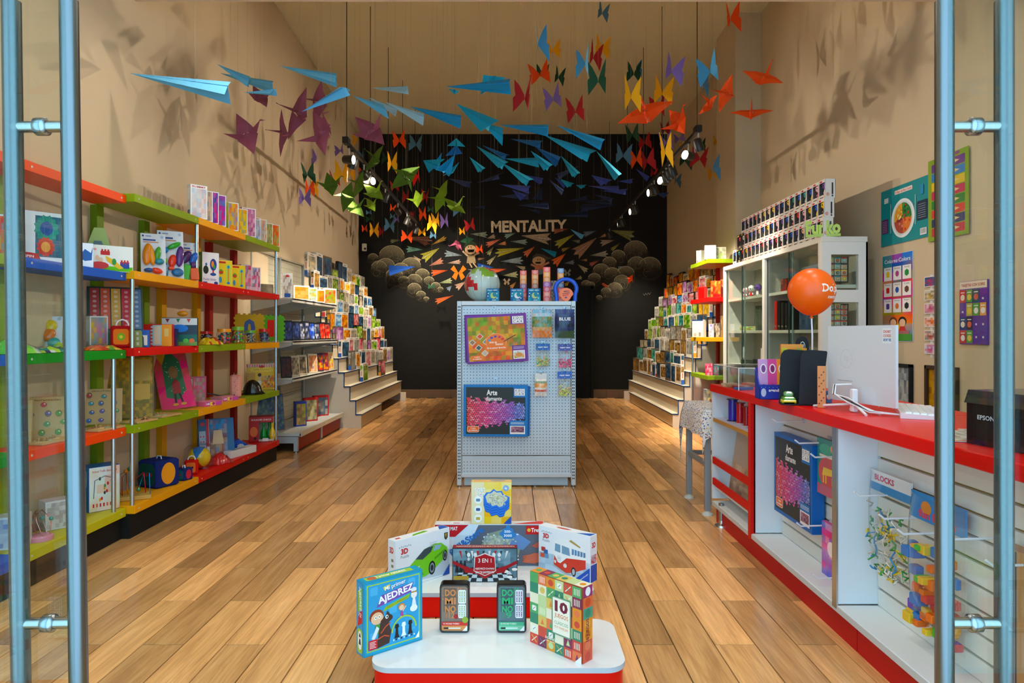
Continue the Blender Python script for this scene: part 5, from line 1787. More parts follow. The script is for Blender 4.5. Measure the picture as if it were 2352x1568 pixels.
for px, w_, h_, c_, pal_, lb_, u_ in TOP:
	bx(px, 4, .055, u_, w_, h_, .06, .85, c_, lb_, pal_, side=c_, bl='#5a6a8c', cat='game', name='game_box', group='games on the top boards', text='RUMMY' if px in (453, 585) else None)
# --- middle row (row 2)
toy_card('white blister card with orange and yellow rattle, leaning', LS(112, 2, .24, 1), .5, .12, .21, [('b', .55, .7, .03, .035, '#e8c02c', 0), ('b', .5, .45, .03, .04, '#e87a2c', .3), ('b', .7, .22, .03, .03, '#3aa8a0', 0), ('b', .85, .12, .025, .025, '#a8c43a', 0)], .35)
def flat_bag(label, px, row, d, unit, w, dpt, cols, rz=1.35, h=.035, name='toy_bag', cat='bag'):
	"""a soft bag of small things lying on a board"""
	T = thing(name, label, cat, LS(px, row, d, unit), rz)
	R_ = random.Random(px * 3 + row)
	n = 9
	P, cs, fs = [], [], []
	for j in range(n + 1):
		for i in range(n + 1):
			u, v = i / n * 2 - 1, j / n * 2 - 1
			e = max(0, (1 - abs(u) ** 3) * (1 - abs(v) ** 3))
			P.append((u * w / 2, v * dpt / 2, .002 + h * e * (.6 + .4 * R_.random())))
	for j in range(n):
		for i in range(n):
			fs.append((j * (n + 1) + i, j * (n + 1) + i + 1, (j + 1) * (n + 1) + i + 1, (j + 1) * (n + 1) + i))
			cs.append(C(cols[(i * len(cols)) // n if R_.random() < .7 else R_.randrange(len(cols))]))
	b = MB()
	b.mesh(P, fs, cs, 0, False)
	b.add([(-w / 2, dpt / 2, .001), (w / 2, dpt / 2, .001), (w / 2, -dpt / 2, .001), (-w / 2, -dpt / 2, .001)], C(cols[0]))
	b.build('contents', 'plastic', T)
	b = MB()
	b.mesh([(x * 1.06, y * 1.06, z + .003) for x, y, z in P], fs, C('#ffffff'), 0, True)
	b.build('film', 'film', T)
flat_bag('striped green and violet pencil bag lying on the green board', 100, 2, .08, 1, .26, .13, ['#e8e8e8', '#4a3a6a', '#b8d83a', '#3a8a7c', '#6a5a9c'])
flat_bag('clear bag of orange and green vegetables on the green board', 232, 2, .10, 1, .22, .14, ['#e86a20', '#c8401c', '#3a9a3a', '#e8c04c', '#e85a20'])
flat_bag('green and clear toy bag at the left edge of the boards', 20, 2, .12, 1, .22, .2, ['#5ac83a', '#c8e04c', '#8ad84a', '#d8e8c0'], h=.07)
bx(222, 2, .20, 1, .10, .205, .08, .85, '#d8d4cc', 'white window box with coloured beads on the green board', ['#a88a7a', '#4a9aa0', '#d8b05a', '#c87a94'], side='#dcd8d0', border='#d8d4cc', cat='toy')
def leaner(name, label, px, row, d, unit, w, h, tilt, rz, col, art, cat='board', th=.01, roll=0.0):
	o = carton(name, label, LS(px, row, d, unit), rz, w, h, th, col, {'front': art}, cat=cat, lean=tilt)
	if roll:
		o.rotation_euler = (-tilt, roll, rz)
	return o
def letters(p):
	w, h = .30, .40
	p.rc(.004, .004, w - .004, h - .004, '#2a3a34')
	for i, c in enumerate(('#a83428', '#c8502c', '#c8963a', '#b82c38', '#4a6a8c')):
		x0 = .012 + i * .057
		p.rc(x0, .13, x0 + .05, h - .012, c)
		for j in range(8):
			p.el(x0 + .025, .15 + j * .031, .011, .009, mixc(C(c), C('#ffffff'), .22), 8)
	for i, c in enumerate(('#3a5a8c', '#3a6a44', '#a8a04a', '#2a4a74', '#7a8a3c')):
		p.rc(.012 + i * .057, .012, .062 + i * .057, .12, c)
		for j in range(3):
			p.rr(.03 + i * .057, .024 + j * .033, .044 + i * .057, .044 + j * .033, .003, mixc(C(c), C('#ffffff'), .3))
leaner('letter_board', 'rainbow letter tracing board leaning on the wall behind red box', 268, 2, .10, 1, .30, .40, .22, .62, '#2a3a34', letters)
def soft_box(label, px, row, d, unit, w, h, t, rz, c1, patch, handle=True, pc='#e8701c'):
	T = thing('soft_toy_box', label, 'toy', LS(px, row, d, unit), rz)
	b = MB()
	b.box(-w / 2, w / 2, -t / 2, t / 2, 0, h, C(c1), bev=min(w, h) * .09)
	b.build('case', 'cloth', T)
	b = MB()
	b.frame((-w / 2, -t / 2, 0), (1, 0, 0), (0, 0, 1))
	b.rr(w * .15, h * .15, w * .85, h * .85, w * .12, pc)
	patch(b, w, h)
	b.build('front_patch', 'cloth', T)
	if handle:
		b = MB()
		b.tube([(-w * .28, 0, h - .004)] + [(-w * .28 * math.cos(a), 0, h + h * .28 * math.sin(a)) for a in (.4, .9, 1.57, 2.2, 2.7)] + [(w * .28, 0, h - .004)], .005, C('#e8e0dc'), 8)
		b.build('handle', 'cloth', T)
soft_box('red cloth lunch box with orange flower patch beside the pole', 281, 2, .10, 2, .12, .135, .08, .35, '#b01418', lambda p, w, h: (p.el(w * .5, h * .5, w * .18, h * .18, '#7aa82a', 10), p.el(w * .5, h * .5, w * .08, h * .08, '#e8c83a', 8)))
bx(327, 2, .05, 2, .085, .11, .03, .25, '#1f4a94', 'small blue cloth booklet with white label on the red board', border='#2a5aa8', extra=lambda p, w, h: (p.rc(w * .12, h * .12, w * .88, h * .7, '#e4d8c8'), p.el(w * .5, h * .52, w * .16, h * .07, '#c83a3a')), cat='booklet', name='cloth_booklet')
def books(p, w, h):
	p.rc(0, 0, w, h, '#d42414')
	p.rc(w * .38, h * .04, w * .68, h * .96, '#9ac4c4')
	p.rc(w * .42, h * .1, w * .64, h * .92, '#d8c8a8')
	p.rc(w * .68, h * .02, w, h * .98, '#f09a14')
	p.rc(w * .76, h * .45, w * .9, h * .8, '#e8c06a')
	for i in range(6):
		p.el(w * .36, h * (.12 + i * .15), .008, .007, '#9ac4c4', 8)
bx(362, 2, .10, 2, .19, .15, .07, .25, '#d42414', 'red and orange soft play book on the red board', extra=books, side='#c81c10', border=None, name='soft_book', cat='toy')
bx(399, 2, .06, 2, .05, .12, .06, .3, '#1c2450', 'small navy pouch between soft book and zip bag', ['#1c2450', '#2a346c', '#8a2a2c'], border=None, name='pouch', cat='bag')
def zipbag(p, w, h):
	p.rc(0, 0, w, h, '#2c3c4c')
	p.rc(0, h * .74, w, h * .98, '#d8dcd8')
	for i, c in enumerate(('#8a2424', '#2a7a4c', '#c83a2c')):
		p.pg([(w * (.1 + i * .3), h * .96), (w * (.22 + i * .3), h * .96), (w * (.16 + i * .3), h * .82)], c)
	p.el(w * .5, h * .62, w * .25, h * .14, '#1f78d8')
	p.rc(0, 0, w, h * .4, '#1c6a5c')
	p.rc(0, 0, w, h * .14, '#6a9a3a')
	for x, c in ((.15, '#e8902c'), (.35, '#e8a83c'), (.68, '#5ac43a'), (.85, '#e8702c')):
		p.el(w * x, h * .18, w * .08, h * .08, c)
	p.tx('alphabet', w * .28, h * .33, w * .3, h * .07, '#e8f4e8', .03)
bx(414, 2, .09, 2, .23, .20, .06, .3, '#2c3c4c', 'zip bag with blue and green animal print on the red board', extra=zipbag, border=None, name='zip_bag', cat='bag')
T = thing('paper_bird_packet', 'clear packet with an orange toy bird above the zip bag', 'toy', LS(406, 2, .2, 2) + Vector((0, .02, 0)), .4)
b = MB()
b.box(-.09, .09, -.03, .03, 0, .2, C('#b8946a'), bev=.01)
b.build('packet', 'card', T)
b = MB()
b.ball((.03, -.01, .235), .03, C('#f0a01c'), 10, 8, sc=(1.2, .7, .7))
b.prism([(-.02, -.01, .25), (.1, -.01, .262), (.04, -.01, .275)], (0, .004, 0), C('#e8941c'))
b.build('bird', 'plastic', T)
flat_bag('yellow packet with a red candy toy on the lime board', 482, 2, .05, 3, .2, .12, ['#e8c41c', '#d8b418', '#c82a2c', '#e8d04c'], rz=1.2, h=.06)
def jar(label, px, row, d, unit, r, h, lid, mix_):
	T = thing('toy_jar', label, 'jar', LS(px, row, d, unit), .4, 'jars of toys on the left boards')
	b = MB()
	b.lathe([(.0001, 0), (r * .95, .002), (r, h * .08), (r, h * .72), (r * .85, h * .8)], 18, C('#ffffff'))
	b.build('clear_jar', 'film', T)
	b = MB()
	b.lathe([(r * .92, h * .79), (r * .92, h), (.0001, h)], 18, C(lid))
	b.lathe([(.0001, h * .79), (r * .92, h * .79)], 18, C(lid))
	b.build('lid', 'plastic', T)
	b = MB()
	R_ = random.Random(px)
	for k in range(70):
		a, q = R_.random() * 6.283, r * .8 * math.sqrt(R_.random())
		b.ball((q * math.cos(a), q * math.sin(a), .012 + R_.random() * h * .62), r * .17, C(R_.choice(mix_)), 6, 4)
	o = b.build('toys_inside', 'plastic', T)
	o['kind'] = 'stuff'
jar('toy jar with red lid and dark pieces, nearest jar', 474, 2, .17, 3, .05, .105, '#c81c18', ['#1c2440', '#2a3460', '#3a3f54', '#a89a8c'])
jar('toy jar with orange lid and red blue pieces', 515, 2, .09, 3, .058, .125, '#f09a14', ['#d82c2c', '#2a4a9c', '#e88a2c', '#3a9a4a'])
jar('tall toy jar with lime lid and green pieces', 547, 2, .09, 3, .055, .145, '#7ab82a', ['#5ac43a', '#d83a5a', '#e8c83a', '#6a4a9c', '#3a9a4a'])
jar('small toy jar with green lid and dark coins', 576, 2, .06, 3, .048, .115, '#6aa82a', ['#2a3a30', '#8a5a3a', '#c8c0a8', '#3a4a5c'])
jar('toy jar with red lid and blue pieces before the number one tile', 607, 2, .07, 4, .052, .13, '#d01c18', ['#3a4a7c', '#5a6a94', '#8a8aa4', '#2a3460'])
def foam_tile(label, px, d, w, col, num, ncol, k):
	T = thing('foam_tile', label, 'foam tile', LS(px, 2, d, 4), 0.42, 'foam number tiles on the left boards')
	n, P = 5, []
	s = w / (2 * n + 1)
	for side in range(4):
		for i in range(2 * n + 1):
			o_ = .012 if i % 2 else 0
			u0, u1 = i * s, (i + 1) * s
			for u in (u0, u1):
				P.append([(u, -o_ + .0), (w + o_, u), (w - u, w + o_), (-o_, w - u)][side])
	b = MB()
	b.prism([(x - w / 2, 0, z + .012) for x, z in P], (0, .012, 0), C(col))
	b.build('foam_mat', 'matte', T)
	b = MB()
	b.frame((-w / 2, 0, 0.012), (1, 0, 0), (0, 0, 1))
	b.tx(num, w / 2, w / 2, w * (.42 if num == '0' else .26), w * .68, ncol, .05)
	b.build('number', 'matte', T)
foam_tile('yellow foam puzzle tile with a blue zero on the left boards', 573, .22, .255, '#d8b018', '0', '#4a6aa4', 0)
foam_tile('green foam puzzle tile with a red one on the left boards', 622, .19, .255, '#5cb41c', '1', '#e01c14', 1)
# --- row 1: wooden puzzles, picture panels, boxes
def wood_pz(seed, text):
	def art(p):
		w, h = .235, .235
		R_ = random.Random(seed)
		p.rc(.004, .004, w - .004, h - .004, '#c8a468')
		p.tx(text, w * .55, h * .92, w * .55, h * .05, '#5a3a20', .01)
		for k in range(11):
			x, y = .04 + (k % 3) * .068 + R_.random() * .03, .03 + (k // 3) * .05 + R_.random() * .012
			c = R_.choice(['#c83a34', '#3a6aa8', '#5a9a3c', '#e8a83a', '#6a5a9c', '#d8c8a8', '#3a9aa0'])
			p.el(x, y, .016, .012 + R_.random() * .008, '#8a6a40', 12)
			p.el(x, y, .0135, .01 + R_.random() * .007, c, 12)
			p.el(x + .004, y + .004, .004, .004, '#f0e0c4', 8)
	return art
leaner('wooden_puzzle', 'wooden peg puzzle of tools leaning above the orange board', 100, 1, .17, 1, .235, .235, .3, .55, '#b48c54', wood_pz(4, 'Herramientas'), 'puzzle')
leaner('wooden_puzzle', 'wooden peg puzzle of trades leaning beside the steel handle', 226, 1, .20, 1, .21, .22, .25, .45, '#b48c54', wood_pz(9, 'Oficios y Profesiones'), 'puzzle')
leaner('wooden_puzzle', 'wooden number puzzle at the left edge of the green board', 8, 1, .22, 1, .235, .235, .3, .5, '#b48c54', wood_pz(15, 'Numeros'), 'puzzle')
for lb, px, d, u, w_, dp in (('flat wooden puzzle tray in clear film on the orange board, nearer', 108, .10, 1, .24, .16), ('flat wooden puzzle tray in clear film on the orange board, farther', 232, .10, 1, .24, .16), ('flat wooden puzzle tray with knobs on the lime board', 372, .07, 2, .22, .15), ('flat pale picture tray on the lime board near the pole', 320, .06, 2, .2, .12)):
	T = thing('puzzle_tray', lb, 'puzzle', LS(px, 1, d, u), 1.45, 'flat wooden puzzle trays')
	hull_box('tray', 'matte', -w_ / 2, w_ / 2, -dp / 2, dp / 2, 0, .012, '#c09a60', T, bev=.002)
	R_ = random.Random(px)
	for k in range(7):
		b = MB()
		x, y = (R_.random() - .5) * w_ * .8, (R_.random() - .5) * dp * .7
		b.lathe([(.02, .012), (.02, .016), (.0001, .016)], 10, C(R_.choice(['#d8b484', '#c88a5c', '#a8b48a', '#c8a46c'])), c=(x, y, 0))
		b.lathe([(.004, .016), (.004, .024), (.007, .028), (.0001, .032)], 8, C('#c89a5c'), c=(x, y, 0))
		b.build('knob_piece', 'matte', T)
def gold_art(p):
	w, h = .33, .42
	p.pic(.008, .008, w - .008, h - .008, ['#8a7a3a', '#b8943c', '#6a6430', '#5a5a44', '#c8a44c', '#7a5a3c'], 41, 'mix', 16, 18)
	p.rc(w * .55, h * .6, w * .95, h * .95, '#b0903c'); p.rc(w * .62, h * .3, w * .93, h * .55, '#c09a34')
leaner('leaning_picture', 'large dull gold abstract picture panel leaning between the poles', 288, 1, .22, 2, .33, .42, .28, .5, '#6a5428', gold_art, 'picture')
def pink_art(p):
	w, h = .235, .50
	p.pic(.004, .004, w - .004, h - .004, ['#d84a7c', '#d85a7a', '#c05a64', '#b06a50'], 3, 'land', 4, 8)
	p.pg([(.05, .10), (.06, .36), (.09, .44), (.14, .44), (.18, .38), (.19, .14), (.13, .07)], '#2f6a44')
	for i in range(24):
		R_ = random.Random(i)
		p.el(.065 + R_.random() * .11, .12 + R_.random() * .26, .003, .003, '#d8e0c8', 6)
	p.pg([(.1, .12), (.15, .12), (.155, .2), (.13, .24), (.1, .2)], '#9a2a2c')
	p.el(.125, .29, .032, .05, '#8a6438', 14)
	p.ln([(.11, .12), (.105, .05)], .014, '#2a2624'); p.ln([(.14, .12), (.15, .05)], .014, '#2a2624')
	p.el(.10, .036, .02, .01, '#d89a2c'); p.el(.155, .036, .02, .01, '#d89a2c')
leaner('leaning_picture', 'tall pink wooden picture panel with green centre leaning', 412, 1, .16, 2, .235, .50, .42, .62, '#8a5a4c', pink_art, 'picture', roll=-.12)
bx(424, 1, .27, 3, .13, .21, .03, .55, '#e8d8d0', 'white and red activity box behind the pink panel', ['#e8e0d8', '#d83a2c', '#e8a04c', '#6a8ab0'], border='#d82c2c', name='activity_box')
bx(450, 1, .26, 3, .15, .21, .03, .6, '#c8a8b0', 'mauve and pink activity book box behind the pink panel', ['#b88a9c', '#d8b4b0', '#8aa06a', '#d84a6c'], border='#c84a74', name='activity_box')
for lb, px, d, w_, dp, c1 in (('flat pink craft box, nearer on the yellow board', 478, .06, .17, .11, '#e8648c'), ('flat pale pink craft box, farther on the yellow board', 516, .10, .18, .13, '#d8909c')):
	carton('craft_box', lb, LS(px, 1, d, 3), 1.2, w_, .035, dp, c1, {'front': lambda p, w_=w_: (p.rc(.003, .003, w_ - .003, .032, '#c84a9c'), p.rc(w_ * .3, .004, w_ * .6, .031, '#f0d43a'), p.el(w_ * .5, .018, .015, .012, '#b82c7c'), p.tx('SLIME', w_ * .17, .018, .035, .014, '#ffffff', .02)), 'top': lambda p, w_=w_, dp=dp: p.pic(.004, .004, w_ - .004, dp - .004, ['#e88aa8', '#f0b0c0', '#d8a0a8'], 3)}, group='flat pink craft boxes')
T = thing('toy_suitcase', 'small pink toy suitcase standing on the yellow board', 'toy', LS(541, 1, .10, 3), .45)
b = MB()
b.box(-.045, .045, -.035, .035, 0, .20, C('#e8947c'), bev=.014)
b.build('case', 'card', T)
b = MB()
b.frame((-.045, -.035, 0), (1, 0, 0), (0, 0, 1))
for q in range(9):
	b.rc(.03 + (q % 3) * .012, .03 + q * .018, .036 + (q % 3) * .012, .036 + q * .018, '#3a9a8c' if q % 2 else '#4a3a34')
b.build('front_print', 'card', T)
b = MB()
b.tube([(-.015, 0, .198), (-.012, 0, .22), (.012, 0, .22), (.015, 0, .198)], .004, C('#c8c4c0'), 8)
b.build('handle', 'metal', T)
T = thing('toy_helmet', 'black toy helmet in clear wrap on the lime board', 'toy', LS(580, 1, .09, 4), .3)
b = MB()
n = 16
P = [(.085 * math.cos(a) * math.sin(p_) + (.03 if math.cos(a) > .5 else 0) * (p_ > 1.4), .075 * math.sin(a) * math.sin(p_), .13 * math.cos(p_) + .004) for p_ in (0.001, .35, .7, 1.05, 1.35, 1.57) for a in [2 * math.pi * k / n for k in range(n)]]
b.mesh(P, [(i * n + k, i * n + (k + 1) % n, (i + 1) * n + (k + 1) % n, (i + 1) * n + k)[::-1] for i in range(5) for k in range(n)], C('#16160f'), 0, True)
b.build('shell', 'plastic', T)
b = MB()
b.lathe([(.098, 0), (.1, .008), (.08, .016)], 20, C('#1c1c14'))
b.build('brim', 'plastic', T)
def kit(p, w, h):
	p.rc(.002, .002, w - .002, h - .002, '#e8bc18')
	for i in range(17):
		p.rc(i * w / 17, h * .88, (i + .5) * w / 17, h - .002, '#c8242c' if i % 1 == 0 else '#ffffff')
		p.rc((i + .5) * w / 17, h * .88, (i + 1) * w / 17, h - .002, '#f0e8e0')
	p.rr(w * .12, h * .7, w * .9, h * .87, .01, '#f0d038')
	p.tx('SUPER PIZZA KIT', w * .5, h * .78, w * .55, h * .06, '#d88a1c', .02)
	p.el(w * .5, h * .9, w * .1, h * .05, '#c0202a')
	p.rc(0, h * .05, w * .28, h * .66, '#c89a3a')
	p.el(w * .43, h * .48, w * .06, h * .12, '#e8b890'); p.el(w * .43, h * .58, w * .065, h * .07, '#3a2418')
	p.pg([(w * .34, h * .2), (w * .52, h * .2), (w * .48, h * .36), (w * .38, h * .36)], '#e8e0dc')
	p.pic(w * .5, h * .08, w * .95, h * .55, ['#e8a83c', '#d8642c', '#e8d8b8', '#4a6a9c', '#f0c44c', '#2a2a2a'], 9, 'mix', 8, 6)
bx(600, 1, .20, 4, .27, .255, .07, .45, '#c89a18', 'yellow toy food kit with red striped awning', extra=kit, side='#b8302c', border='#f0d038', cat='toy')
T = thing('toy_broom', 'dark toy broom lying behind the pink suitcase', 'toy', LS(505, 1, .2, 3), .4)
b = MB()
b.tube([(-.1, 0, .05), (.06, 0, .012)], .006, C('#1c1a18'), 8)
b.build('stick', 'plastic', T)
b = MB()
b.prism([(.05, -.02, .004), (.12, -.03, .002), (.12, -.03, .03), (.05, -.02, .024)], (0, .05, 0), C('#24211e'))
b.build('brush', 'cloth', T)
# --- lowest boards (row 0)
bx(128, 0, .15, 1, .13, .155, .10, .9, '#d8d8da', 'white toy box with grey line drawings, lowest board', ['#d8d8d8', '#a8a4a0', '#e8e6e4', '#8a7a74'], side='#e0e0e2', border='#dcdcdc', cat='toy')
bx(26, 0, .14, 1, .15, .16, .1, .4, '#d0d4da', 'white and blue box at the left edge of lowest board', ['#d8dce2', '#4a6ab0', '#a8b0c0'], side='#d8dce2', border='#d8dce2')
T = thing('bead_coaster', 'pink based wire bead toy on the lowest board', 'toy', LS(92, 0, .08, 1), .3)
b = MB()
b.lathe([(.0001, 0), (.06, 0), (.06, .02), (.05, .026), (.0001, .026)], 20, C('#d88aa0'))
b.build('base', 'plastic', T)
for c, o_ in (('#e87a6a', 0.0), ('#d8d8d4', 1.1), ('#e8a0a0', 2.2)):
	b = MB()
	b.tube([(.045 * math.cos(o_), .045 * math.sin(o_), .02), (.05 * math.cos(o_ + .6), .05 * math.sin(o_ + .6), .1), (.02 * math.cos(o_ + 1.5), .02 * math.sin(o_ + 1.5), .15), (.05 * math.cos(o_ + 2.5), .05 * math.sin(o_ + 2.5), .11), (.045 * math.cos(o_ + 3.1), .045 * math.sin(o_ + 3.1), .02)], .0025, C(c), 6)
	w_ = b.build('wire', 'metal', T)
	b = MB()
	b.ball((.05 * math.cos(o_ + .6), .05 * math.sin(o_ + .6), .1), .011, C('#3a9a8c'), 8, 6)
	b.build('bead', 'plastic', w_)
def beads_art(p, w, h):
	p.pic(.002, .002, w - .002, h - .002, ['#e8a07a', '#dcecd8', '#e8f0ee', '#f0f4f4'], 4, 'land', 4, 5)
	p.tx('Animal Traffic Bead Maze', w * .5, h * .9, w * .8, h * .05, '#c83a2c', .01)
	for i in range(9):
		R_ = random.Random(i + 4)
		p.el(w * (.2 + R_.random() * .65), h * (.2 + R_.random() * .55), w * .035, h * .04, R_.choice(['#c82c2c', '#2a3a3a', '#3a9a4a', '#e8a02c']), 10)
	for i in range(7):
		p.rc(w * (.12 + i * .11), h * .1, w * (.17 + i * .11), h * .18, ['#d82c2c', '#e85a2c', '#c82c3c'][i % 3])
	p.ln([(w * .15, h * .3), (w * .18, h * .7), (w * .5, h * .78), (w * .85, h * .7), (w * .85, h * .3)], .004, '#5a6a74')
bx(230, 0, .15, 1, .17, .265, .14, .88, '#1f74c4', 'blue box with white bead maze picture on lowest board', side='#1f80d4', extra=beads_art, border=None, cat='toy')
T = thing('bead_maze', 'wooden bead maze with red and blue wires at lower pole', 'toy', LS(310, 0, .10, 2), .5)
hull_box('base', 'matte', -.09, .09, -.06, .06, 0, .025, '#c8a04c', T, bev=.004)
for c, pts in (('#c81c2c', [(-.07, 0, .02), (-.07, 0, .14), (-.03, 0, .19), (.0, 0, .12), (.05, .02, .16), (.06, .02, .02)]), ('#2a8ac8', [(-.02, -.03, .02), (-.03, -.03, .11), (.02, -.03, .06), (.05, -.03, .17), (.08, -.03, .16), (.085, -.03, .02)]), ('#e87a2c', [(-.08, .04, .02), (-.09, .04, .15), (-.05, .04, .17), (-.04, .04, .02)])):
	b = MB()
	b.tube(pts, .003, C(c), 6)
	w_ = b.build('wire', 'metal', T)
	b = MB()
	b.ball(pts[2], .014, C('#e8901c' if c == '#e87a2c' else '#3a7a3a'), 8, 6)
	b.build('bead', 'plastic', w_)
def cube(label, px, d, s, c1, p1, p2, rz, unit=2):
	T = thing('activity_cube', label, 'toy', LS(px, 0, d, unit), rz, 'navy activity cubes')
	b = MB()
	b.box(-s / 2, s / 2, -s / 2, s / 2, 0, s, C(c1), bev=s * .06)
	b.build('cloth_cube', 'cloth', T)
	b = MB()
	b.frame((-s / 2, -s / 2, 0), (1, 0, 0), (0, 0, 1))
	b.rr(s * .08, s * .1, s * .92, s * .9, s * .2, p1)
	for x in (.3, .5, .7):
		b.el(s * x, s * .5, s * .06, s * .07, '#b82424', 10)
	b.build('front_patch', 'cloth', T)
	b = MB()
	b.frame((s / 2, -s / 2, 0), (0, 1, 0), (0, 0, 1))
	b.el(s * .5, s * .5, s * .3, s * .4, p2, 18)
	b.build('side_patch', 'cloth', T)
	b = MB()
	b.tube([(-s * .12, 0, s - .003), (-s * .08, 0, s + .018), (s * .1, 0, s + .02), (s * .14, 0, s - .003)], .004, C('#d8dce0'), 8)
	b.build('handle', 'cloth', T)
cube('large navy activity cube with green and orange patches, lowest board', 365, .14, .185, '#1c2a6c', '#144a40', '#e8981c', -.42)
cube('small navy activity cube with red patch beside the large one', 422, .06, .085, '#1f2a64', '#2a6a78', '#c82838', -.3)
soft_box('small red cloth lunch box on the lowest board', 440, 0, .10, 2, .09, .105, .07, .3, '#d0180e', lambda p, w, h: (p.el(w * .38, h * .5, w * .08, h * .08, '#2a2420', 8), p.el(w * .62, h * .5, w * .08, h * .08, '#2a2420', 8)), pc='#e8702c')
T = thing('beach_ball', 'striped beach ball in a clear bag on the red board', 'ball', LS(458, 0, .14, 3), .2)
r = .085
n, k = 24, 14
P = [(r * math.sin(math.pi * i / k) * math.cos(2 * math.pi * j / n), r * math.cos(math.pi * i / k) * .9 - .01, r + r * math.sin(math.pi * i / k) * math.sin(2 * math.pi * j / n)) for i in range(k + 1) for j in range(n)]
cols = ['#e8c41c', '#1f7ac4', '#e8c41c', '#5a3a84', '#e0501c', '#e8c41c']
b = MB()
b.mesh(P, [(i * n + j, i * n + (j + 1) % n, (i + 1) * n + (j + 1) % n, (i + 1) * n + j) for i in range(k) for j in range(n)], [C(cols[(j * 6) // n]) for i in range(k) for j in range(n)], 0, True)
b.build('ball', 'plastic', T)
b = MB()
b.box(-.1, .1, -.095, .085, .0, .185, C('#ffffff'), bev=.03)
b.build('clear_bag', 'film', T)
flat_bag('red plastic packet on the red lowest board', 503, 0, .07, 3, .18, .13, ['#c81420', '#d82028', '#b01018'], rz=1.2, h=.085)
def ship(p, w, h):
	p.rc(.001, .001, w - .001, h - .001, '#2a6a9c')
	p.rc(w * .22, 0, w * .3, h, '#d8d8d4'); p.rc(w * .22, h * .3, w * .29, h, '#c02424')
	p.rc(w * .02, h * .2, w * .2, h * .7, '#a8c4d8')
	for i in range(6):
		p.el(w * (.06 + (i % 2) * .08), h * (.3 + (i // 2) * .13), w * .025, h * .02, '#c83a3a', 8)
	p.pic(w * .32, h * .04, w * .8, h * .97, ['#8a3a34', '#b89a74', '#4a4a44', '#3f86b8', '#4a92c4'], 2, 'land', 6, 8)
	p.pg([(w * .38, h * .35), (w * .7, h * .35), (w * .65, h * .7), (w * .42, h * .7)], '#d0b890')
	p.el(w * .12, h * .87, w * .07, h * .05, '#c83a44')
bx(498, 0, .19, 3, .28, .33, .05, .6, '#1f5a94', 'large blue building set box with a ship, leaning', extra=ship, side='#1c5a98', border=None, lean=.2, cat='toy')
T = thing('wedge_toy', 'blue dotted wedge toy in clear wrap on red board', 'toy', LS(553, 0, .15, 3), .5)
b = MB()
b.prism([(-.07, -.04, 0), (.07, -.04, 0), (.05, -.04, .05), (-.02, -.04, .10), (-.07, -.04, .085)], (0, .08, 0), C('#1f58c4'))
b.build('wedge', 'plastic', T)
b = MB()
b.frame((-.07, -.04, 0), (1, 0, 0), (0, 0, 1))
b.el(.065, .04, .03, .02, '#d8dcd8')
for q in range(10):
	b.el(.02 + (q % 5) * .02, .015 + (q // 5) * .05, .002, .002, '#e8f0f8', 6)
b.build('label', 'card', T)
carton('long_white_box', 'long white carton lying along the red lowest board', LS(552, 0, .05, 3), 1.35, .36, .06, .075, '#dcdad6', {'top': lambda p: p.rc(.05, .02, .25, .05, '#7a8494'), 'left': lambda p: p.rc(.003, .003, .07, .057, '#e2e0dc')})
def bowling(p, w, h):
	p.rc(.001, .001, w - .001, h - .001, '#b81a14')
	p.tx('BOLICHE CHICO', w * .5, h * .86, w * .82, h * .07, '#f2e8e0', .02)
	p.el(w * .2, h * .35, w * .17, h * .24, '#e0702c', 16)
	p.el(w * .24, h * .12, w * .08, h * .07, '#1c1814')
BW, BH, BT = .225, .245, .13
T = thing('bowling_set', 'red boxed toy bowling set with green pins, far end of lowest board', 'toy', LS(601, 0, .15, 4), .30)
b = MB()
b.box(-BW / 2, BW / 2, BT / 2 - .006, BT / 2, 0, BH, C('#b8a890'))
b.box(-BW / 2, BW / 2, -BT / 2, BT / 2, 0, .006, C('#b01812'))
b.box(-BW / 2, BW / 2, -BT / 2, BT / 2, BH - .004, BH, C('#8c1410'))
b.box(-BW / 2, -BW * .1, -BT / 2, -BT / 2 + .004, 0, BH, C('#b81a14'))
b.box(-BW * .1, BW / 2, -BT / 2, -BT / 2 + .004, BH * .77, BH, C('#b81a14'))
b.box(-BW * .1, BW / 2, -BT / 2, -BT / 2 + .004, 0, BH * .1, C('#c8bca8'))
b.box(-BW / 2, -BW / 2 + .004, -BT / 2, BT / 2, 0, BH, C('#b01812'))
b.box(BW / 2 - .004, BW / 2, -BT / 2, BT / 2, 0, BH * .3, C('#c8b89a'))
b.box(BW / 2 - .004, BW / 2, -BT / 2, BT / 2, BH * .7, BH, C('#c8b89a'))
b.build('carton', 'card', T)
b = MB()
b.frame((-BW / 2, -BT / 2, 0), (1, 0, 0), (0, 0, 1))
b.tx('BOLICHE CHICO', BW * .5, BH * .87, BW * .8, BH * .07, '#f2e8e0', .02)
b.el(BW * .2, BH * .4, BW * .16, BH * .2, '#e0702c', 16)
b.el(BW * .25, BH * .14, BW * .06, BH * .06, '#1c1814')
b.rc(BW * .55, BH * .02, BW * .78, BH * .14, '#f0ece8')
b.build('front_print', 'card', T)
for x, y in ((.02, -.02), (.07, .02)):
	b = MB()
	b.lathe([(.0001, .007), (.02, .007), (.03, .05), (.026, .09), (.011, .135), (.014, .165), (.011, .18), (.0001, .185)], 14, C('#149a34'), c=(x, y, 0))
	b.build('bowling_pin', 'plastic', T)
b = MB()
b.lathe([(.0001, .007), (.02, .007), (.03, .05), (.026, .09), (.011, .135), (.014, .165), (.011, .18), (.0001, .185)], 14, C('#e0b81c'), c=(.1, -.035, 0))
b.build('bowling_pin', 'plastic', T)
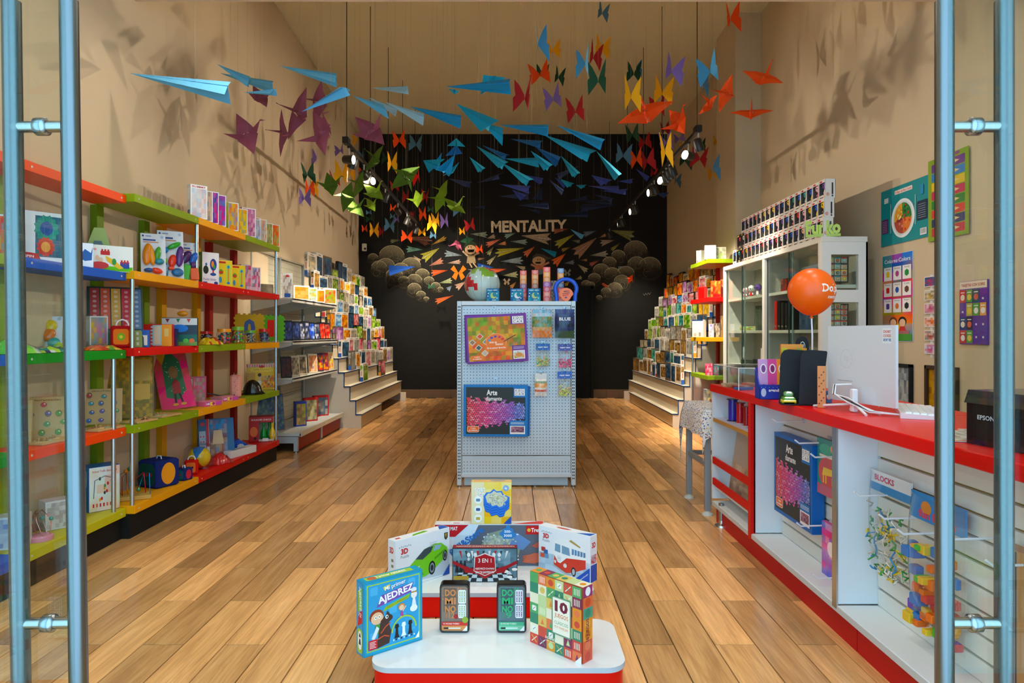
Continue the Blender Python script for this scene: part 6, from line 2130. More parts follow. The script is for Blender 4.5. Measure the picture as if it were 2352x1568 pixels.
# ------------------------------------------------------------------ products on the grey gondola
def GS(px, z, d):
	X = -2.25 - d
	return Vector((X, -X * F / (CX - px), z + .0008))
def gbx(px, z, d, w, h, t, rz, col, label, pal, style='mix', border='#ece8e0', side=None, lean=0.0, cat='box', name='carton_box', group=None, extra=None):
	def fr(p):
		p.rc(.001, .001, w - .001, h - .001, border)
		p.pic(w * .08, h * .06, w * .92, h * .9, pal, px, style, 5, 6)
		if extra:
			extra(p, w, h)
	def sp(p):
		p.rc(.001, .001, t - .001, h - .001, side or col)
		p.rc(t * .2, h * .1, t * .8, h * .3, mixc(C(side or col), C('#203060'), .5))
	return carton(name, label, GS(px, z, d), rz, w, h, t, col, {'front': fr, 'left': sp}, cat=cat, lean=lean, group=group)
gbx(660, 1.62, .12, .10, .26, .04, .35, '#e4e0d8', 'tall white box with a pencil on the upper grey shelf', ['#e8e4dc', '#e8e4e0', '#b07a34', '#3a3430', '#e4e0d8'], 'port', extra=lambda p, w, h: (p.rc(w * .2, h * .02, w * .8, h * .18, '#1c4f9c'), p.el(w * .5, h * .88, w * .2, h * .05, '#c82c24')))
for i, (px, pal) in enumerate(((690, ['#c8a468', '#d8bc8c', '#a88450']), (709, ['#8a9a4a', '#a8c4dc', '#c8a45c', '#d8d0b0']), (728, ['#c87a3c', '#e8b45c', '#8a5a3c']), (755, ['#b83a34', '#7ab43a', '#c8a08c']))):
	gbx(px, 1.62, .10, .20, .155 if i < 3 else .2, .05, .85, '#e8e4da', 'white landscape puzzle box, %s on the upper grey shelf' % ORD[i], pal, name='puzzle_box', group='puzzle boxes on the upper grey shelf')
DK = [['#14182c', '#2a3468', '#4a5a8c', '#0e1018'], ['#1c1c24', '#3a4a7c', '#d8d8e0', '#14141c'], ['#1f3f9c', '#14204c', '#c8d4e8', '#2a5ac0'], ['#a82c28', '#e8602c', '#2a2a3c', '#c8a48c']]
for i, px in enumerate((662, 680, 691, 702, 714, 727, 739, 751)):
	gbx(px, 1.17, .13, .10, .22 - .006 * (i % 3), .025, .6, '#14161f', 'dark blister pack, %s from the near end of the middle grey shelf' % ORD[i], DK[[0, 0, 1, 1, 2, 1, 3, 3][i]], lean=.22, border='#12141c', side='#0e1014', name='blister_pack', cat='toy pack', group='blister packs on the middle grey shelf')
flat_bag  # soft bags are built above
gbx(612, .78, .30, .15, .16, .02, .45, '#d8a428', 'yellow picture book with blue top on the grey shelf', ['#e0b030', '#d8982c', '#4a9ac0', '#e8c050'], 'land', border='#e0a82c', lean=.25, name='picture_book', cat='book', extra=lambda p, w, h: (p.tx('What?', w * .45, h * .55, w * .6, h * .12, '#5a3a1c', .02), p.rc(0, h * .85, w, h, '#4a94bc')))
gbx(600, .78, .33, .09, .13, .02, .45, '#3a8a94', 'teal card with white dots behind the yellow picture book', ['#3a8a94', '#d8dcd8', '#c83a2c'], lean=.2, name='card_pack', cat='card pack')
for i, (px, pal, bc) in enumerate(((658, ['#14161c', '#5a2a24', '#24262c'], '#101216'), (677, ['#3a3430', '#8a7a64', '#141210', '#a89a84'], '#b8a88c'), (694, ['#3a3430', '#8a7a64', '#141210', '#a89a84'], '#b8a88c'), (719, ['#d8a070', '#2a3460', '#e8d8c0', '#c85a2c'], '#d8c8a8'), (733, ['#2a3a64', '#c8402c', '#e8c83a', '#14182c'], '#2a3040'), (745, ['#c82a34', '#1c2444', '#e8b83a', '#4a5a8c'], '#8a2430'), (757, ['#e8c02c', '#c83a7c', '#3a6a4a', '#e8e0d0'], '#d8c08c'))):
	gbx(px, .78, .13, .11, .225, .03, .6, bc, 'upright toy pack, %s from the near end of the lower grey shelf' % ORD[i], pal, lean=.18, border=bc, side='#14140f' if i < 3 else bc, name='toy_pack', cat='toy pack', group='toy packs on the lower grey shelf')
for i, (px, z_, w_, h_, c_, pal, sd) in enumerate(((689, .2, .13, .28, '#2a3f94', ['#7a6a5c', '#5a4a44', '#c8a47c', '#8a9a4a'], '#2a3a94'), (712, .2, .17, .28, '#c01c1c', ['#8a8a6c', '#b8a87c', '#5a5a4c', '#c8c0a8'], '#b81820'), (736, .2, .2, .26, '#c01c1c', ['#5a7a9c', '#d8d0b8', '#7a6a4c', '#3a4a5c'], '#b81820'), (757, .2, .22, .31, '#c83a3c', ['#c8b8b0', '#a86a74', '#8ab4a0', '#d8d0c0'], '#c02a2c'))):
	gbx(px, z_, .16 + .02 * i, w_, h_, .06, .75, c_, ['dark blue pet toy box with spiral print on base shelf', 'red-spined animal toy box, second on the base shelf', 'red-spined dog toy box, third on the base shelf', 'tall dome window toy box at far end of base shelf'][i], pal, 'port', border=c_, side=sd, name='toy_box', cat='toy')
gbx(748, .2, .36, .2, .42, .06, .75, '#c83a3c', 'green dome window toy box standing behind on base shelf', ['#c8b8b0', '#8ab43a', '#c82c2c', '#d8d0c0'], 'port', border='#c83a3c', side='#d8d0c8', name='toy_box', cat='toy')
def swirl(p):
	w, h = .30, .40
	p.pic(.006, .006, w - .006, h - .006, ['#2f4668', '#56748c', '#3a4a4c', '#7a8a6c', '#22303c'], 14, 'mix', 12, 14)
o = carton('leaning_picture', 'dark blue-green abstract picture panel leaning on grey gondola', GS(622, .2, .36), .55, .30, .40, .012, '#6a4a38', {'front': swirl}, cat='picture', lean=.3)
# ------------------------------------------------------------------ puzzle boxes on the two stepped stands
PAL = {'sun': ['#c86a2a', '#e8b040', '#7a3a24', '#e8d090'], 'sea': ['#2a5a94', '#7ab0d8', '#c8d8e0', '#1c3460'], 'wood': ['#5a4430', '#a8865c', '#c8a878', '#3a2c20'], 'rose': ['#a82a3c', '#e0808c', '#f0d0c8', '#6a1c28'],
       'leaf': ['#4a7a2c', '#9ac04a', '#d8e0a0', '#2a4a20'], 'dark': ['#1a2430', '#3a5068', '#141820', '#5a7a94'], 'city': ['#8a8478', '#c8c0b0', '#5a5a60', '#d8c8a0'], 'gold': ['#d8a020', '#f0d060', '#a87014', '#e8e0b0'],
       'mauve': ['#8a4a84', '#d0a0c8', '#4a2a5c', '#e8d0e0'], 'gray': ['#7a7a74', '#a8a8a0', '#5a5854', '#c8c4b8'], 'teal': ['#1c6a64', '#3a9a8c', '#144a48', '#a8d0c0'], 'orange': ['#d85a18', '#f09a3c', '#a83c10', '#f0d0a0']}
def puzzle(loc, rz, w, h, t, pal, seed, label, white, blk, grp, lean, sidekey):
	R_ = random.Random(seed)
	base = '#e4ddd0' if white else ('#1c1a18' if R_.random() < .5 else '#6a5a48')
	def fr(p):
		p.rc(.001, .001, w - .001, h - .001, base)
		m_ = w * .1
		p.pic(m_, h * (.05 if R_.random() < .5 else .16), w - m_, h * (.86 if white else .93), PAL[pal], seed, R_.choice(['land', 'mix', 'port']), 5, 6)
		if white:
			p.rc(w * .3, h * .9, w * .7, h * .94, '#8a8478')
	def sd(p):
		p.rc(.001, .001, t - .001, h - .001, base)
		p.pic(t * .12, h * .62, t * .88, h * .9, PAL[pal], seed + 5, 'mix', 2, 3)
		p.rc(t * .35, h * .32, t * .65, h * .58, '#c87a6c' if white else '#a89878')
		p.rc(t * .02, .001, t * .98, h * .24, blk)
	o = carton('puzzle_box', label, loc, rz, w, h, t, base, {'front': fr, sidekey: sd}, cat='puzzle', group=grp, lean=lean)
	return o
LROW = {2: [(9.95, .31), (11.25, .30)], 3: None}
PK_L = ['city', 'wood', 'dark', 'gold', 'sea', 'leaf', 'sun', 'rose', 'city', 'gray', 'mauve', 'sun', 'leaf', 'dark']
NAMES = {'city': 'grey-brown', 'wood': 'brown', 'dark': 'dark blue', 'gold': 'yellow', 'sea': 'blue', 'leaf': 'green', 'sun': 'orange', 'rose': 'red', 'gray': 'grey', 'mauve': 'mauve', 'teal': 'teal', 'orange': 'bright orange'}
for side, sgn, xf, y0, y1 in (('left', -1, -2.0, 9.0, 12.70), ('right', 1, 2.12, 9.05, 12.95)):
	R_ = random.Random(77 if sgn < 0 else 99)
	for k in range(2, NST):
		z = (k + 1) * SH + .0005
		xm = xf + sgn * (k * SD + .026)
		if sgn < 0 and k == 2:
			ys = [(10.0, .36), (11.35, .36)]
		else:
			start = {(-1, 3): 9.42, (1, 3): 9.6}.get((sgn, k), y0 + .14 + .12 * R_.random())
			ys, y = [], start
			while y < y1 - .22:
				w_ = R_.choice([.27, .30, .34, .37])
				ys.append((y + w_ / 2, w_))
				y += w_ + R_.choice([.0, .01, .03, .06])
		for i, (y, w_) in enumerate(ys):
			h_ = R_.choice([.22, .24, .26, .27]) + (.06 if k == 10 and R_.random() < .4 else 0)
			if sgn < 0:
				pal = R_.choice(PK_L)
				if k == 10 and i in (1, 2, 4, 5):
					pal, h_ = 'dark', .37
			else:
				pal = {10: ['orange', 'sun', 'wood', 'sun'], 9: ['sun', 'rose', 'mauve', 'sea', 'orange', 'gold'], 8: ['rose', 'gold', 'sea', 'gray', 'wood', 'mauve'], 7: ['teal', 'gold', 'leaf', 'gray', 'orange'], 6: ['teal', 'leaf', 'gray', 'wood', 'dark'], 5: ['city', 'gray', 'leaf', 'wood'], 4: ['wood', 'dark', 'city', 'gray'], 3: ['dark', 'gray', 'wood', 'teal'], 2: ['teal', 'dark', 'wood', 'gold', 'dark', 'wood', 'dark']}[k]
				pal = R_.choice(pal)
			white = R_.random() < (.68 if sgn < 0 else (.3 if k > 7 else .6))
			blk = R_.choice(['#1c50a8', '#1c50a8', '#2a5ab0', '#a82a2c', '#d8902c'])
			turn = (math.pi / 2 - R_.choice([.0, .03, .06, .09])) * (1 if sgn < 0 else -1)
			lab = '%s puzzle box, %s from the front on step %s of the %s stand' % (NAMES[pal], ORD[i], ['', '', 'three', 'four', 'five', 'six', 'seven', 'eight', 'nine', 'ten', 'eleven'][k], side)
			puzzle((xm + sgn * .0, y, z), turn, w_ * .92, h_, .045, pal, k * 100 + i * 7 + (0 if sgn < 0 else 5000), lab, white, blk, 'puzzle boxes on the %s stepped stand' % side, 0.0, 'left' if sgn < 0 else 'right')
# ------------------------------------------------------------------ right side: figures, cabinet contents, shelf goods
FIGC = [('#d83a3c', '#3a3a40', 'red'), ('#e8b890', '#4a2a1c', 'brown-haired'), ('#2a5ac0', '#e8c02c', 'blue'), ('#f0b8c4', '#d84a7c', 'pink'), ('#e8e6e0', '#c82c34', 'white'), ('#f0c020', '#3a2a1c', 'yellow'), ('#6a4a9c', '#e8d8c8', 'purple'), ('#3a9a94', '#e8c8a0', 'teal')]
def fig_mesh(k):
	"""a little big-headed figure, 11 cm tall"""
	hd, bd, _ = FIGC[k]
	b = MB()
	b.ball((0, 0, .072), .03, C(hd), 12, 8, sc=(1.1, .85, .95))
	b.lathe([(.0001, .0), (.012, .0), (.016, .02), (.012, .045), (.0001, .046)], 10, C(bd))
	b.ball((-.011, -.024, .07), .0045, C('#101010'), 6, 4)
	b.ball((.011, -.024, .07), .0045, C('#101010'), 6, 4)
	b.tube([(-.014, 0, .04), (-.024, -.006, .022)], .005, C(hd), 6)
	b.tube([(.014, 0, .04), (.024, -.006, .022)], .005, C(hd), 6)
	return b.data('figure', 'plastic')
FIGM = [fig_mesh(k) for k in range(8)]
FW, FH, FD = .115, .156, .085
def fig_box(dark):
	b = MB()
	fr = C('#dcd8d2' if not dark else '#26221e')
	b.box(-FW / 2, FW / 2, FD / 2 - .003, FD / 2, 0, FH, C('#2c2e2c'))
	b.box(-FW / 2, FW / 2, -FD / 2, FD / 2, 0, .003, fr)
	b.box(-FW / 2, FW / 2, -FD / 2, FD / 2, FH - .003, FH, fr)
	b.box(-FW / 2, -FW / 2 + .002, -FD / 2, FD / 2, .003, FH - .003, fr, right=C('#55544f'))
	b.box(FW / 2 - .002, FW / 2, -FD / 2, FD / 2, .003, FH - .003, fr, left=C('#55544f'))
	b.box(-FW / 2, -FW / 2 + .007, -FD / 2, -FD / 2 + .002, 0, FH, fr)
	b.box(FW / 2 - .007, FW / 2, -FD / 2, -FD / 2 + .002, 0, FH, fr)
	b.box(-FW / 2 + .007, FW / 2 - .007, -FD / 2, -FD / 2 + .002, FH - .026, FH, fr)
	b.box(-FW / 2 + .007, FW / 2 - .007, -FD / 2, -FD / 2 + .002, 0, .03, fr)
	b.frame((-FW / 2, -FD / 2, 0), (1, 0, 0), (0, 0, 1))
	b.rc(.02, FH - .022, .06, FH - .008, '#c82c2c' if not dark else '#c8a040')
	b.rc(.02, .006, .08, .014, '#5a4a44')
	b.el(FW - .022, .016, .012, .012, '#d8b090', 10)
	b.frame((FW / 2, -FD / 2, 0), (0, 1, 0), (0, 0, 1))
	b.rc(FD * .62, .03, FD * .78, FH * .8, '#3a3a3c')
	b.el(FD * .7, .018, .008, .008, '#4a4a4c', 8)
	b.el(FD * .25, .03, .014, .016, '#d89a8c', 10)
	return b.data('figure_box', 'card')
FBX = [fig_box(False), fig_box(True)]
R_ = random.Random(12)
ROWN = ['bottom', 'middle', 'top']
for row in range(3):
	n = 19 if row == 0 else (18 if row == 1 else 17)
	for i in range(n):
		y = KY0 + .075 + i * (FW + .004)
		k = (i * 5 + row * 3 + R_.randrange(3)) % 8
		dark = 1 if i in (16, 17) and row < 2 else 0
		T = thing('figure_box', '%s window figure box with %s figure, %s from the front, %s row on cabinet' % ('black' if dark else 'white', FIGC[k][2], ORD[i], ROWN[row]), 'toy', (KX0 + .06 + .008 * ((i * 3 + row) % 3), y, KZ + .0008 + row * (FH + .0006)), -math.pi / 2, 'boxed figures on the display cabinet')
		for nm, me, loc in (('window_carton', FBX[dark], (0, 0, 0)), ('figure', FIGM[k], (.004, -.010, .026))):
			o = bpy.data.objects.new(nm, me)
			COL.objects.link(o)
			o.parent = T
			o.location = loc
			if nm == 'figure':
				o.scale = (1.25, 1.2, 1.15)
# lime lettered sign leaning on the near end
T = thing('lettering_sign', 'lime green cut-out script sign on the cabinet corner', 'sign', (KX0 + .02, KY0 + .025, KZ + .001), -.35)
vs_, fs, tw, th = text_geo('Funko', .05)
b = MB()
s = .26 / tw
P = [(x * s, 0, y * s * 1.35 + .075) for x, y in vs_]
b.mesh(P, fs, C('#b4cc10'))
b.mesh([(x, .012, z) for x, _, z in P], [f[::-1] for f in fs], C('#b4cc10'))
ed = {}
for f in fs:
	for a, c in zip(f, f[1:] + f[:1]):
		if (c, a) in ed:
			del ed[(c, a)]
		else:
			ed[(a, c)] = 1
b.mesh(P + [(x, .012, z) for x, _, z in P], [(c, a, a + len(P), c + len(P)) for a, c in ed], C('#98b00c'))
b.build('letters', 'plastic', T)
b = MB()
b.box(-.13, .13, .001, .011, 0, .022, C('#a8c010'))
b.build('foot', 'plastic', T)
# goods inside the cabinet: figures, books and boxes on the three shelves
CITEM = [  # y, shelf z, kind, w, h, colour, label
	(5.72, 1.645, 'r', .22, .17, ['#3a5a6c', '#c8643c', '#7a94a4', '#2a3440'], 'window packs in the top near bay'), (6.02, 1.645, 'r', .22, .16, ['#4a6a7c', '#d8784c', '#8a9aa0'], 'orange and blue pack in the top near bay'), (6.32, 1.645, 'r', .18, .17, ['#3a4a5c', '#5a7a94', '#2a3038'], 'blue pack in the top near bay'),
	(6.58, 1.645, 'r', .12, .13, ['#2a2420', '#a8342c', '#4a4038'], 'dark model pack near the cabinet mullion'), (7.0, 1.645, 'r', .06, .22, ['#8a9a3c', '#a8b45c', '#6a7430'], 'olive upright box in the top far bay'), (7.35, 1.645, 'f', 6, 1.0, None, 'purple figure in the top far bay'), (7.55, 1.645, 'f', 4, 1.0, None, 'white figure in the top far bay'), (7.75, 1.645, 'f', 3, .9, None, 'pink figure in the top far bay'),
	(6.62, 1.28, 'b', .05, .28, '#c8281c', 'red album leaning in the middle near bay'), (6.54, 1.28, 'b', .05, .28, '#1c1a18', 'black album beside the red one'), (6.46, 1.28, 'b', .05, .26, '#2c2a28', 'second black album in the middle near bay'), (6.37, 1.28, 'b', .05, .25, '#23211f', 'third black album in the middle near bay'), (6.1, 1.28, 'r', .2, .22, ['#3a4a64', '#5a6a7c', '#22303c'], 'blue-grey pack in the middle near bay'), (5.8, 1.28, 'r', .2, .22, ['#4a5a44', '#8a7a5c', '#2a3a30'], 'olive pack in the middle near bay'),
	(7.15, 1.28, 'r', .3, .26, ['#3a4a3c', '#5a5c54', '#2a302c', '#8a8a7c'], 'grey-green pack in the middle far bay'), (7.6, 1.28, 'r', .38, .045, ['#c8c4b0', '#2a3034', '#4a9a4c', '#d87a2c'], 'row of small coloured blocks in the middle far bay'),
	(7.2, .90, 'r', .34, .07, ['#1c201f', '#3a4440', '#14181a'], 'dark tray of parts on the lower far shelf'), (7.62, .90, 'r', .3, .05, ['#2a2e2c', '#8a8c84', '#14181a'], 'tray of small dark pieces on the lower far shelf'), (6.3, .90, 'r', .2, .12, ['#2a2a28', '#4a4a44', '#1c1c1a'], 'dark pack on the lower near shelf'), (5.9, .90, 'r', .2, .15, ['#5a4a3a', '#8a7a5c', '#2a2420'], 'brown pack on the lower near shelf')]
for y, z, kd, w_, h_, c_, lb in CITEM:
	loc = (KX0 + .15, y, z + .0008)
	if kd == 'f':
		o = bpy.data.objects.new('toy_figure', FIGM[w_])
		COL.objects.link(o)
		o.location, o.rotation_euler, o.scale = loc, (0, 0, -1.2), (1.35 * h_, 1.35 * h_, 1.35 * h_)
		tag(o, lb, 'figure', 'figures in the display cabinet')
	elif kd == 'r':
		carton('collector_pack', lb, loc, -1.45, w_, h_, .06, c_[0], {'front': lambda p, c_=c_, w_=w_, h_=h_: p.pic(.003, .003, w_ - .003, h_ - .003, c_, int(y * 100), 'mix', 7, 5), 'right': lambda p, c_=c_, h_=h_: p.rc(.004, .004, .056, h_ - .004, c_[1])}, cat='pack', group='packs in the display cabinet')
	else:
		carton('album', lb, loc, -1.5, w_, h_, .19, c_, {'front': lambda p, w_=w_, h_=h_: p.rc(w_ * .2, h_ * .1, w_ * .8, h_ * .16, '#8a8478')}, cat='album', group='albums in the display cabinet')
# cards seen through the near end window of the cabinet
for r_, zz, hh in ((0, 1.66, .21), (1, 1.30, .19)):
	T = thing('key_ring_board', ['rack of small boxed figures behind the upper side window', 'rack of key ring toys behind the lower side window'][r_], 'display card', (KX0 + .16, KY0 + .06, zz))
	b = MB()
	b.box(-.085, .085, 0, .006, 0, hh, C('#2c3230'))
	b.build('backing', 'card', T)
	for i in range(3):
		for j in range(4):
			b = MB()
			x, z = -.066 + i * .054, .012 + j * hh / 4.2
			rr_ = random.Random(i * 7 + j * 3 + r_)
			c = rr_.choice(['#e07a3c', '#d8503c', '#3a8a8c', '#8ab43a', '#e8b04c', '#3a3a44', '#c83a4c'])
			b.box(x - .023, x + .023, -.012, 0, z, z + hh / 4.7, C('#b8b4a4'))
			b.box(x - .023, x + .023, -.013, -.011, z + hh / 6.2, z + hh / 4.7, C(c))
			b.ball((x, -.014, z + hh / 11), .014, C(rr_.choice(['#6a7a6c', '#d8b08c', '#a8c8c0', '#c86a4c', '#e8c83a'])), 8, 6)
			b.build('toy_capsule', 'plastic', T)
# goods on the narrow right shelf unit
def RS(x, y, z):
	return (2.33 + x, 8.17 + y, z + .0008)
for i, (x, y, z, w_, h_, t_, rz, pal, lb) in enumerate((
		(.06, .10, 2.14, .13, .17, .08, -.2, ['#dcd8d4', '#6a9ab8', '#e8c8a0', '#c8c4c0'], 'white figure box at the near end of lime top board'), (.19, .12, 2.14, .12, .15, .08, -.1, ['#d8d4cc', '#8aa06a', '#b8a890', '#5a5a54'], 'white figure box behind on the lime top board'), (.05, .45, 2.14, .10, .15, .08, -1.2, ['#dcd8d4', '#4a4a4c', '#e0a0a0'], 'white figure box at the far end of lime top board'),
		(.12, .06, 1.68, .12, .20, .04, -.5, ['#c83a24', '#e8602c', '#d8a078', '#8a2018'], 'red and orange box on the right red board'), (.24, .10, 1.68, .1, .22, .05, -.4, ['#8a6a44', '#c8a878', '#3a5a8c', '#c82c2c'], 'brown stacked box on the right red board'), (.05, .40, 1.68, .12, .15, .04, -1.1, ['#d8382c', '#e8584c', '#b01c18'], 'red box at the far end of the right red board'),
		(.07, .08, 1.20, .06, .16, .04, -.4, ['#e8e4dc', '#d83a2c', '#3a6ab0', '#e8e0d8'], 'white and red slim pack on the right yellow board'), (.14, .10, 1.20, .08, .17, .04, -.4, ['#8a7a6c', '#d8ccb8', '#3a3430'], 'grey picture pack on the right yellow board'), (.22, .06, 1.20, .09, .26, .05, -.35, ['#6a5a44', '#a88a64', '#3a3430'], 'tall brown pack on the right yellow board'), (.30, .05, 1.20, .06, .26, .05, -.3, ['#1c6a34', '#2a8a44', '#c83a3c'], 'tall green pack on the right yellow board'),
		(.05, .10, .74, .09, .14, .05, -.5, ['#c83a5c', '#e8a0b0', '#8a2038', '#d8c8d0'], 'red patterned pack on the lower lime board'), (.13, .10, .74, .08, .12, .05, -.5, ['#3a8a94', '#a8d0d4', '#c82c34'], 'teal patterned pack on the lower lime board'),
		(.06, .12, .27, .14, .30, .05, -.5, ['#8a8c88', '#c8c4b4', '#4a4c50', '#d8c890'], 'tall grey figure pack on lowest right board'), (.18, .10, .27, .12, .26, .05, -.45, ['#a8a49a', '#3a3c40', '#d8d0b8', '#6a6c68'], 'grey and cream figure pack on lowest right board'), (.29, .09, .27, .09, .24, .05, -.4, ['#4a5a7c', '#c8c4b8', '#2a3038'], 'blue-grey figure pack on lowest right board'))):
	carton('shelf_pack', lb, RS(x, y, z), rz, w_, h_, t_, pal[0], {'front': lambda p, pal=pal, w_=w_, h_=h_, i=i: p.pic(.004, .004, w_ - .004, h_ - .004, pal, i + 60, 'mix', 5, 6)}, cat='pack', group='packs on the right shelf unit')
carton('white_holder', 'white open holder with blue edge on the right yellow board', RS(.035, .50, 1.20), -1.1, .2, .22, .05, '#ddd8ca', {'front': lambda p: (p.rc(.0, .205, .2, .22, '#1c3f6e'), p.rc(.03, .01, .08, .05, '#b8a890'), p.rc(.12, .01, .16, .06, '#8a8478'))}, cat='holder')
# ------------------------------------------------------------------ posters and pictures on the right wall
def poster(name, label, px0, px1, py_t0, py_b0, art, col='#ffffff', th=.004, cat='poster', gap=.002, frame=None):
	"""a sheet on the right wall between photo columns px0 (far) and px1 (near); top/bottom rows measured at px0"""
	X = XR - gap
	ya, yb = X * F / (px0 - CX), X * F / (px1 - CX)
	z1, z0 = CH - (py_t0 - CY) * ya / F, CH - (py_b0 - CY) * ya / F
	w, h = ya - yb, z1 - z0
	T = thing(name, label, cat, (X, ya, z0), -math.pi / 2)
	b = MB()
	b.box(0, w, -th, 0, 0, h, C(col))
	b.build('sheet' if not frame else 'canvas', 'card', T)
	p = MB()
	p.frame((0, -th, 0), (1, 0, 0), (0, 0, 1))
	art(p, w, h)
	p.build('print', 'card', T)
	if frame:
		for q in ((0, w, 0, .025), (0, w, h - .025, h), (0, .025, 0, h), (w - .025, w, 0, h)):
			hull_box('frame_rail', 'paint', q[0], q[1], -.025, 0, q[2], q[3], frame, T, bev=.003)
	return T
def plate(p, w, h):
	p.rc(.002, .002, w - .002, h - .002, '#128a90')
	edu(p, w * .09, h * .83, w * .03, '#1a3a4c')
	p.rr(w * .3, h * .86, w * .66, h * .93, .008, '#e8d8d0'); p.tx('El Plato del Bien Comer', w * .48, h * .895, w * .33, h * .04, '#c84a3c', .02)
	p.el(w * .47, h * .42, w * .235, h * .335, '#e8ecec', 32); p.el(w * .47, h * .42, w * .205, h * .295, '#d0dce0', 32)
	for a0, a1, c in ((0, 95, '#2a7a34'), (95, 190, '#e0a02c'), (190, 275, '#b8503c'), (275, 360, '#e07a2c')):
		p.lay += 1
		p.add([p.pt(w * .47, h * .42)] + [p.pt(w * .47 + w * .18 * math.cos(math.radians(a0 + (a1 - a0) * i / 8)), h * .42 + h * .265 * math.sin(math.radians(a0 + (a1 - a0) * i / 8))) for i in range(9)], C(c))
	R_ = random.Random(8)
	for i in range(46):
		a, q = R_.random() * 6.283, math.sqrt(R_.random()) * .92
		c = [['#3f9a3c', '#1c5a2c', '#c82c2c'], ['#e8c04c', '#c87a2c', '#f0d080'], ['#a83a34', '#d88a6c', '#6a2a44'], ['#e86a2c', '#f0a04c', '#d8382c']][int(a / 6.283 * 4) % 4]
		p.el(w * .47 + w * .17 * q * math.cos(a), h * .42 + h * .25 * q * math.sin(a), w * .018, h * .026, R_.choice(c), 7)
	p.rr(w * .03, h * .22, w * .17, h * .48, .01, '#5a2a5c'); p.rr(w * .76, h * .3, w * .95, h * .62, .01, '#1c2c44')
	for i in range(7):
		p.rc(w * .78, h * (.34 + i * .036), w * .92, h * (.345 + i * .036), '#b8c4d0')
		p.rc(w * .05, h * (.25 + i * .03), w * .15, h * (.255 + i * .03), '#c8a8c8')
	p.ln([(w * .23, h * .2), (w * .23, h * .72)], .008, '#b8c8c8'); p.ln([(w * .73, h * .25), (w * .73, h * .75)], .008, '#b8c8c8')
	p.rr(w * .82, h * .72, w * .88, h * .88, .006, '#1c8ac0')
	p.rc(w * .82, h * .05, w * .94, h * .16, '#e8e8e8')
	for i in range(9):
		p.rc(w * (.83 + i * .011), h * .07, w * (.834 + i * .011), h * .15, '#2a2a2a')
poster('poster', 'teal healthy plate poster on the right wall', 2025, 2139, 442, 568, plate, '#128a90')
def music(p, w, h):
	p.rc(.002, .002, w - .002, h - .002, '#84a01c')
	rows = ['#c82c34', '#1f2f64', '#d8302c', '#1c7a30', '#c81c54', '#e0b81c', '#1f7ac0', '#6a2f8c']
	for i, c in enumerate(rows):
		y = h * (.05 + i * .112)
		p.rr(w * .1, y, w * .92, y + h * .1, .006, c)
		p.el(w * .3, y + h * .05, w * .09, h * .03, '#e8d0a8', 10); p.pg([(w * .6, y + h * .02), (w * .8, y + h * .05), (w * .62, y + h * .085)], '#e8c88a')
	p.rr(w * .2, h * .955, w * .8, h * .99, .006, '#8a3a7c')
T = poster('poster', 'lime bordered poster of coloured picture rows, high on wall', 2133, 2226, 372, 556, music, '#84a01c', gap=.012)
def colores(p, w, h):
	p.pic(.003, .003, w - .003, h - .003, ['#3a9a2c', '#e8c020', '#e83a2c', '#c83a8c', '#3a3a8c', '#2a7ac8'], 3, 'land', 3, 10)
	p.tx('Colores·Colors', w * .5, h * .925, w * .85, h * .045, '#1c3f8c', .04); p.tx('Colores·Colors', w * .5, h * .925, w * .85, h * .045, '#e8f0f8', .015)
	cs = ['#e8c81c', '#b83a8c', '#1c8a34', '#d8201c', '#1f4fb0', '#6a3a1c', '#5a3a94', '#e8701c', '#1c1a1c']
	nm = ['Amarillo', 'Rosa', 'Verde', 'Rojo', 'Azul', 'Café', 'Morado', 'Naranja', 'Negro']
	for i in range(9):
		x, y = w * (.06 + (i % 3) * .31), h * (.70 - (i // 3) * .185)
		p.rc(x, y, x + w * .27, y + h * .155, '#f0ece8')
		p.tx(nm[i], x + w * .135, y + h * .135, w * .17, h * .02, '#2a2a2a')
		sh = i % 3
		if sh == 0:
			p.rr(x + w * .08, y + h * .04, x + w * .19, y + h * .105, .01, cs[i])
		elif sh == 1:
			p.el(x + w * .135, y + h * .072, w * .06, h * .034, cs[i], 12)
		else:
			p.pg([(x + w * .135, y + h * .11), (x + w * .2, y + h * .09), (x + w * .2, y + h * .05), (x + w * .135, y + h * .03), (x + w * .07, y + h * .05), (x + w * .07, y + h * .09)], cs[i])
	for x, c in ((.38, '#7a3a20'), (.68, '#1c1814')):
		p.el(w * x, h * .225, w * .13, h * .055, c, 14); p.el(w * x, h * .21, w * .1, h * .045, '#f0c098', 14)
		p.pg([(w * (x - .13), h * .1), (w * (x + .13), h * .1), (w * (x + .07), h * .17), (w * (x - .07), h * .17)], '#2a6a9c' if x < .5 else '#d8302c')
	p.rc(w * .2, h * .085, w * .9, h * .12, '#b06a6c')
	p.rc(w * .02, h * .01, w * .98, h * .085, '#4a9a2c')
poster('poster', 'tall rainbow chart of colour names on the right wall', 2028, 2098, 589, 783, colores, '#d8d8d4')
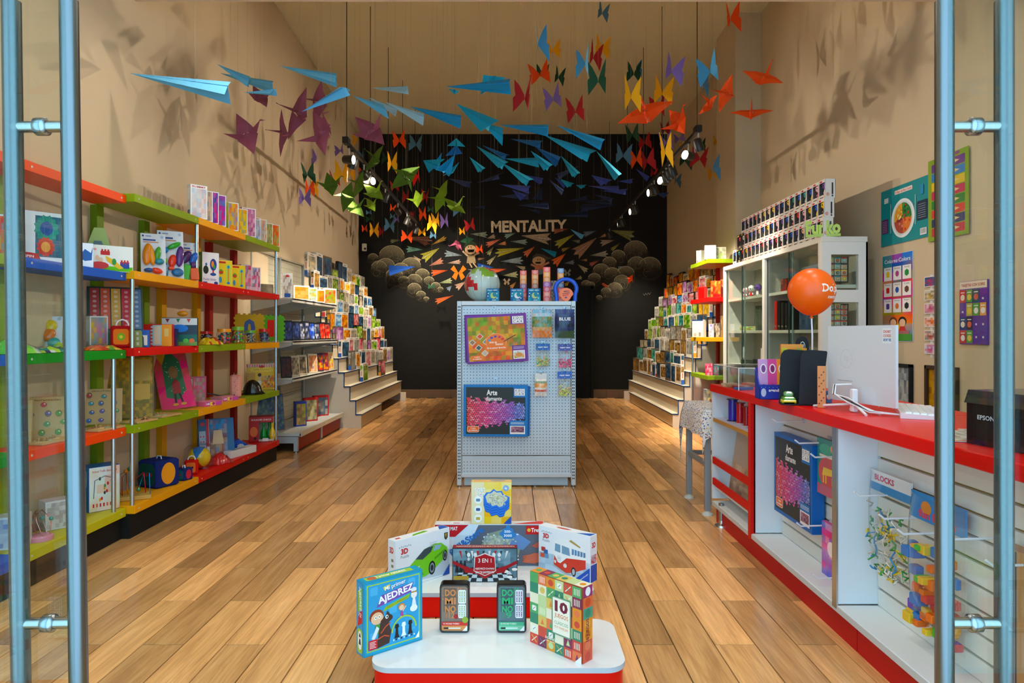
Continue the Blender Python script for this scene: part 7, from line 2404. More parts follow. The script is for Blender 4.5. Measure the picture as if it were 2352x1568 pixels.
def tarj(p, w, h):
	p.rc(.002, .002, w - .002, h - .002, '#5a2f94')
	p.rc(.002, h * .88, w - .002, h - .002, '#e8d0b8')
	p.tx('TARJETAS CON SOBRE', w * .5, h * .93, w * .85, h * .06, '#a82c34', .03)
	R_ = random.Random(6)
	for j in range(4):
		for i in range(4):
			if (i, j) in ((3, 3), (0, 2)) or (i > 1 and j < 2):
				p.rc(w * (.1 + i * .245), h * (.1 + j * .2), w * (.16 + i * .245), h * (.13 + j * .2), '#d8d0dc')
				continue
			x, y = w * (.02 + i * .245), h * (.02 + j * .215)
			p.rc(x, y, x + w * .22, y + h * .2, R_.choice(['#1c3f7c', '#c83a2c', '#7aa0c8', '#e8a03c', '#5a9a3c', '#b8b04c', '#1c5a64', '#22243c']))
			p.el(x + w * .11, y + h * .08, w * .08, h * .05, R_.choice(['#e8c04c', '#e8d8c0', '#d8604c', '#e8e0d8']), 10)
			p.rc(x + w * .04, y + h * .15, x + w * .18, y + h * .165, '#e8e8e8')
poster('card_rack', 'purple greeting card board on the right wall', 2208, 2272, 648, 790, tarj, '#5a2f94', th=.012, cat='card board')
T = thing('card_strip', 'vertical strip of six small cards beside the colour chart', 'card strip', (XR - .001, XR * F / (2126 - CX), 0), -math.pi / 2)
Yc = XR * F / (2126 - CX)
for i in range(6):
	z1 = CH - (636 + i * 30.5 - CY) * Yc / F
	b = MB()
	b.box(0, .15, -.008, -.004, z1 - .075, z1, C('#e4dcd4'))
	b.frame((0, -.008, z1 - .075), (1, 0, 0), (0, 0, 1))
	b.pic(.006, .006, .144, .069, [['#3a3f5c', '#c83a3c', '#4a6a9c'], ['#e0d8cc', '#c8a04c', '#5a5a4c'], ['#e4dcd8', '#7a3a4c', '#c86a8c'], ['#e8e0d8', '#e08a2c', '#b8504c'], ['#e4dcd4', '#c8503c', '#3a3a3c'], ['#e4e0dc', '#c83a4c', '#8a6ab0']][i], i, 'port', 6, 4)
	b.build('card', 'card', T)
hull_box('ribbon', 'card', .06, .09, -.0035, 0, CH - (820 - CY) * Yc / F, CH - (632 - CY) * Yc / F, '#d8d0c8', T)
poster('framed_picture', 'black framed grey picture behind the monitor', 2048, 2098, 833, 965, lambda p, w, h: (p.pic(.02, .02, w - .02, h - .02, ['#8a949c', '#b8b8b4', '#4a3a34', '#d0d0cc', '#6a7480'], 5, 'mix', 8, 8)), '#1a1a1a', cat='picture', frame='#15171a')
poster('framed_picture', 'brown framed sepia picture behind the steel handle', 2130, 2204, 838, 965, lambda p, w, h: (p.pic(.02, .02, w - .02, h - .02, ['#a8823c', '#c8a45c', '#4a3420', '#7a5a2c'], 11, 'mix', 8, 8)), '#3a2818', cat='picture', frame='#3c2a1c')
# ------------------------------------------------------------------ things on the counter
ZT = .9108
def K(px, py, dz=0.0):
	"""the point on the counter top seen at a photo pixel"""
	Y = (CH - ZT) * F / (py - CY)
	return Vector(((px - CX) * Y / F, Y, ZT + dz))
# clear acrylic case at the far end, with small goods in it
T = thing('acrylic_case', 'low clear acrylic case at the far end of the counter', 'display case', (1.34, 4.05, ZT))
AW, AD, AH = .50, .50, .13
for q in ((0, .004, 0, AD), (AW - .004, AW, 0, AD), (.004, AW - .004, 0, .004), (.004, AW - .004, AD - .004, AD)):
	hull_box('acrylic_wall', 'acrylic', q[0], q[1], q[2], q[3], 0, AH, '#ffffff', T)
hull_box('acrylic_lid', 'acrylic', 0, AW, 0, AD, AH, AH + .004, '#ffffff', T)
for a, c in (((0, 0), (0, AD)), ((0, 0), (AW, 0)), ((AW, 0), (AW, AD)), ((0, AD), (AW, AD))):
	b = MB()
	b.tube([(a[0], a[1], AH + .002), (c[0], c[1], AH + .002)], .003, C('#dfe4e2'), 6)
	b.build('edge', 'plastic', T)
b = MB()
b.tube([(0, 0, 0), (0, 0, AH)], .003, C('#dfe4e2'), 6)
b.build('edge', 'plastic', T)
R_ = random.Random(4)
for i in range(12):
	x, y = 1.38 + (i % 3) * .15 + R_.random() * .03, 4.1 + (i // 3) * .11
	c = ['#3a6ab0', '#c8b8a8', '#d8903c', '#a83a3c', '#d8d4cc', '#4a8ac0', '#c8a87c', '#8a5a3c', '#3a9a6c', '#e0c8b8', '#b8643c', '#5a6a7c'][i]
	carton('small_pack', '%s small pack in the acrylic case, counted from its near left corner' % ORD[i], (x, y, ZT + .0005), R_.random() * 3, .10, .016, .05, c, {'top': lambda p, c=c, i=i: p.pic(.004, .004, .096, .046, [c, '#e0dcd4', '#4a4a4c'], i, 'mix', 4, 2)}, cat='pack', group='small packs in the acrylic case')
# blue counter display with three booklets
k = K(1770, 918)
T = thing('counter_display', 'blue counter display tray holding booklets', 'display tray', (k.x + .035, k.y + .07, ZT), -.12)
b = MB()
b.box(-.075, .075, -.05, -.045, 0, .075, C('#1f3aa8'))
b.box(-.075, .075, .045, .05, 0, .16, C('#2440b4'))
b.prism([(-.075, -.05, 0), (-.075, .05, 0), (-.075, .05, .16), (-.075, -.05, .06)], (.004, 0, 0), C('#2440b4'))
b.prism([(.071, -.05, 0), (.071, .05, 0), (.071, .05, .16), (.071, -.05, .06)], (.004, 0, 0), C('#2440b4'))
b.box(-.075, .075, -.05, .05, 0, .004, C('#1c3498'))
b.build('tray', 'card', T)
b = MB()
b.frame((-.075, -.05, 0), (1, 0, 0), (0, 0, 1))
b.tx('agenda', .075, .045, .06, .02, '#e8ecf4', .03)
for x in (.02, .125):
	b.el(x, .035, .013, .022, '#b8c4e0', 12)
for q in range(8):
	b.el(.01 + q * .019, .062, .0015, .0015, '#e8ecf4', 5)
b.build('front_print', 'card', T)
for i, (c, c2) in enumerate((('#c89ad0', '#7a4a94'), ('#d84a94', '#8a2a6c'), ('#f08a20', '#b8502c'))):
	carton('booklet', ['lilac', 'pink', 'orange'][i] + ' booklet standing in the blue counter display', (k.x - .010 + i * .045, k.y + .065 - i * .006, ZT + .005), -.12, .052, .20, .012, c, {'front': lambda p, c=c, c2=c2: (p.rc(.002, .002, .05, .198, c), p.el(.026, .15, .016, .026, '#f0e8ec', 14), p.el(.026, .15, .011, .02, c2, 12), p.el(.026, .05, .018, .02, c2, 12))}, cat='booklet', lean=.12, group='booklets in the blue counter display')
# black two-panel organiser with a green toy car and tall tube
k1, k2 = K(1822, 930), K(1866, 938)
T = thing('desk_organiser', 'black open desk organiser with tall rounded panels', 'organiser', (k1.x, k1.y, ZT), -.22)
for x0, yo, w_ in ((-.055, .06, .135), (.022, -.012, .125)):
	b = MB()
	q = [(x0, 0), (x0 + w_ * .78, 0), (x0 + w_, .25), (x0 + w_ - .004, .256), (x0 + .045, .262), (x0 + .024, .256), (x0 + .012, .24), (x0 + .008, .22)]
	b.prism([(x, yo, z) for x, z in q], (0, .006, 0), C('#1e2126'))
	b.build('panel', 'matte', T)
hull_box('base', 'matte', -.055, .12, -.012, .066, 0, .006, '#17191d', T)
T = thing('toy_car', 'green toy car with yellow bumper inside the black organiser', 'toy', (k1.x - .012, k1.y + .028, ZT + .0065), -.2)
b = MB()
b.box(-.028, .028, -.03, .03, .008, .032, C('#5a9a2c'), bev=.006)
b.box(-.02, .02, -.018, .024, .03, .056, C('#7aa86c'), bev=.007)
b.build('body', 'plastic', T)
hull_box('bumper', 'plastic', -.03, .03, -.034, -.026, .006, .018, '#e8c81c', T, bev=.003)
for x in (-.027, .027):
	for y in (-.018, .018):
		b = MB()
		b.tube([(x - .004, y, .009), (x + .004, y, .009)], .009, C('#e8c81c'), 10)
		b.build('wheel', 'plastic', T)
carton('tube_box', 'orange and green packet standing in the black organiser', (k1.x + .03, k1.y + .095, ZT + .0005), -.22, .10, .285, .03, '#e08a2c', {'front': lambda p: p.pic(.003, .003, .117, .267, ['#3a9a5c', '#d8e8e0', '#3a6ab8', '#7ab83a', '#e8902c'], 3, 'land', 5, 8)}, cat='packet')
T = thing('paddle', 'black rounded paddle with white mark behind the organiser', 'paddle', (k1.x + .085, k1.y + .10, ZT), -.22)
b = MB()
b.prism([(-.028, 0, 0), (.028, 0, 0)] + [(.03 * math.cos(math.radians(a)), 0, .285 + .04 * math.sin(math.radians(a))) for a in range(0, 181, 20)], (0, .006, 0), C('#17161a'))
b.build('blade', 'matte', T)
b = MB()
b.frame((-.03, 0, .2), (1, 0, 0), (0, 0, 1))
b.el(.031, .075, .012, .024, '#d8dcdc', 16); b.el(.031, .075, .01, .021, '#1c1b1f', 16)
b.tx('of', .031, .075, .013, .02, '#d8dcdc', .02)
b.build('mark', 'card', T)
carton('giraffe_card', 'narrow orange spotted card beside the monitor', (k2.x + .055, k2.y + .03, ZT), -.5, .035, .19, .01, '#d88a4c', {'front': lambda p: [p.el(.008 + (i % 3) * .009, .02 + i * .013, .004, .004, '#8a4a24', 6) for i in range(12)]}, cat='card')
T = thing('toy_bucket', 'small blue cartoon bucket on the counter by the organiser', 'bucket', (K(1902, 925).x, K(1902, 925).y + .02, ZT), 0)
b = MB()
b.lathe([(.0001, 0), (.026, 0), (.032, .055), (.029, .055), (.024, .004)], 18, C('#2a86c8'))
b.build('pail', 'plastic', T)
b = MB()
b.ball((0, -.028, .03), .012, C('#e8e4e0'), 8, 6, sc=(1, .3, 1.2))
b.ball((0, -.03, .046), .006, C('#1c1c1c'), 8, 6, sc=(1, .4, .8))
b.build('snowman_print', 'plastic', T)
# orange balloon on a stick
kb = W(1864, 668, 3.45)
T = thing('balloon', 'orange balloon on a white stick above the counter', 'balloon', (kb.x, kb.y, ZT))
b = MB()
r = 52 * 3.45 / F
n, m_ = 36, 22
P = []
for i in range(m_ + 1):
	a = math.pi * i / m_
	rr_ = r * (1 + (.10 * max(0, -math.cos(a)) ** 6))
	for j in range(n):
		th = 2 * math.pi * j / n
		P.append((r * math.sin(a) * math.cos(th), r * math.sin(a) * math.sin(th), kb.z - ZT + rr_ * math.cos(a)))
b.mesh(P, [(i * n + j, (i + 1) * n + j, (i + 1) * n + (j + 1) % n, i * n + (j + 1) % n) for i in range(m_) for j in range(n)], C('#fa6200'), 0, True)
zb = kb.z - ZT - r * 1.10
b.lathe([(.004, zb + .006), (.006, zb - .004), (.011, zb - .012), (.0001, zb - .011)], 14, C('#f06a0a'))
b.build('balloon_skin', 'rubber', T)
b = MB()
b.tube([(0, 0, zb - .01), (.004, 0, zb - .10), (.0, .0, 0)], .0042, C('#e8e8ee'), 10)
b.build('stick', 'plastic', T)
b = MB()
vs_, fs, tw, th_ = text_geo('Dolphin', .03)
for txt, z_, sc_, a0 in (('Dolphin', .004, .17, -.80), ('mentality', -.036, .09, -.84)):
	vs_, fs, tw, th_ = text_geo(txt, .03)
	s = sc_ / tw
	Q = []
	for x, y in vs_:
		an = a0 + (x * s) / r
		zz = z_ + y * s
		rad = math.sqrt(max(1e-6, r * r - zz * zz)) * 1.004
		Q.append((rad * math.cos(an), rad * math.sin(an), kb.z - ZT + zz))
	b.mesh(Q, fs, C('#f6e8dc'))
b.build('lettering', 'matte', T)
# white all-in-one monitor seen from behind
T = thing('monitor', 'white computer monitor seen from behind on the counter', 'monitor', (1.50, 2.96, ZT), 0)
pa, pb = Vector((1.468 - 1.50, 3.18 - 2.96, 0)), Vector((1.545 - 1.50, 2.755 - 2.96, 0))
d = (pb - pa).normalized()
nrm = Vector((-d.y, d.x, 0))            # towards the shop floor side is -nrm
if nrm.x > 0:
	nrm = -nrm
wM_ = (pb - pa).length
z0, z1 = .035, .372
b = MB()
P = [pa, pb, pb - nrm * .012, pa - nrm * .012]
b.prism([(p.x, p.y, z0) for p in P], (0, 0, z1 - z0), C('#d9dde0'))
b.build('back_shell', 'plastic', T)
b = MB()
b.frame(pa + Vector((0, 0, z0)), d, (0, 0, 1))
if b.n.dot(nrm) < 0:
	b.frame(pb + Vector((0, 0, z0)), -d, (0, 0, 1))
b.rr(wM_ - .075, z1 - z0 - .075, wM_ - .022, z1 - z0 - .012, .006, '#e8ecee')
for i, (t_, c) in enumerate((('CHUNKY', '#c8483c'), ('COOKIES', '#c8684c'), ('ARE MY VIBE', '#3a7ab0'))):
	b.tx(t_, wM_ - .048, z1 - z0 - .026 - i * .017, .046, .012, c, .03)
b.build('sticker', 'plastic', T)
fr_ = (b.o, b.u, b.w)
b = MB()
b.frame(*fr_)
b.el(wM_ * .30, .19, .04, .042, '#cdd2d6', 24); b.el(wM_ * .30, .19, .037, .039, '#d9dde0', 24)
b.tx('hp', wM_ * .30, .19, .03, .035, '#ced3d7', .01)
b.build('rear_logo', 'plastic', T)
b = MB()
b.frame(*fr_)
b.rc(.07, .09, .17, .094, '#b4babf')
b.build('vent_slot', 'plastic', T)
b = MB()
mid = (pa + pb) / 2 + nrm * .01
for q in ((-.105, .19), (-.05, -.17), (.02, -.15), (-.02, .02)):
	b.tube([(mid.x * .4 - .03, mid.y - .03, .035), (mid.x + q[0], mid.y + q[1], .004)], .006, C('#e4e6e8'), 8)
b.build('stand_feet', 'plastic', T)
b = MB()
b.box(mid.x - .012 - .03, mid.x + .012 - .03, mid.y - .045, mid.y - .015, 0, .1, C('#e8eaec'), bev=.004)
b.build('stand_neck', 'plastic', T)
for c_, of, rr_ in (('#e4e4e4', 0, .004), ('#2a2a2c', .01, .003), ('#dcdcdc', .02, .003)):
	b = MB()
	b.tube([(mid.x - .01, mid.y + .03 + of, .115), (mid.x - .06, mid.y + .07 + of, .11), (mid.x - .075, mid.y + .05 + of, .07), (mid.x - .05, mid.y - .02, .04 + of), (mid.x - .02, mid.y - .14, .012 + of * .3), (mid.x + .1, mid.y - .2, .006)], rr_, C(c_), 8)
	b.build('cable', 'plastic', T)
# white keyboard and mouse
kA = Vector((1.60, 2.66, 0))
T = thing('keyboard', 'white keyboard lying on the red counter', 'keyboard', (1.71, 2.88, ZT), 1.12)
b = MB()
b.prism([(-.22, -.08, 0), (-.22, .08, 0), (-.22, .08, .022), (-.22, -.08, .012)], (.44, 0, 0), C('#e6e8ea'))
b.build('case', 'plastic', T)
for r_ in range(5):
	b = MB()
	for q in range(15):
		x, y = -.20 + q * .027, -.065 + r_ * .026
		z = .012 + (y + .08) / .16 * .010
		b.box(x, x + .023, y, y + .021, z, z + .006, C('#eef0f2'))
	o = b.build('keys', 'plastic', T)
	o['kind'] = 'stuff'
b = MB()
b.tube([(.12, .085, .004), (.13, .11, .05), (.16, .12, .055), (.18, .14, .004)], .0025, C('#e0e2e4'), 6)
b.build('cable', 'plastic', T)
# printer
T = thing('printer', 'black desktop printer at the near end of the counter', 'printer', (1.64, 1.98, ZT), .16)
b = MB()
b.prism([(-.21, -.17, 0), (.21, -.17, 0), (.21, .17, 0), (-.21, .17, 0)], (0, 0, .125), C('#16181c'))
b.build('body', 'plastic', T)
b = MB()
b.prism([(-.215, -.175, .125), (-.215, .175, .125), (-.205, .17, .165), (-.205, -.15, .165)], (.42, 0, 0), C('#22242a'))
b.build('scanner_lid', 'plastic', T)
b = MB()
b.prism([(-.2, -.175, .03), (.2, -.175, .03), (.2, -.26, .012), (-.2, -.26, .012)], (0, 0, .006), C('#101216'))
b.build('paper_tray', 'plastic', T)
b = MB()
b.frame((-.21, .17, 0), (0, -1, 0), (0, 0, 1))
b.tx('EPSON', .07, .085, .06, .014, '#c8ccd0', .02)
b.build('lettering', 'plastic', T)
# leaflets fanned out beside the printer
k = K(2120, 1008)
for i in range(5):
	carton('leaflet', '%s of the fanned leaflets beside the printer, from the front' % ORD[i], (1.43 + i * .035, 2.19 + .02 * i, ZT + .0005 + i * .0022), 1.2 + i * .07, .14, .002, .10, '#e4e0da', {'top': lambda p, i=i: p.pic(.003, .003, .137, .097, [['#d8903c', '#8a4a7c', '#e8e0d8'], ['#a88a7c', '#d8d0c8', '#6a5a54'], ['#e8e4e0', '#8a8480', '#c8c0b8'], ['#c8bcae', '#5a5450', '#e0dcd6'], ['#8a8078', '#d0c8c0', '#3a3634']][i], i, 'mix', 6, 4)}, cat='leaflet', group='leaflets by the printer', bev=.0003)
# goods in the open far bay of the counter: spools, tape, papers
for i, (y, c, h_, r_, lb) in enumerate(((4.36, '#3a2aa8', .14, .028, 'violet ribbon spool on the counter shelf'), (4.22, '#c81420', .13, .022, 'red ribbon spool beside the violet one'), (4.10, '#a81018', .12, .02, 'dark red ribbon spool on the counter shelf'), (3.98, '#b81420', .085, .03, 'short red thread spool on the counter shelf'))):
	T = thing('ribbon_spool', lb, 'spool', (QX + .075, y, .6908), 0, 'spools on the counter shelf')
	b = MB()
	b.lathe([(.0001, 0), (r_ * 1.35, 0), (r_ * 1.35, .005), (r_ * .9, .006)], 18, C('#2a2440' if i == 0 else '#c8b8b8'))
	b.build('flange', 'plastic', T)
	b = MB()
	b.lathe([(r_ * .9, h_ - .006), (r_ * 1.35, h_ - .005), (r_ * 1.35, h_), (.0001, h_)], 18, C('#2a2440' if i == 0 else '#8a1418'))
	b.build('flange', 'plastic', T)
	b = MB()
	b.lathe([(r_, .006), (r_, h_ - .006)], 18, C(c))
	b.build('ribbon', 'plastic', T)
b = MB()
b.lathe([(.018, 0), (.035, 0), (.035, .03), (.018, .03), (.018, 0)], 20, C('#d8d4c8'))
tag(b.build('tape_roll', 'plastic', None, (QX + .05, 3.90, .6908)), 'clear tape roll on the counter shelf', 'tape')
for i, (z, w_, h_, c, lb) in enumerate(((.30, .48, .19, '#b8a690', 'large brown wrapping sheet folder behind the upper red rail'), (.2325, .46, .17, '#d8d8d4', 'clear film sheets behind the lower red rail'))):
	carton('sheet_folder', lb, (QX + .07 + i * .02, 4.18, z if i else .2325), -math.pi / 2, w_, h_ + (.0 if i else .22), .008, c, {'front': lambda p, w_=w_, h_=h_, c=c: p.pic(.004, .004, w_ - .004, h_ + .0, [c, '#d8ccbc', '#8a7a6c'], 7, 'mix', 8, 5)}, cat='folder', lean=.14)
# goods on hooks along the slatted front
def slat_hook(y, z, lb):
	b = MB()
	b.tube([(QX + .167, y, z), (QX + .02, y, z - .004), (QX + .0, y, z + .012)], .004, C('#e8eaec'), 8)
	b.box(QX + .160, QX + .166, y - .015, y + .015, z - .01, z + .03, C('#c8ccce'))
	tag(b.build('slat_hook', 'plastic'), lb, 'hook', 'white hooks on the slatted counter front')
HK = [(3.50, .80, 'white hook above the blue art kit on the counter'), (3.22, .735, 'white hook above the lion puzzle bag'), (3.05, .70, 'second white hook above the lion puzzle bag'), (3.20, .35, 'white hook above the pink toy bag'), (3.02, .17, 'white hook low beside the partition'),
      (2.66, .62, 'white hook above the stringed toy bag'), (2.48, .58, 'white hook above the clear brick bag'), (2.36, .56, 'second white hook above the clear brick bag'), (2.10, .62, 'white hook behind the right steel handle'), (1.92, .60, 'white hook above the brown carton')]
for y, z, lb in HK:
	slat_hook(y, z, lb)
def slat_box(name, label, ya, yb, z0, h, t, col, art, cat, lean=0.0):
	"""a flat carton hung in front of the slats; ya far end, yb near end"""
	w = ya - yb
	return carton(name, label, (QX + .16 - t / 2 - .006, (ya + yb) / 2, z0), -math.pi / 2, w, h, t, col, {'front': lambda p: art(p, w, h), 'right': lambda p: p.rc(.001, .001, t - .001, h - .001, col)}, cat=cat, parts=True)
slat_box('art_kit', 'blue diamond art kit hung on the slatted counter front', 3.72, 3.25, .29, .425, .06, '#1468bc', art_diamond, 'art kit')
def lion(p, w, h):
	p.rc(0, 0, w, h, '#2a8a84')
	p.el(w * .5, h * .42, w * .45, h * .3, '#c84a4c', 18)
	p.pg([(w * .2, h * .35), (w * .75, h * .4), (w * .7, h * .5), (w * .25, h * .5)], '#e8c02c')
	p.el(w * .72, h * .55, w * .17, h * .11, '#b8502c', 14); p.el(w * .72, h * .55, w * .11, h * .075, '#f0c83c', 14)
	for x in (.25, .35, .6, .7):
		p.ln([(w * x, h * .36), (w * x, h * .22)], .012, '#e8b82c')
	p.el(w * .35, h * .82, w * .25, h * .1, '#3aa88c'); p.el(w * .7, h * .86, w * .18, h * .09, '#e8a04c')
	p.rc(w * .1, h * .68, w * .8, h * .72, '#e8e0d0'); p.rc(0, 0, w, h * .18, '#b85a74')
def soft_pack(name, label, ya, yb, z0, h, art, col, t=.035, film=True, bits=None):
	w = ya - yb
	T = thing(name, label, 'toy pack', (QX + .135, (ya + yb) / 2, z0), -math.pi / 2, 'packs hung on the slatted counter front')
	nx, nz = 8, 10
	P = []
	for j in range(nz + 1):
		for i in range(nx + 1):
			u, v = i / nx * 2 - 1, j / nz
			e = (1 - abs(u) ** 3) * math.sin(math.pi * min(1, max(.02, 1.02 - v * .9))) ** .6
			P.append((u * w / 2, -.003 - t * e, v * h))
	fs = [(j * (nx + 1) + i, j * (nx + 1) + i + 1, (j + 1) * (nx + 1) + i + 1, (j + 1) * (nx + 1) + i) for j in range(nz) for i in range(nx)]
	if bits:
		R_ = random.Random(int(ya * 100))
		b = MB()
		for k in range(bits[1]):
			x, z = (R_.random() - .5) * w * .84, h * (.05 + .62 * R_.random() ** 1.3)
			c = C(R_.choice(bits[0]))
			if bits[2] == 'string':
				pts = [(x, -.004 - R_.random() * t * .7, z)]
				for q in range(4):
					pts.append((max(-w * .45, min(w * .45, pts[-1][0] + (R_.random() - .5) * .05)), -.004 - R_.random() * t * .75, min(h * .75, max(.01, pts[-1][2] + (R_.random() - .5) * .05))))
				b.tube(pts, .0035, c, 5)
			else:
				s_ = .012 + .012 * R_.random()
				b.box(x - s_, x + s_, -t * .8 * R_.random() - .012, -.003, z - s_ * .8, z + s_ * .8, c, bev=.003)
		o = b.build('toys_inside', 'plastic', T)
		o['kind'] = 'stuff'
		b = MB()
		b.mesh([(p[0], p[1] - .004, p[2]) for p in P], fs, C('#ffffff'), 0, True)
		b.build('film', 'film', T)
		hd = MB()
		hd.box(-w / 2, w / 2, -.006, 0, h * .80, h, C(col))
		hd.frame((-w / 2, -.006, h * .80), (1, 0, 0), (0, 0, 1))
		art(hd, w, h * .2)
		hd.build('header_card', 'card', T)
	else:
		b = MB()
		b.box(-w / 2, w / 2, -.022, 0, 0, h, C(col), bev=.006)
		b.frame((-w / 2, -.022, 0), (1, 0, 0), (0, 0, 1))
		art(b, w, h)
		b.build('printed_pouch', 'plastic', T)
soft_pack('lion_puzzle', 'colourful lion puzzle bag beside the blue art kit', 3.235, 2.98, .50, .26, lion, '#2a8a84')
soft_pack('pink_toy_bag', 'pink and blue toy bag hanging low beside partition', 3.19, 3.0, .13, .25, lambda p, w, h: (p.pic(.002, .002, w - .002, h - .002, ['#2a6ac8', '#d83a8c', '#f0b8d4', '#c82c6c', '#4a7ac0'], 9, 'land', 5, 8), p.el(w * .5, h * .55, w * .2, h * .14, '#f4e4ec', 12)), '#d84a94')
soft_pack('stringed_toys', 'clear bag of yellow and blue string toys on the slats', 2.78, 2.50, .30, .40, lambda p, w, h: (p.rc(0, 0, w, h, '#2f8ac8'), p.rc(0, h * .4, w, h, '#e0e4e8'), p.tx('BLOCKS', w * .35, h * .68, w * .5, h * .3, '#c83a5c', .04)), '#d8dce4', t=.05, bits=(['#e8c82c', '#e8e4d8', '#2a8ac0', '#3aa84a', '#d8d4c0'], 70, 'string'))
soft_pack('brick_bag', 'clear bag of bright building bricks beside the handle', 2.50, 2.20, .20, .48, lambda p, w, h: (p.rc(0, 0, w, h, '#2a8ad0'), p.el(w * .3, h * .5, w * .1, h * .25, '#e8902c'), p.el(w * .7, h * .4, w * .12, h * .3, '#5ac43a'), p.tx('fun bricks', w * .5, h * .25, w * .7, h * .3, '#e83a5c', .04)), '#2a8ad0', t=.06, bits=(['#2ab83a', '#e8701c', '#2a7ac8', '#6a4ac0', '#e8c02c', '#d83a3c', '#f0a020'], 48, 'brick'))
slat_box('craft_carton', 'brown cardboard set with dark lettering panel behind the handle', 2.02, 1.78, .16, .47, .05, '#b88a54', lambda p, w, h: (p.rc(.003, .003, w * .32, h - .003, '#33302c'), p.tx('AGE', w * .16, h * .82, w * .24, h * .07, '#d8ccb8', .03), p.tx('OF', w * .13, h * .73, w * .15, h * .07, '#d8ccb8', .03), p.tx('DINOSAURS', w * .16, h * .65, w * .26, h * .04, '#d8ccb8', .02)), 'carton')
soft_pack('sticker_pack', 'blue and pink sticker pack at the right edge', 1.76, 1.56, .22, .40, lambda p, w, h: p.pic(.003, .003, w - .003, h - .003, ['#6ab83a', '#e86aa0', '#2a7ac8', '#2a8ad8', '#1c5ab0', '#e8e4e0'], 5, 'land', 6, 9), '#2a7ac8')
# metal wrap packets on the dotted cloth
for i, (x, y, c) in enumerate(((1.52, 5.02, '#c8683c'), (1.60, 4.92, '#5a5a70'), (1.66, 5.06, '#c8c8cc'))):
	carton('foil_packet', ['orange striped', 'dark', 'silver'][i] + ' foil packet on the dotted tablecloth', (x, y, .7435), .3 * i, .13, .02, .06, c, {'top': lambda p, c=c, i=i: p.pic(.003, .003, .127, .057, [c, '#e8e0d8', '#3a3a44'], i + 3, 'mix', 6, 3)}, cat='packet', group='foil packets on the tablecloth')
# ------------------------------------------------------------------ chalk drawings on the black wall
SW = YB / F                                   # metres per photo pixel on the back wall
def BW_(px, py):
	return ((px - CX) * SW, CH - (py - CY) * SW)
def chalk(name, fn, label=None):
	b = MB()
	b.frame((0, YB, 0), (1, 0, 0), (0, 0, 1))
	fn(b)
	o = b.build(name, 'chalk', wall_back)
	if label:
		o['label'] = label
	return o
def chalk_dart(nose, tail, hw, col):
	nx, ny = BW_(*nose)
	tx_, ty = BW_(*tail)
	hw *= SW
	dx, dy = tx_ - nx, ty - ny
	L_ = math.hypot(dx, dy)
	ux, uy = dx / L_, dy / L_
	vx, vy = -uy, ux
	def q(a, w):
		return (nx + ux * a * L_ + vx * w * hw, ny + uy * a * L_ + vy * w * hw)
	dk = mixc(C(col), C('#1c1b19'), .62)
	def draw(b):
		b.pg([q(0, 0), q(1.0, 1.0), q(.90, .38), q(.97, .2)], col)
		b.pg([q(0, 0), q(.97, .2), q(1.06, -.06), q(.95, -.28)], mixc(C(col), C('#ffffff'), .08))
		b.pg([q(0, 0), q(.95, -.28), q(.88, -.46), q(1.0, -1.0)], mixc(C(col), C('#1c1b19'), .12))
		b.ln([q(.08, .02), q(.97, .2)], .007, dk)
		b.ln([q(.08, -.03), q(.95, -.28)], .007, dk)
	chalk('chalk_plane', draw)
CA = lambda u, v: (820 + u / 6.533, 500 + v / 6.533)
CB = lambda u, v: (1170 + u / 6.357, 500 + v / 6.357)
DA = [((1700, 243), (1950, 255), 45, '#8f9a86'), ((1950, 310), (2070, 275), 35, '#a88a68'), ((1115, 408), (1330, 300), 35, '#b88a2a'), ((655, 330), (505, 355), 30, '#7a7a4a'), ((660, 290), (1110, 340), 62, '#8a5a44'), ((880, 330), (1050, 400), 34, '#965c44'),
      ((985, 478), (745, 470), 50, '#6a9a84'), ((1235, 455), (985, 610), 75, '#a8a234'), ((845, 565), (940, 660), 40, '#c0a080'), ((1085, 720), (1285, 640), 48, '#c07a5c'), ((1580, 565), (1320, 535), 50, '#8a9a9c'), ((1355, 680), (1550, 660), 35, '#c8a48c'),
      ((1360, 787), (1120, 830), 48, '#e85a1c'), ((1230, 980), (1420, 940), 42, '#a8b07a'), ((1420, 1020), (1360, 1080), 38, '#8a9cac'), ((1630, 955), (1490, 1050), 52, '#c89a80'), ((1445, 1165), (1180, 1260), 44, '#e0682c'), ((2155, 320), (1945, 410), 42, '#e0704c'),
      ((2110, 400), (2235, 380), 30, '#d88a4c'), ((2050, 435), (1960, 550), 38, '#b0ac6c'), ((1925, 605), (1815, 620), 18, '#b8845c'), ((2090, 565), (1960, 690), 38, '#b8a878'), ((1660, 775), (1830, 800), 25, '#d8c0b0'), ((2240, 768), (1985, 810), 48, '#e8602c'),
      ((2512, 450), (2090, 530), 62, '#a89a24'), ((2150, 655), (2480, 640), 55, '#8a9a9c'), ((2378, 228), (2220, 282), 38, '#7a9a8c'), ((2190, 865), (2410, 850), 48, '#a8a878'), ((820, 990), (1040, 985), 52, '#9a8c6c')]
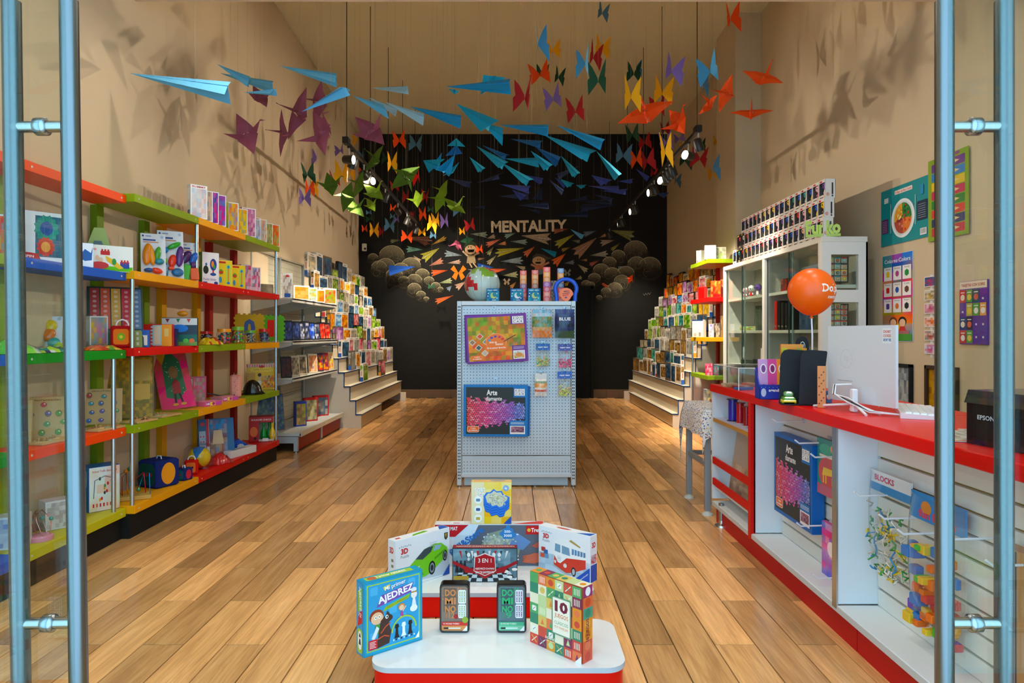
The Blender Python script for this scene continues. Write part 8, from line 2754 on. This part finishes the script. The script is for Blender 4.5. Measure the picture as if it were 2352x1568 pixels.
DB = [((865, 160), (640, 200), 38, '#b0603c'), ((175, 260), (590, 310), 85, '#b09678'), ((15, 345), (255, 355), 40, '#8a9c8c'), ((950, 240), (680, 400), 58, '#a8a42c'), ((1270, 190), (1085, 245), 40, '#6a7a8a'), ((1275, 290), (960, 530), 90, '#a87a5c'),
      ((905, 330), (1030, 350), 28, '#7a7c6c'), ((1310, 290), (1410, 250), 26, '#b8835c'), ((1535, 325), (1335, 370), 48, '#a88c78'), ((1480, 180), (1810, 270), 78, '#8a8a44'), ((1615, 370), (1490, 470), 28, '#98903c'), ((890, 430), (765, 475), 28, '#b88a34'),
      ((370, 420), (220, 545), 48, '#e0703c'), ((820, 520), (650, 670), 66, '#ee641c'), ((1180, 550), (1430, 525), 48, '#a09c88'), ((1310, 620), (1175, 690), 32, '#b85a4c'), ((1035, 618), (1135, 618), 18, '#b8844c'), ((795, 665), (945, 650), 32, '#7a8488'),
      ((1000, 680), (1130, 780), 42, '#b8a87c'), ((90, 700), (230, 745), 32, '#b8a47c'), ((960, 900), (1055, 870), 28, '#b8a060'), ((890, 915), (815, 990), 32, '#c89030'), ((1340, 720), (1650, 750), 45, '#6a8480'), ((1270, 910), (1450, 1000), 42, '#d85a24'), ((100, 935), (20, 1020), 32, '#c8883a')]
def cloud(lobes, cv, k):
	def draw(b):
		for (u, v, r) in lobes:
			x, y = BW_(*cv(u, v))
			r_ = r / k * SW * 1.3
			b.lay += 1
			for i in range(20):
				a, c = 2 * math.pi * i / 20, 2 * math.pi * (i + 1) / 20
				b.add([b.pt(x, y - r_ * .2), b.pt(x + r_ * math.cos(a), y - r_ * .2 + r_ * .8 * math.sin(a)), b.pt(x + r_ * math.cos(c), y - r_ * .2 + r_ * .8 * math.sin(c))], [C('#57503f'), C('#1f1e1b'), C('#1f1e1b')])
		for (u, v, r) in lobes:
			px, py = cv(u, v)
			x, y = BW_(px, py)
			r_ = r / k * SW
			n = 26
			rim, cen = [], C('#302d28')
			b.lay += 1
			for i in range(n):
				a = 2 * math.pi * i / n
				rim.append((x + r_ * math.cos(a), y + r_ * .95 * math.sin(a), mixc(C('#26241f'), C('#857a5e'), max(0, min(1, .25 + .75 * math.sin(a))))))
			for i in range(n):
				p, q = rim[i], rim[(i + 1) % n]
				b.add([b.pt(x, y), b.pt(p[0], p[1]), b.pt(q[0], q[1])], [C('#433d31'), p[2], q[2]])
		for (u, v, r) in lobes:
			px, py = cv(u, v)
			x, y = BW_(px, py)
			r_ = r / k * SW
			b.ln([(x + r_ * math.cos(math.radians(a)), y + r_ * .95 * math.sin(math.radians(a))) for a in range(15, 171, 12)], .008, '#c8bc94')
			q = random.Random(int(u * 3 + v))
			for _ in range(4):
				cx_, cy_, cr, a0 = x + (q.random() - .5) * r_ * 1.1, y + (q.random() - .65) * r_ * .9, r_ * (.15 + .3 * q.random()), q.randrange(360)
				b.ln([(cx_ + cr * math.cos(math.radians(a0 + a)), cy_ + cr * math.sin(math.radians(a0 + a))) for a in range(0, 230, 25)], .0045, '#7c725a')
	chalk('chalk_cloud', draw)
cloud([(520, 600, 195), (240, 610, 78), (430, 740, 140), (810, 740, 150), (660, 800, 130), (330, 760, 120), (980, 870, 110), (1080, 960, 80), (560, 880, 130), (1180, 1040, 75), (860, 960, 120), (1250, 1080, 45), (860, 1080, 105), (700, 960, 90), (960, 1170, 75), (1040, 1225, 42)], CA, 6.533)
cloud([(1840, 500, 175), (1590, 570, 105), (2050, 730, 165), (1860, 700, 140), (1460, 670, 105), (1340, 790, 125), (1500, 840, 120), (1700, 830, 130), (1240, 900, 95), (1120, 985, 75), (1180, 1000, 70), (1640, 950, 120), (1540, 1050, 110), (1410, 1090, 75), (1310, 1175, 45)], CB, 6.357)
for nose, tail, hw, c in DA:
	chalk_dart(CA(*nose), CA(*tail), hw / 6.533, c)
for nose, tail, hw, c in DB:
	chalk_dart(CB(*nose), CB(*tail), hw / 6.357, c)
def chalk_fly(px, py, s, col):
	x, y = BW_(px, py)
	s *= SW
	def draw(b):
		for sx in (-1, 1):
			b.pg([(x, y), (x + sx * s * .35, y + s * .6), (x + sx * s * .6, y + s * .3), (x + sx * s * .3, y + s * .05)], col)
			b.pg([(x, y), (x + sx * s * .3, y + s * .02), (x + sx * s * .5, y - s * .3), (x + sx * s * .2, y - s * .55)], col)
	chalk('chalk_butterfly', draw)
chalk_fly(1053, 627, 30, '#ee7c1c')
chalk_fly(1164, 647, 14, '#c8a888')
chalk_fly(1303, 626, 15, '#8a9484')
def girl(b):
	def P(u, v):
		return BW_(*CA(u, v))
	sk, dr = '#c8a47c', '#a8906a'
	r = SW / 6.533
	x, y = P(1705, 440)
	b.el(x, y, 100 * r, 90 * r, '#33402c', 18)
	x, y = P(1705, 480)
	b.el(x, y, 88 * r, 72 * r, sk, 18)
	x, y = P(1708, 492)
	b.pg([(x - 55 * r, y + 14 * r), (x + 55 * r, y + 18 * r), (x + 40 * r, y - 24 * r), (x - 35 * r, y - 26 * r)], '#1a1210')
	for q in (1675, 1712):
		x, y = P(q, 438)
		b.el(x, y, 8 * r, 11 * r, '#1a1210', 8)
	b.pg([P(1660, 560), P(1765, 560), P(1785, 680), P(1645, 680)], dr)
	b.ln([P(1660, 570), P(1585, 500)], 26 * r, sk)
	b.ln([P(1760, 560), P(1835, 525)], 26 * r, sk)
	b.ln([P(1690, 680), P(1725, 745)], 18 * r, sk)
	b.ln([P(1745, 680), P(1800, 745)], 18 * r, sk)
def boy(b):
	def P(u, v):
		return BW_(*CB(u, v))
	r = SW / 6.357
	x, y = P(430, 590)
	b.pg([P(335, 620), P(340, 560), P(400, 520), P(500, 540), P(560, 570), P(620, 590), P(540, 620), P(520, 640)], '#4a463c')
	x, y = P(430, 630)
	b.el(x, y, 95 * r, 65 * r, '#c89a6c', 18)
	b.pg([P(345, 585), P(430, 560), P(530, 600), P(520, 570), P(440, 530), P(360, 550)], '#4a463c')
	x, y = P(420, 655)
	b.pg([(x - 48 * r, y + 10 * r), (x + 48 * r, y + 12 * r), (x + 30 * r, y - 16 * r), (x - 30 * r, y - 14 * r)], '#1a1210')
	for q in (415, 450):
		x, y = P(q, 608)
		b.el(x, y, 7 * r, 10 * r, '#1a1210', 8)
	b.pg([P(375, 690), P(490, 690), P(500, 760), P(370, 760)], '#c8714c')
	b.ln([P(385, 710), P(315, 680)], 30 * r, '#c8805c')
	b.ln([P(480, 700), P(580, 650)], 30 * r, '#c8805c')
	x, y = P(420, 790)
	b.el(x, y, 90 * r, 40 * r, '#6a7a80', 14)
chalk('chalk_child', girl, 'chalk drawing of a laughing girl with raised arms')
chalk('chalk_child', boy, 'chalk drawing of a laughing boy with raised arms')
def title(b):
	x, y = BW_(1215, 519)
	b.tx('MENTALITY', x, y, 174 * SW, 27 * SW, '#e0ccaa', .035, .02)
chalk('chalk_lettering', title, 'hand-drawn pale chalk word in capitals')
chalk('chalk_signature', lambda b: b.ln([BW_(1477 + i * 3, 676 + (3 if i % 2 else -2) - i * .5) for i in range(7)], .006, '#a8a090'))
b = MB()
c_ = W(837, 568, YB - .03)
b.box(-.045, .045, -.03, .03, -.075, .075, C('#d8d0bc'), bev=.012)
T_ = b.build('wall_sensor', 'plastic', None, (c_.x, YB - .031, c_.z))
tag(T_, 'small cream wall sensor at the left edge of the black wall', 'sensor')
b = MB()
b.lathe([(.022, 0), (.022, .012), (.0001, .014)], 12, C('#2a2622'))
o = b.build('sensor_eye', 'plastic', T_)
o.location = (.02, -.03, -.03)
o.rotation_euler = (math.pi / 2, 0, 0)
# ------------------------------------------------------------------ hanging paper planes, cranes and butterflies
HANG = []
def thread(parent, x0, Y, z):
	"""fishing line from the fold up to the ceiling; local to the object"""
	top = (SOF_Z if Y < SOF_Y else ZC) - z - .003
	if top < .05:
		return
	b = MB()
	b.tube([(0, 0, 0), (0, 0, top)], .0006, C('#a09478'), 4, caps=False)
	b.build('thread', 'matte', parent)
def clampY(px, py, Y, ext=0.0):
	"""keep a hanging thing under the ceiling and inside the walls"""
	if py < CY:
		Y = min(Y, (ZC - .12 - CH) * F / (CY - py))
	for _ in range(40):
		X = (px - CX) * Y / F
		lim = (-wl(Y) - .12) if X < 0 else (XR - .12 if not 8.0 < Y < 9.1 else 2.6)
		if abs(X) + ext < lim:
			break
		Y -= .1
	return Y
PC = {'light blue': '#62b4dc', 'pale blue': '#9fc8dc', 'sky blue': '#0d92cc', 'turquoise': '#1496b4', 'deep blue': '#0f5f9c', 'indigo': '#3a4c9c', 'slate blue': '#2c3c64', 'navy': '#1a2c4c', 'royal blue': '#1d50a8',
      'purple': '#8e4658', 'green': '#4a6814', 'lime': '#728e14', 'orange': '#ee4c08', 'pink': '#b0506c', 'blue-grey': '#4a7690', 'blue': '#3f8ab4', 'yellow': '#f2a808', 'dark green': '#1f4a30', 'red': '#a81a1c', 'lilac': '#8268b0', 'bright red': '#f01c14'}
def plane(col, nose, a, c, Y, d=.22, kd=.16):
	"""a folded dart: nose, one wing tip (nearer), other wing tip (farther), photo pixels; Y its depth"""
	Y = clampY(min(nose[0], a[0], c[0], key=lambda q: -abs(q - CX)), min(nose[1], a[1], c[1]), Y)
	L_ = math.hypot(nose[0] - (a[0] + c[0]) / 2, nose[1] - (a[1] + c[1]) / 2) * Y / F
	dd = d * L_
	N, A, B = W(*nose, Y), W(*a, Y - dd), W(*c, Y + dd)
	ctr = (N + A + B) / 3
	Mid = (A + B) / 2
	nr = (A - N).cross(B - N)
	if nr.length < 1e-6:
		nr = Vector((0, 0, 1))
	nr.normalize()
	if nr.z > 0:
		nr = -nr
	sd = (B - A).normalized() * .012
	Kp = Mid + nr * L_ * kd + (Mid - N).normalized() * .01
	b = MB()
	cl = C(PC[col])
	up = (Mid - nr * .012)
	for q in ([N, A, up - sd], [N, up + sd, B], [N, up - sd, Kp], [N, Kp, up + sd]):
		b.add([p - ctr for p in q], cl)
	o = b.build('paper_plane', 'paper', None, ctr)
	thread(o, 0, ctr.y, ctr.z)
	HANG.append((o, 'plane', col, nose[0] * .5 + (a[0] + c[0]) * .25, (nose[1] + a[1] + c[1]) / 3))
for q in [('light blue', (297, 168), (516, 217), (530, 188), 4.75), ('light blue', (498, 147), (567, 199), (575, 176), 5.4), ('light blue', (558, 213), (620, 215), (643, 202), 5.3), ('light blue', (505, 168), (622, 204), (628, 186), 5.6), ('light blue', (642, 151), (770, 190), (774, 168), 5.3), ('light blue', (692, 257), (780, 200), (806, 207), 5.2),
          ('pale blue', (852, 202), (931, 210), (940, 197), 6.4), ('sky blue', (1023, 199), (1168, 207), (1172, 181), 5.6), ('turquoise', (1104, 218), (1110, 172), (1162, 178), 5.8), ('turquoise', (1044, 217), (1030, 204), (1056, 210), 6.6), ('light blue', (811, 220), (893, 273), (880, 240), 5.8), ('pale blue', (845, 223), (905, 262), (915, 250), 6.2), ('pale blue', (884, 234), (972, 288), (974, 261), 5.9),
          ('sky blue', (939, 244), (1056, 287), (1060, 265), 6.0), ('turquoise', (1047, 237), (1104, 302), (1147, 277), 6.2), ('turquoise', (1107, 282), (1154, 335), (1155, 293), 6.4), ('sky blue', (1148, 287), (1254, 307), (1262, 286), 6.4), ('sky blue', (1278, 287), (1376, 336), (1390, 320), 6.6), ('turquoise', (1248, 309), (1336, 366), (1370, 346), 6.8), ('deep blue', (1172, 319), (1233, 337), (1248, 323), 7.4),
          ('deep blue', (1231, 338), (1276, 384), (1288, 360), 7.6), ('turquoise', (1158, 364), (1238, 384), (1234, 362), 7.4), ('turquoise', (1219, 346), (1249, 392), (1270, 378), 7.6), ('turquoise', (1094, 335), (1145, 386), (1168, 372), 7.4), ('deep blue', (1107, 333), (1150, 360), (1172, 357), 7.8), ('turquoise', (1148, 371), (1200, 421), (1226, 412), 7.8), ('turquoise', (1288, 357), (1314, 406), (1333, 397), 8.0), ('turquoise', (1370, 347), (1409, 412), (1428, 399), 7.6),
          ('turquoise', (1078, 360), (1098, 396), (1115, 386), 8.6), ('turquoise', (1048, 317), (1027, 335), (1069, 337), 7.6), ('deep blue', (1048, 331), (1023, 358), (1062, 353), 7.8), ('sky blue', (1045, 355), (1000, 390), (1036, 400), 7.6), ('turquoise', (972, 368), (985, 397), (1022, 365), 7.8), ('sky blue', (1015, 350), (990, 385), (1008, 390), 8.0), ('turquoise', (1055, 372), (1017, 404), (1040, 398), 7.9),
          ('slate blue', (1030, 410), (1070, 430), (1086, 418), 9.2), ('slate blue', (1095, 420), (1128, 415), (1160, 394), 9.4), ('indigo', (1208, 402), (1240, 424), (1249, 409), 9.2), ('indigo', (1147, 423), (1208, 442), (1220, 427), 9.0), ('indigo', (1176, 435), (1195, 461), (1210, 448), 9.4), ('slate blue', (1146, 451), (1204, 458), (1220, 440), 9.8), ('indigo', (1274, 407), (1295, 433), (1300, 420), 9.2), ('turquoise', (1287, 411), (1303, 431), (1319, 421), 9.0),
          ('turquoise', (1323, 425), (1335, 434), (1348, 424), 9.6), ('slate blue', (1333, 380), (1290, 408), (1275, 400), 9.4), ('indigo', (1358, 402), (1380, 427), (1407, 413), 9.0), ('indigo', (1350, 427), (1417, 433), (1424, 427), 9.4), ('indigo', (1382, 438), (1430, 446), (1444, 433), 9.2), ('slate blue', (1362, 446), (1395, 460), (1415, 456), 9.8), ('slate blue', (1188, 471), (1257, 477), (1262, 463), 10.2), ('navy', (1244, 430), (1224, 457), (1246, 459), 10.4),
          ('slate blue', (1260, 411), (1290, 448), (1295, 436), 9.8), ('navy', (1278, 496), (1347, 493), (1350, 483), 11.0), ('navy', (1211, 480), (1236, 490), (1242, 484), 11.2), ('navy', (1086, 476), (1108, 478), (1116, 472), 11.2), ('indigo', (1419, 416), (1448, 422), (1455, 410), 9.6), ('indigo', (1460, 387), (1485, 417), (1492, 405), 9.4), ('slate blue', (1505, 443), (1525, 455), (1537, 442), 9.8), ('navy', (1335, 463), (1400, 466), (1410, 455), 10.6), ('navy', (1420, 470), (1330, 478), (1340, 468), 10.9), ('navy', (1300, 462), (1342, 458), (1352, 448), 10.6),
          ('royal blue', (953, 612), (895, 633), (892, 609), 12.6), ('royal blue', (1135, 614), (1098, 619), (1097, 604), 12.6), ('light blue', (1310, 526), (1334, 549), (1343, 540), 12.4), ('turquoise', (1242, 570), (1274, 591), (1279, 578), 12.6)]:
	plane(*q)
def crane(col, px, py, span, heading, bank, turn, Y, seed=0):
	"""an origami crane; heading: beak direction in the picture, bank: roll of the wings, turn: towards the viewer"""
	Y = clampY(px, py - span * .4, Y, span * .3 * Y / F)
	s = span * Y / F
	b = MB(Matrix.Rotation(-math.radians(heading), 4, 'Y') @ Matrix.Rotation(math.radians(turn), 4, 'Z') @ Matrix.Rotation(math.radians(bank), 4, 'X') @ Matrix.Scale(s, 4))
	cl = C(PC[col])
	Fp, Bp, D, Tp = (.17, 0, 0), (-.17, 0, 0), (0, 0, -.2), (0, 0, .13)
	for sg in (-1, 1):
		S_ = (0, sg * .09, -.02)
		for q in ((Fp, S_, D), (Bp, S_, D), (Fp, S_, Tp), (Bp, S_, Tp)):
			b.add(q, cl)
		b.add([(.27, sg * .03, .0), (.15, sg * .34, .075), (.0, sg * .36, .12), (0, sg * .06, .06)], cl)
		b.add([(0, sg * .06, .06), (0, sg * .36, .12), (-.15, sg * .34, .075), (-.27, sg * .03, .0)], cl)
		b.add([(.15, sg * .34, .075), (-.02, sg * .70, .10), (0, sg * .36, .12)], cl)
		b.add([(0, sg * .36, .12), (-.02, sg * .70, .10), (-.15, sg * .34, .075)], cl)
		b.add([(.22, sg * .04, -.02), (.04, 0, -.2), (.46, 0, .36)], cl)
		b.add([(.22, sg * .04, -.02), (.06, 0, .08), (.46, 0, .36)], cl)
		b.add([(.43, sg * .008, .33), (.46, 0, .37), (.58, 0, .27)], cl)
		b.add([(-.22, sg * .04, -.02), (-.04, 0, -.2), (-.48, 0, .36)], cl)
		b.add([(-.22, sg * .04, -.02), (-.06, 0, .08), (-.48, 0, .36)], cl)
	c_ = W(px, py, Y)
	o = b.build('paper_crane', 'paper', None, c_)
	thread(o, 0, Y, c_.z)
	HANG.append((o, 'crane', col, px, py))
for q in [('purple', 568, 312, 92, 25, 70, 10, 5.6), ('purple', 652, 306, 78, 150, 60, 40, 5.8), ('purple', 688, 262, 92, 145, 70, 20, 5.9), ('purple', 742, 308, 104, 35, 60, -25, 5.7), ('purple', 598, 226, 62, 20, 60, 30, 6.0), ('purple', 735, 234, 70, 160, 65, 10, 6.2), ('purple', 853, 305, 88, 40, 65, 10, 6.1),
          ('green', 863, 366, 60, 120, 60, 30, 7.6), ('green', 932, 405, 70, 130, 60, -20, 7.2), ('green', 760, 427, 62, 15, 55, 10, 7.0), ('green', 798, 450, 60, 160, 55, -10, 7.2), ('green', 815, 480, 58, 30, 60, 30, 7.4), ('green', 826, 424, 54, 140, 60, 20, 7.6), ('lime', 860, 444, 56, 40, 60, 20, 7.8), ('lime', 853, 472, 36, 30, 60, 10, 8.4), ('lime', 960, 459, 46, 20, 50, -10, 8.6), ('lime', 1018, 440, 46, 140, 60, 20, 8.8), ('lime', 1011, 459, 50, 150, 55, 10, 8.4), ('lime', 1045, 476, 54, 35, 60, 30, 8.8),
          ('pink', 1051, 560, 34, 160, 20, 10, 12.4), ('dark green', 1074, 552, 28, 90, 60, 10, 12.3), ('orange', 1752, 182, 76, 45, 55, 15, 5.6), ('orange', 1668, 215, 62, 150, 60, 30, 6.0), ('orange', 1630, 241, 52, 90, 20, 20, 6.4), ('orange', 1725, 262, 70, 70, 65, 40, 6.0), ('orange', 1484, 262, 96, 100, 70, 20, 6.2), ('orange', 1560, 282, 76, 45, 40, -30, 6.4), ('orange', 1448, 640, 20, 150, 50, 10, 12.4)]:
	crane(*q)
def butterfly(col, px, py, w, h, yaw=0.0, tilt=0.0, Y=None):
	"""a folded paper butterfly: two pointed upper and two pointed lower wings in a V"""
	if Y is None:
		Y = 1568 * .30 / h
	Y = clampY(px, py - h / 2, max(5.5, min(12.3, Y)), .05)
	hw, hh = w / 2 * Y / F / max(.42, math.cos(yaw)), h / 2 * Y / F
	b = MB(Matrix.Rotation(yaw, 4, 'Z') @ Matrix.Rotation(tilt, 4, 'Y'))
	cl = C(PC[col])
	R_ = random.Random(int(px * 7 + py))
	for sg in (-1, 1):
		v = (.35 + .25 * R_.random()) * hw
		tz = 1.0 if sg > 0 else .86 + .14 * R_.random()
		def p(x, z):
			return (sg * x * hw, -x * v, z * hh)
		b.add([p(0, -.18), p(.06, .05), p(.55, .62), p(.98, 1.0 * tz), p(.9, .3), p(.82, .02)], cl)
		b.add([(q[0], q[1] - .003, q[2]) for q in (p(0, -.18), p(.82, .02), p(1.0, -.12), p(.92, -1.0 * tz), p(.5, -.62))], cl)
	c_ = W(px, py, Y)
	o = b.build('paper_butterfly', 'paper', None, c_)
	thread(o, 0, Y, c_.z)
	HANG.append((o, 'butterfly', col, px, py))
BF = [('blue-grey', 1383, 28, 27, 48, .4), ('blue', 1235, 97, 34, 85, .9), ('yellow', 1269, 114, 34, 46, .1), ('orange', 1240, 170, 46, 56, .2), ('dark green', 1246, 168, 30, 40, .1), ('dark green', 1283, 175, 22, 48, .5), ('red', 1206, 220, 37, 80, .7), ('lilac', 1270, 225, 38, 60, .3), ('red', 1322, 253, 40, 63, .2), ('yellow', 1381, 110, 35, 55, .3), ('red', 1363, 128, 31, 69, .6), ('blue', 1344, 143, 24, 76, .95), ('dark green', 1374, 181, 40, 81, .4),
      ('dark green', 1456, 167, 31, 51, .2), ('blue', 1461, 153, 20, 46, .9), ('yellow', 1449, 218, 42, 83, .3), ('yellow', 1521, 211, 44, 66, .1), ('red', 1514, 245, 30, 58, .8), ('lilac', 1543, 160, 44, 75, .5), ('orange', 1677, 40, 37, 70, .5), ('blue', 1630, 160, 34, 80, .85), ('blue-grey', 1611, 186, 24, 70, .95), ('dark green', 1452, 308, 30, 48, .1), ('red', 1480, 326, 29, 41, .1), ('blue-grey', 1431, 355, 37, 51, .1), ('orange', 1462, 364, 25, 50, .3),
      ('red', 1485, 368, 32, 55, .4), ('yellow', 1527, 345, 31, 84, .4), ('lilac', 1530, 325, 28, 47, .3), ('red', 1525, 297, 23, 36, .4), ('lilac', 1560, 318, 25, 24, .1), ('red', 1561, 344, 17, 37, .8), ('yellow', 1647, 324, 24, 28, .2), ('dark green', 1611, 330, 14, 36, .9), ('dark green', 1573, 366, 35, 48, .3), ('red', 1608, 362, 32, 50, .6), ('blue-grey', 1637, 383, 26, 65, .8), ('yellow', 1635, 398, 25, 41, .1), ('lilac', 1645, 370, 10, 26, .9), ('blue-grey', 1553, 412, 18, 38, .8), ('red', 1501, 397, 18, 26, .2), ('yellow', 1565, 335, 14, 22, .3),
      ('orange', 917, 321, 29, 46, .1), ('blue-grey', 956, 330, 30, 42, .1), ('yellow', 820, 319, 15, 34, .8), ('lilac', 728, 362, 17, 44, .9), ('lilac', 782, 345, 24, 28, .4), ('dark green', 705, 398, 22, 52, .9), ('orange', 709, 430, 17, 44, .8), ('yellow', 719, 431, 14, 44, .9), ('lilac', 699, 453, 24, 45, .5), ('yellow', 786, 397, 32, 62, .2), ('yellow', 806, 396, 28, 50, .3), ('red', 765, 408, 17, 40, .9), ('orange', 832, 392, 12, 26, .9), ('yellow', 899, 373, 20, 54, .6), ('dark green', 888, 363, 17, 34, .8), ('bright red', 960, 403, 19, 48, .8),
      ('red', 905, 427, 17, 28, .4), ('red', 934, 451, 18, 34, .5), ('red', 978, 451, 20, 38, .5), ('orange', 901, 478, 12, 20, .7), ('orange', 972, 491, 17, 34, .3), ('yellow', 993, 514, 22, 44, .2), ('yellow', 1002, 505, 18, 36, .3), ('lilac', 1022, 507, 19, 36, .4), ('red', 1080, 517, 23, 32, .2), ('yellow', 1062, 531, 13, 20, .2), ('blue-grey', 896, 517, 24, 36, .1), ('yellow', 859, 528, 20, 37, .3), ('orange', 837, 525, 12, 19, .3), ('red', 878, 532, 14, 27, .8), ('orange', 936, 543, 26, 30, .1), ('yellow', 969, 533, 17, 21, .1),
      ('blue-grey', 996, 540, 15, 18, .2), ('lilac', 912, 503, 14, 21, .5), ('blue-grey', 847, 488, 13, 12, .2), ('dark green', 850, 502, 19, 18, .2), ('blue-grey', 901, 497, 10, 14, .5), ('blue-grey', 1058, 480, 22, 40, .8), ('dark green', 989, 481, 14, 15, .2), ('blue-grey', 832, 356, 16, 30, .6), ('orange', 824, 474, 10, 16, .3), ('red', 948, 492, 10, 16, .6), ('orange', 1102, 572, 16, 22, .3), ('dark green', 992, 657, 16, 14, .2)]
for q in BF:
	butterfly(q[0], q[1], q[2], q[3], q[4], (q[5] if int(q[1]) % 2 else -q[5]), .08 * ((int(q[1] * 13) % 5) - 2))
# labels that single each one out: counted by colour from the left
import collections
grp = collections.defaultdict(list)
for h_ in HANG:
	grp[(h_[1], h_[2])].append(h_)
for (kind, col), lst in grp.items():
	lst.sort(key=lambda q: q[3])
	for i, (o, k_, c_, px, py) in enumerate(lst):
		hang = 'high' if py < 240 else ('low' if py > 420 else 'mid-height')
		if len(lst) == 1:
			lab = 'only %s folded paper %s, hanging %s in the shop' % (col, kind, hang)
		elif i == 0:
			lab = '%s folded paper %s hanging %s, leftmost of the %s ones' % (col, kind, hang, col)
		elif i == len(lst) - 1:
			lab = '%s folded paper %s hanging %s, rightmost of the %s ones' % (col, kind, hang, col)
		else:
			lab = '%s folded paper %s hanging %s, %s from the left of its colour' % (col, kind, hang, ORD[i])
		tag(o, lab, 'paper ' + kind, 'hanging paper %ss' % kind)
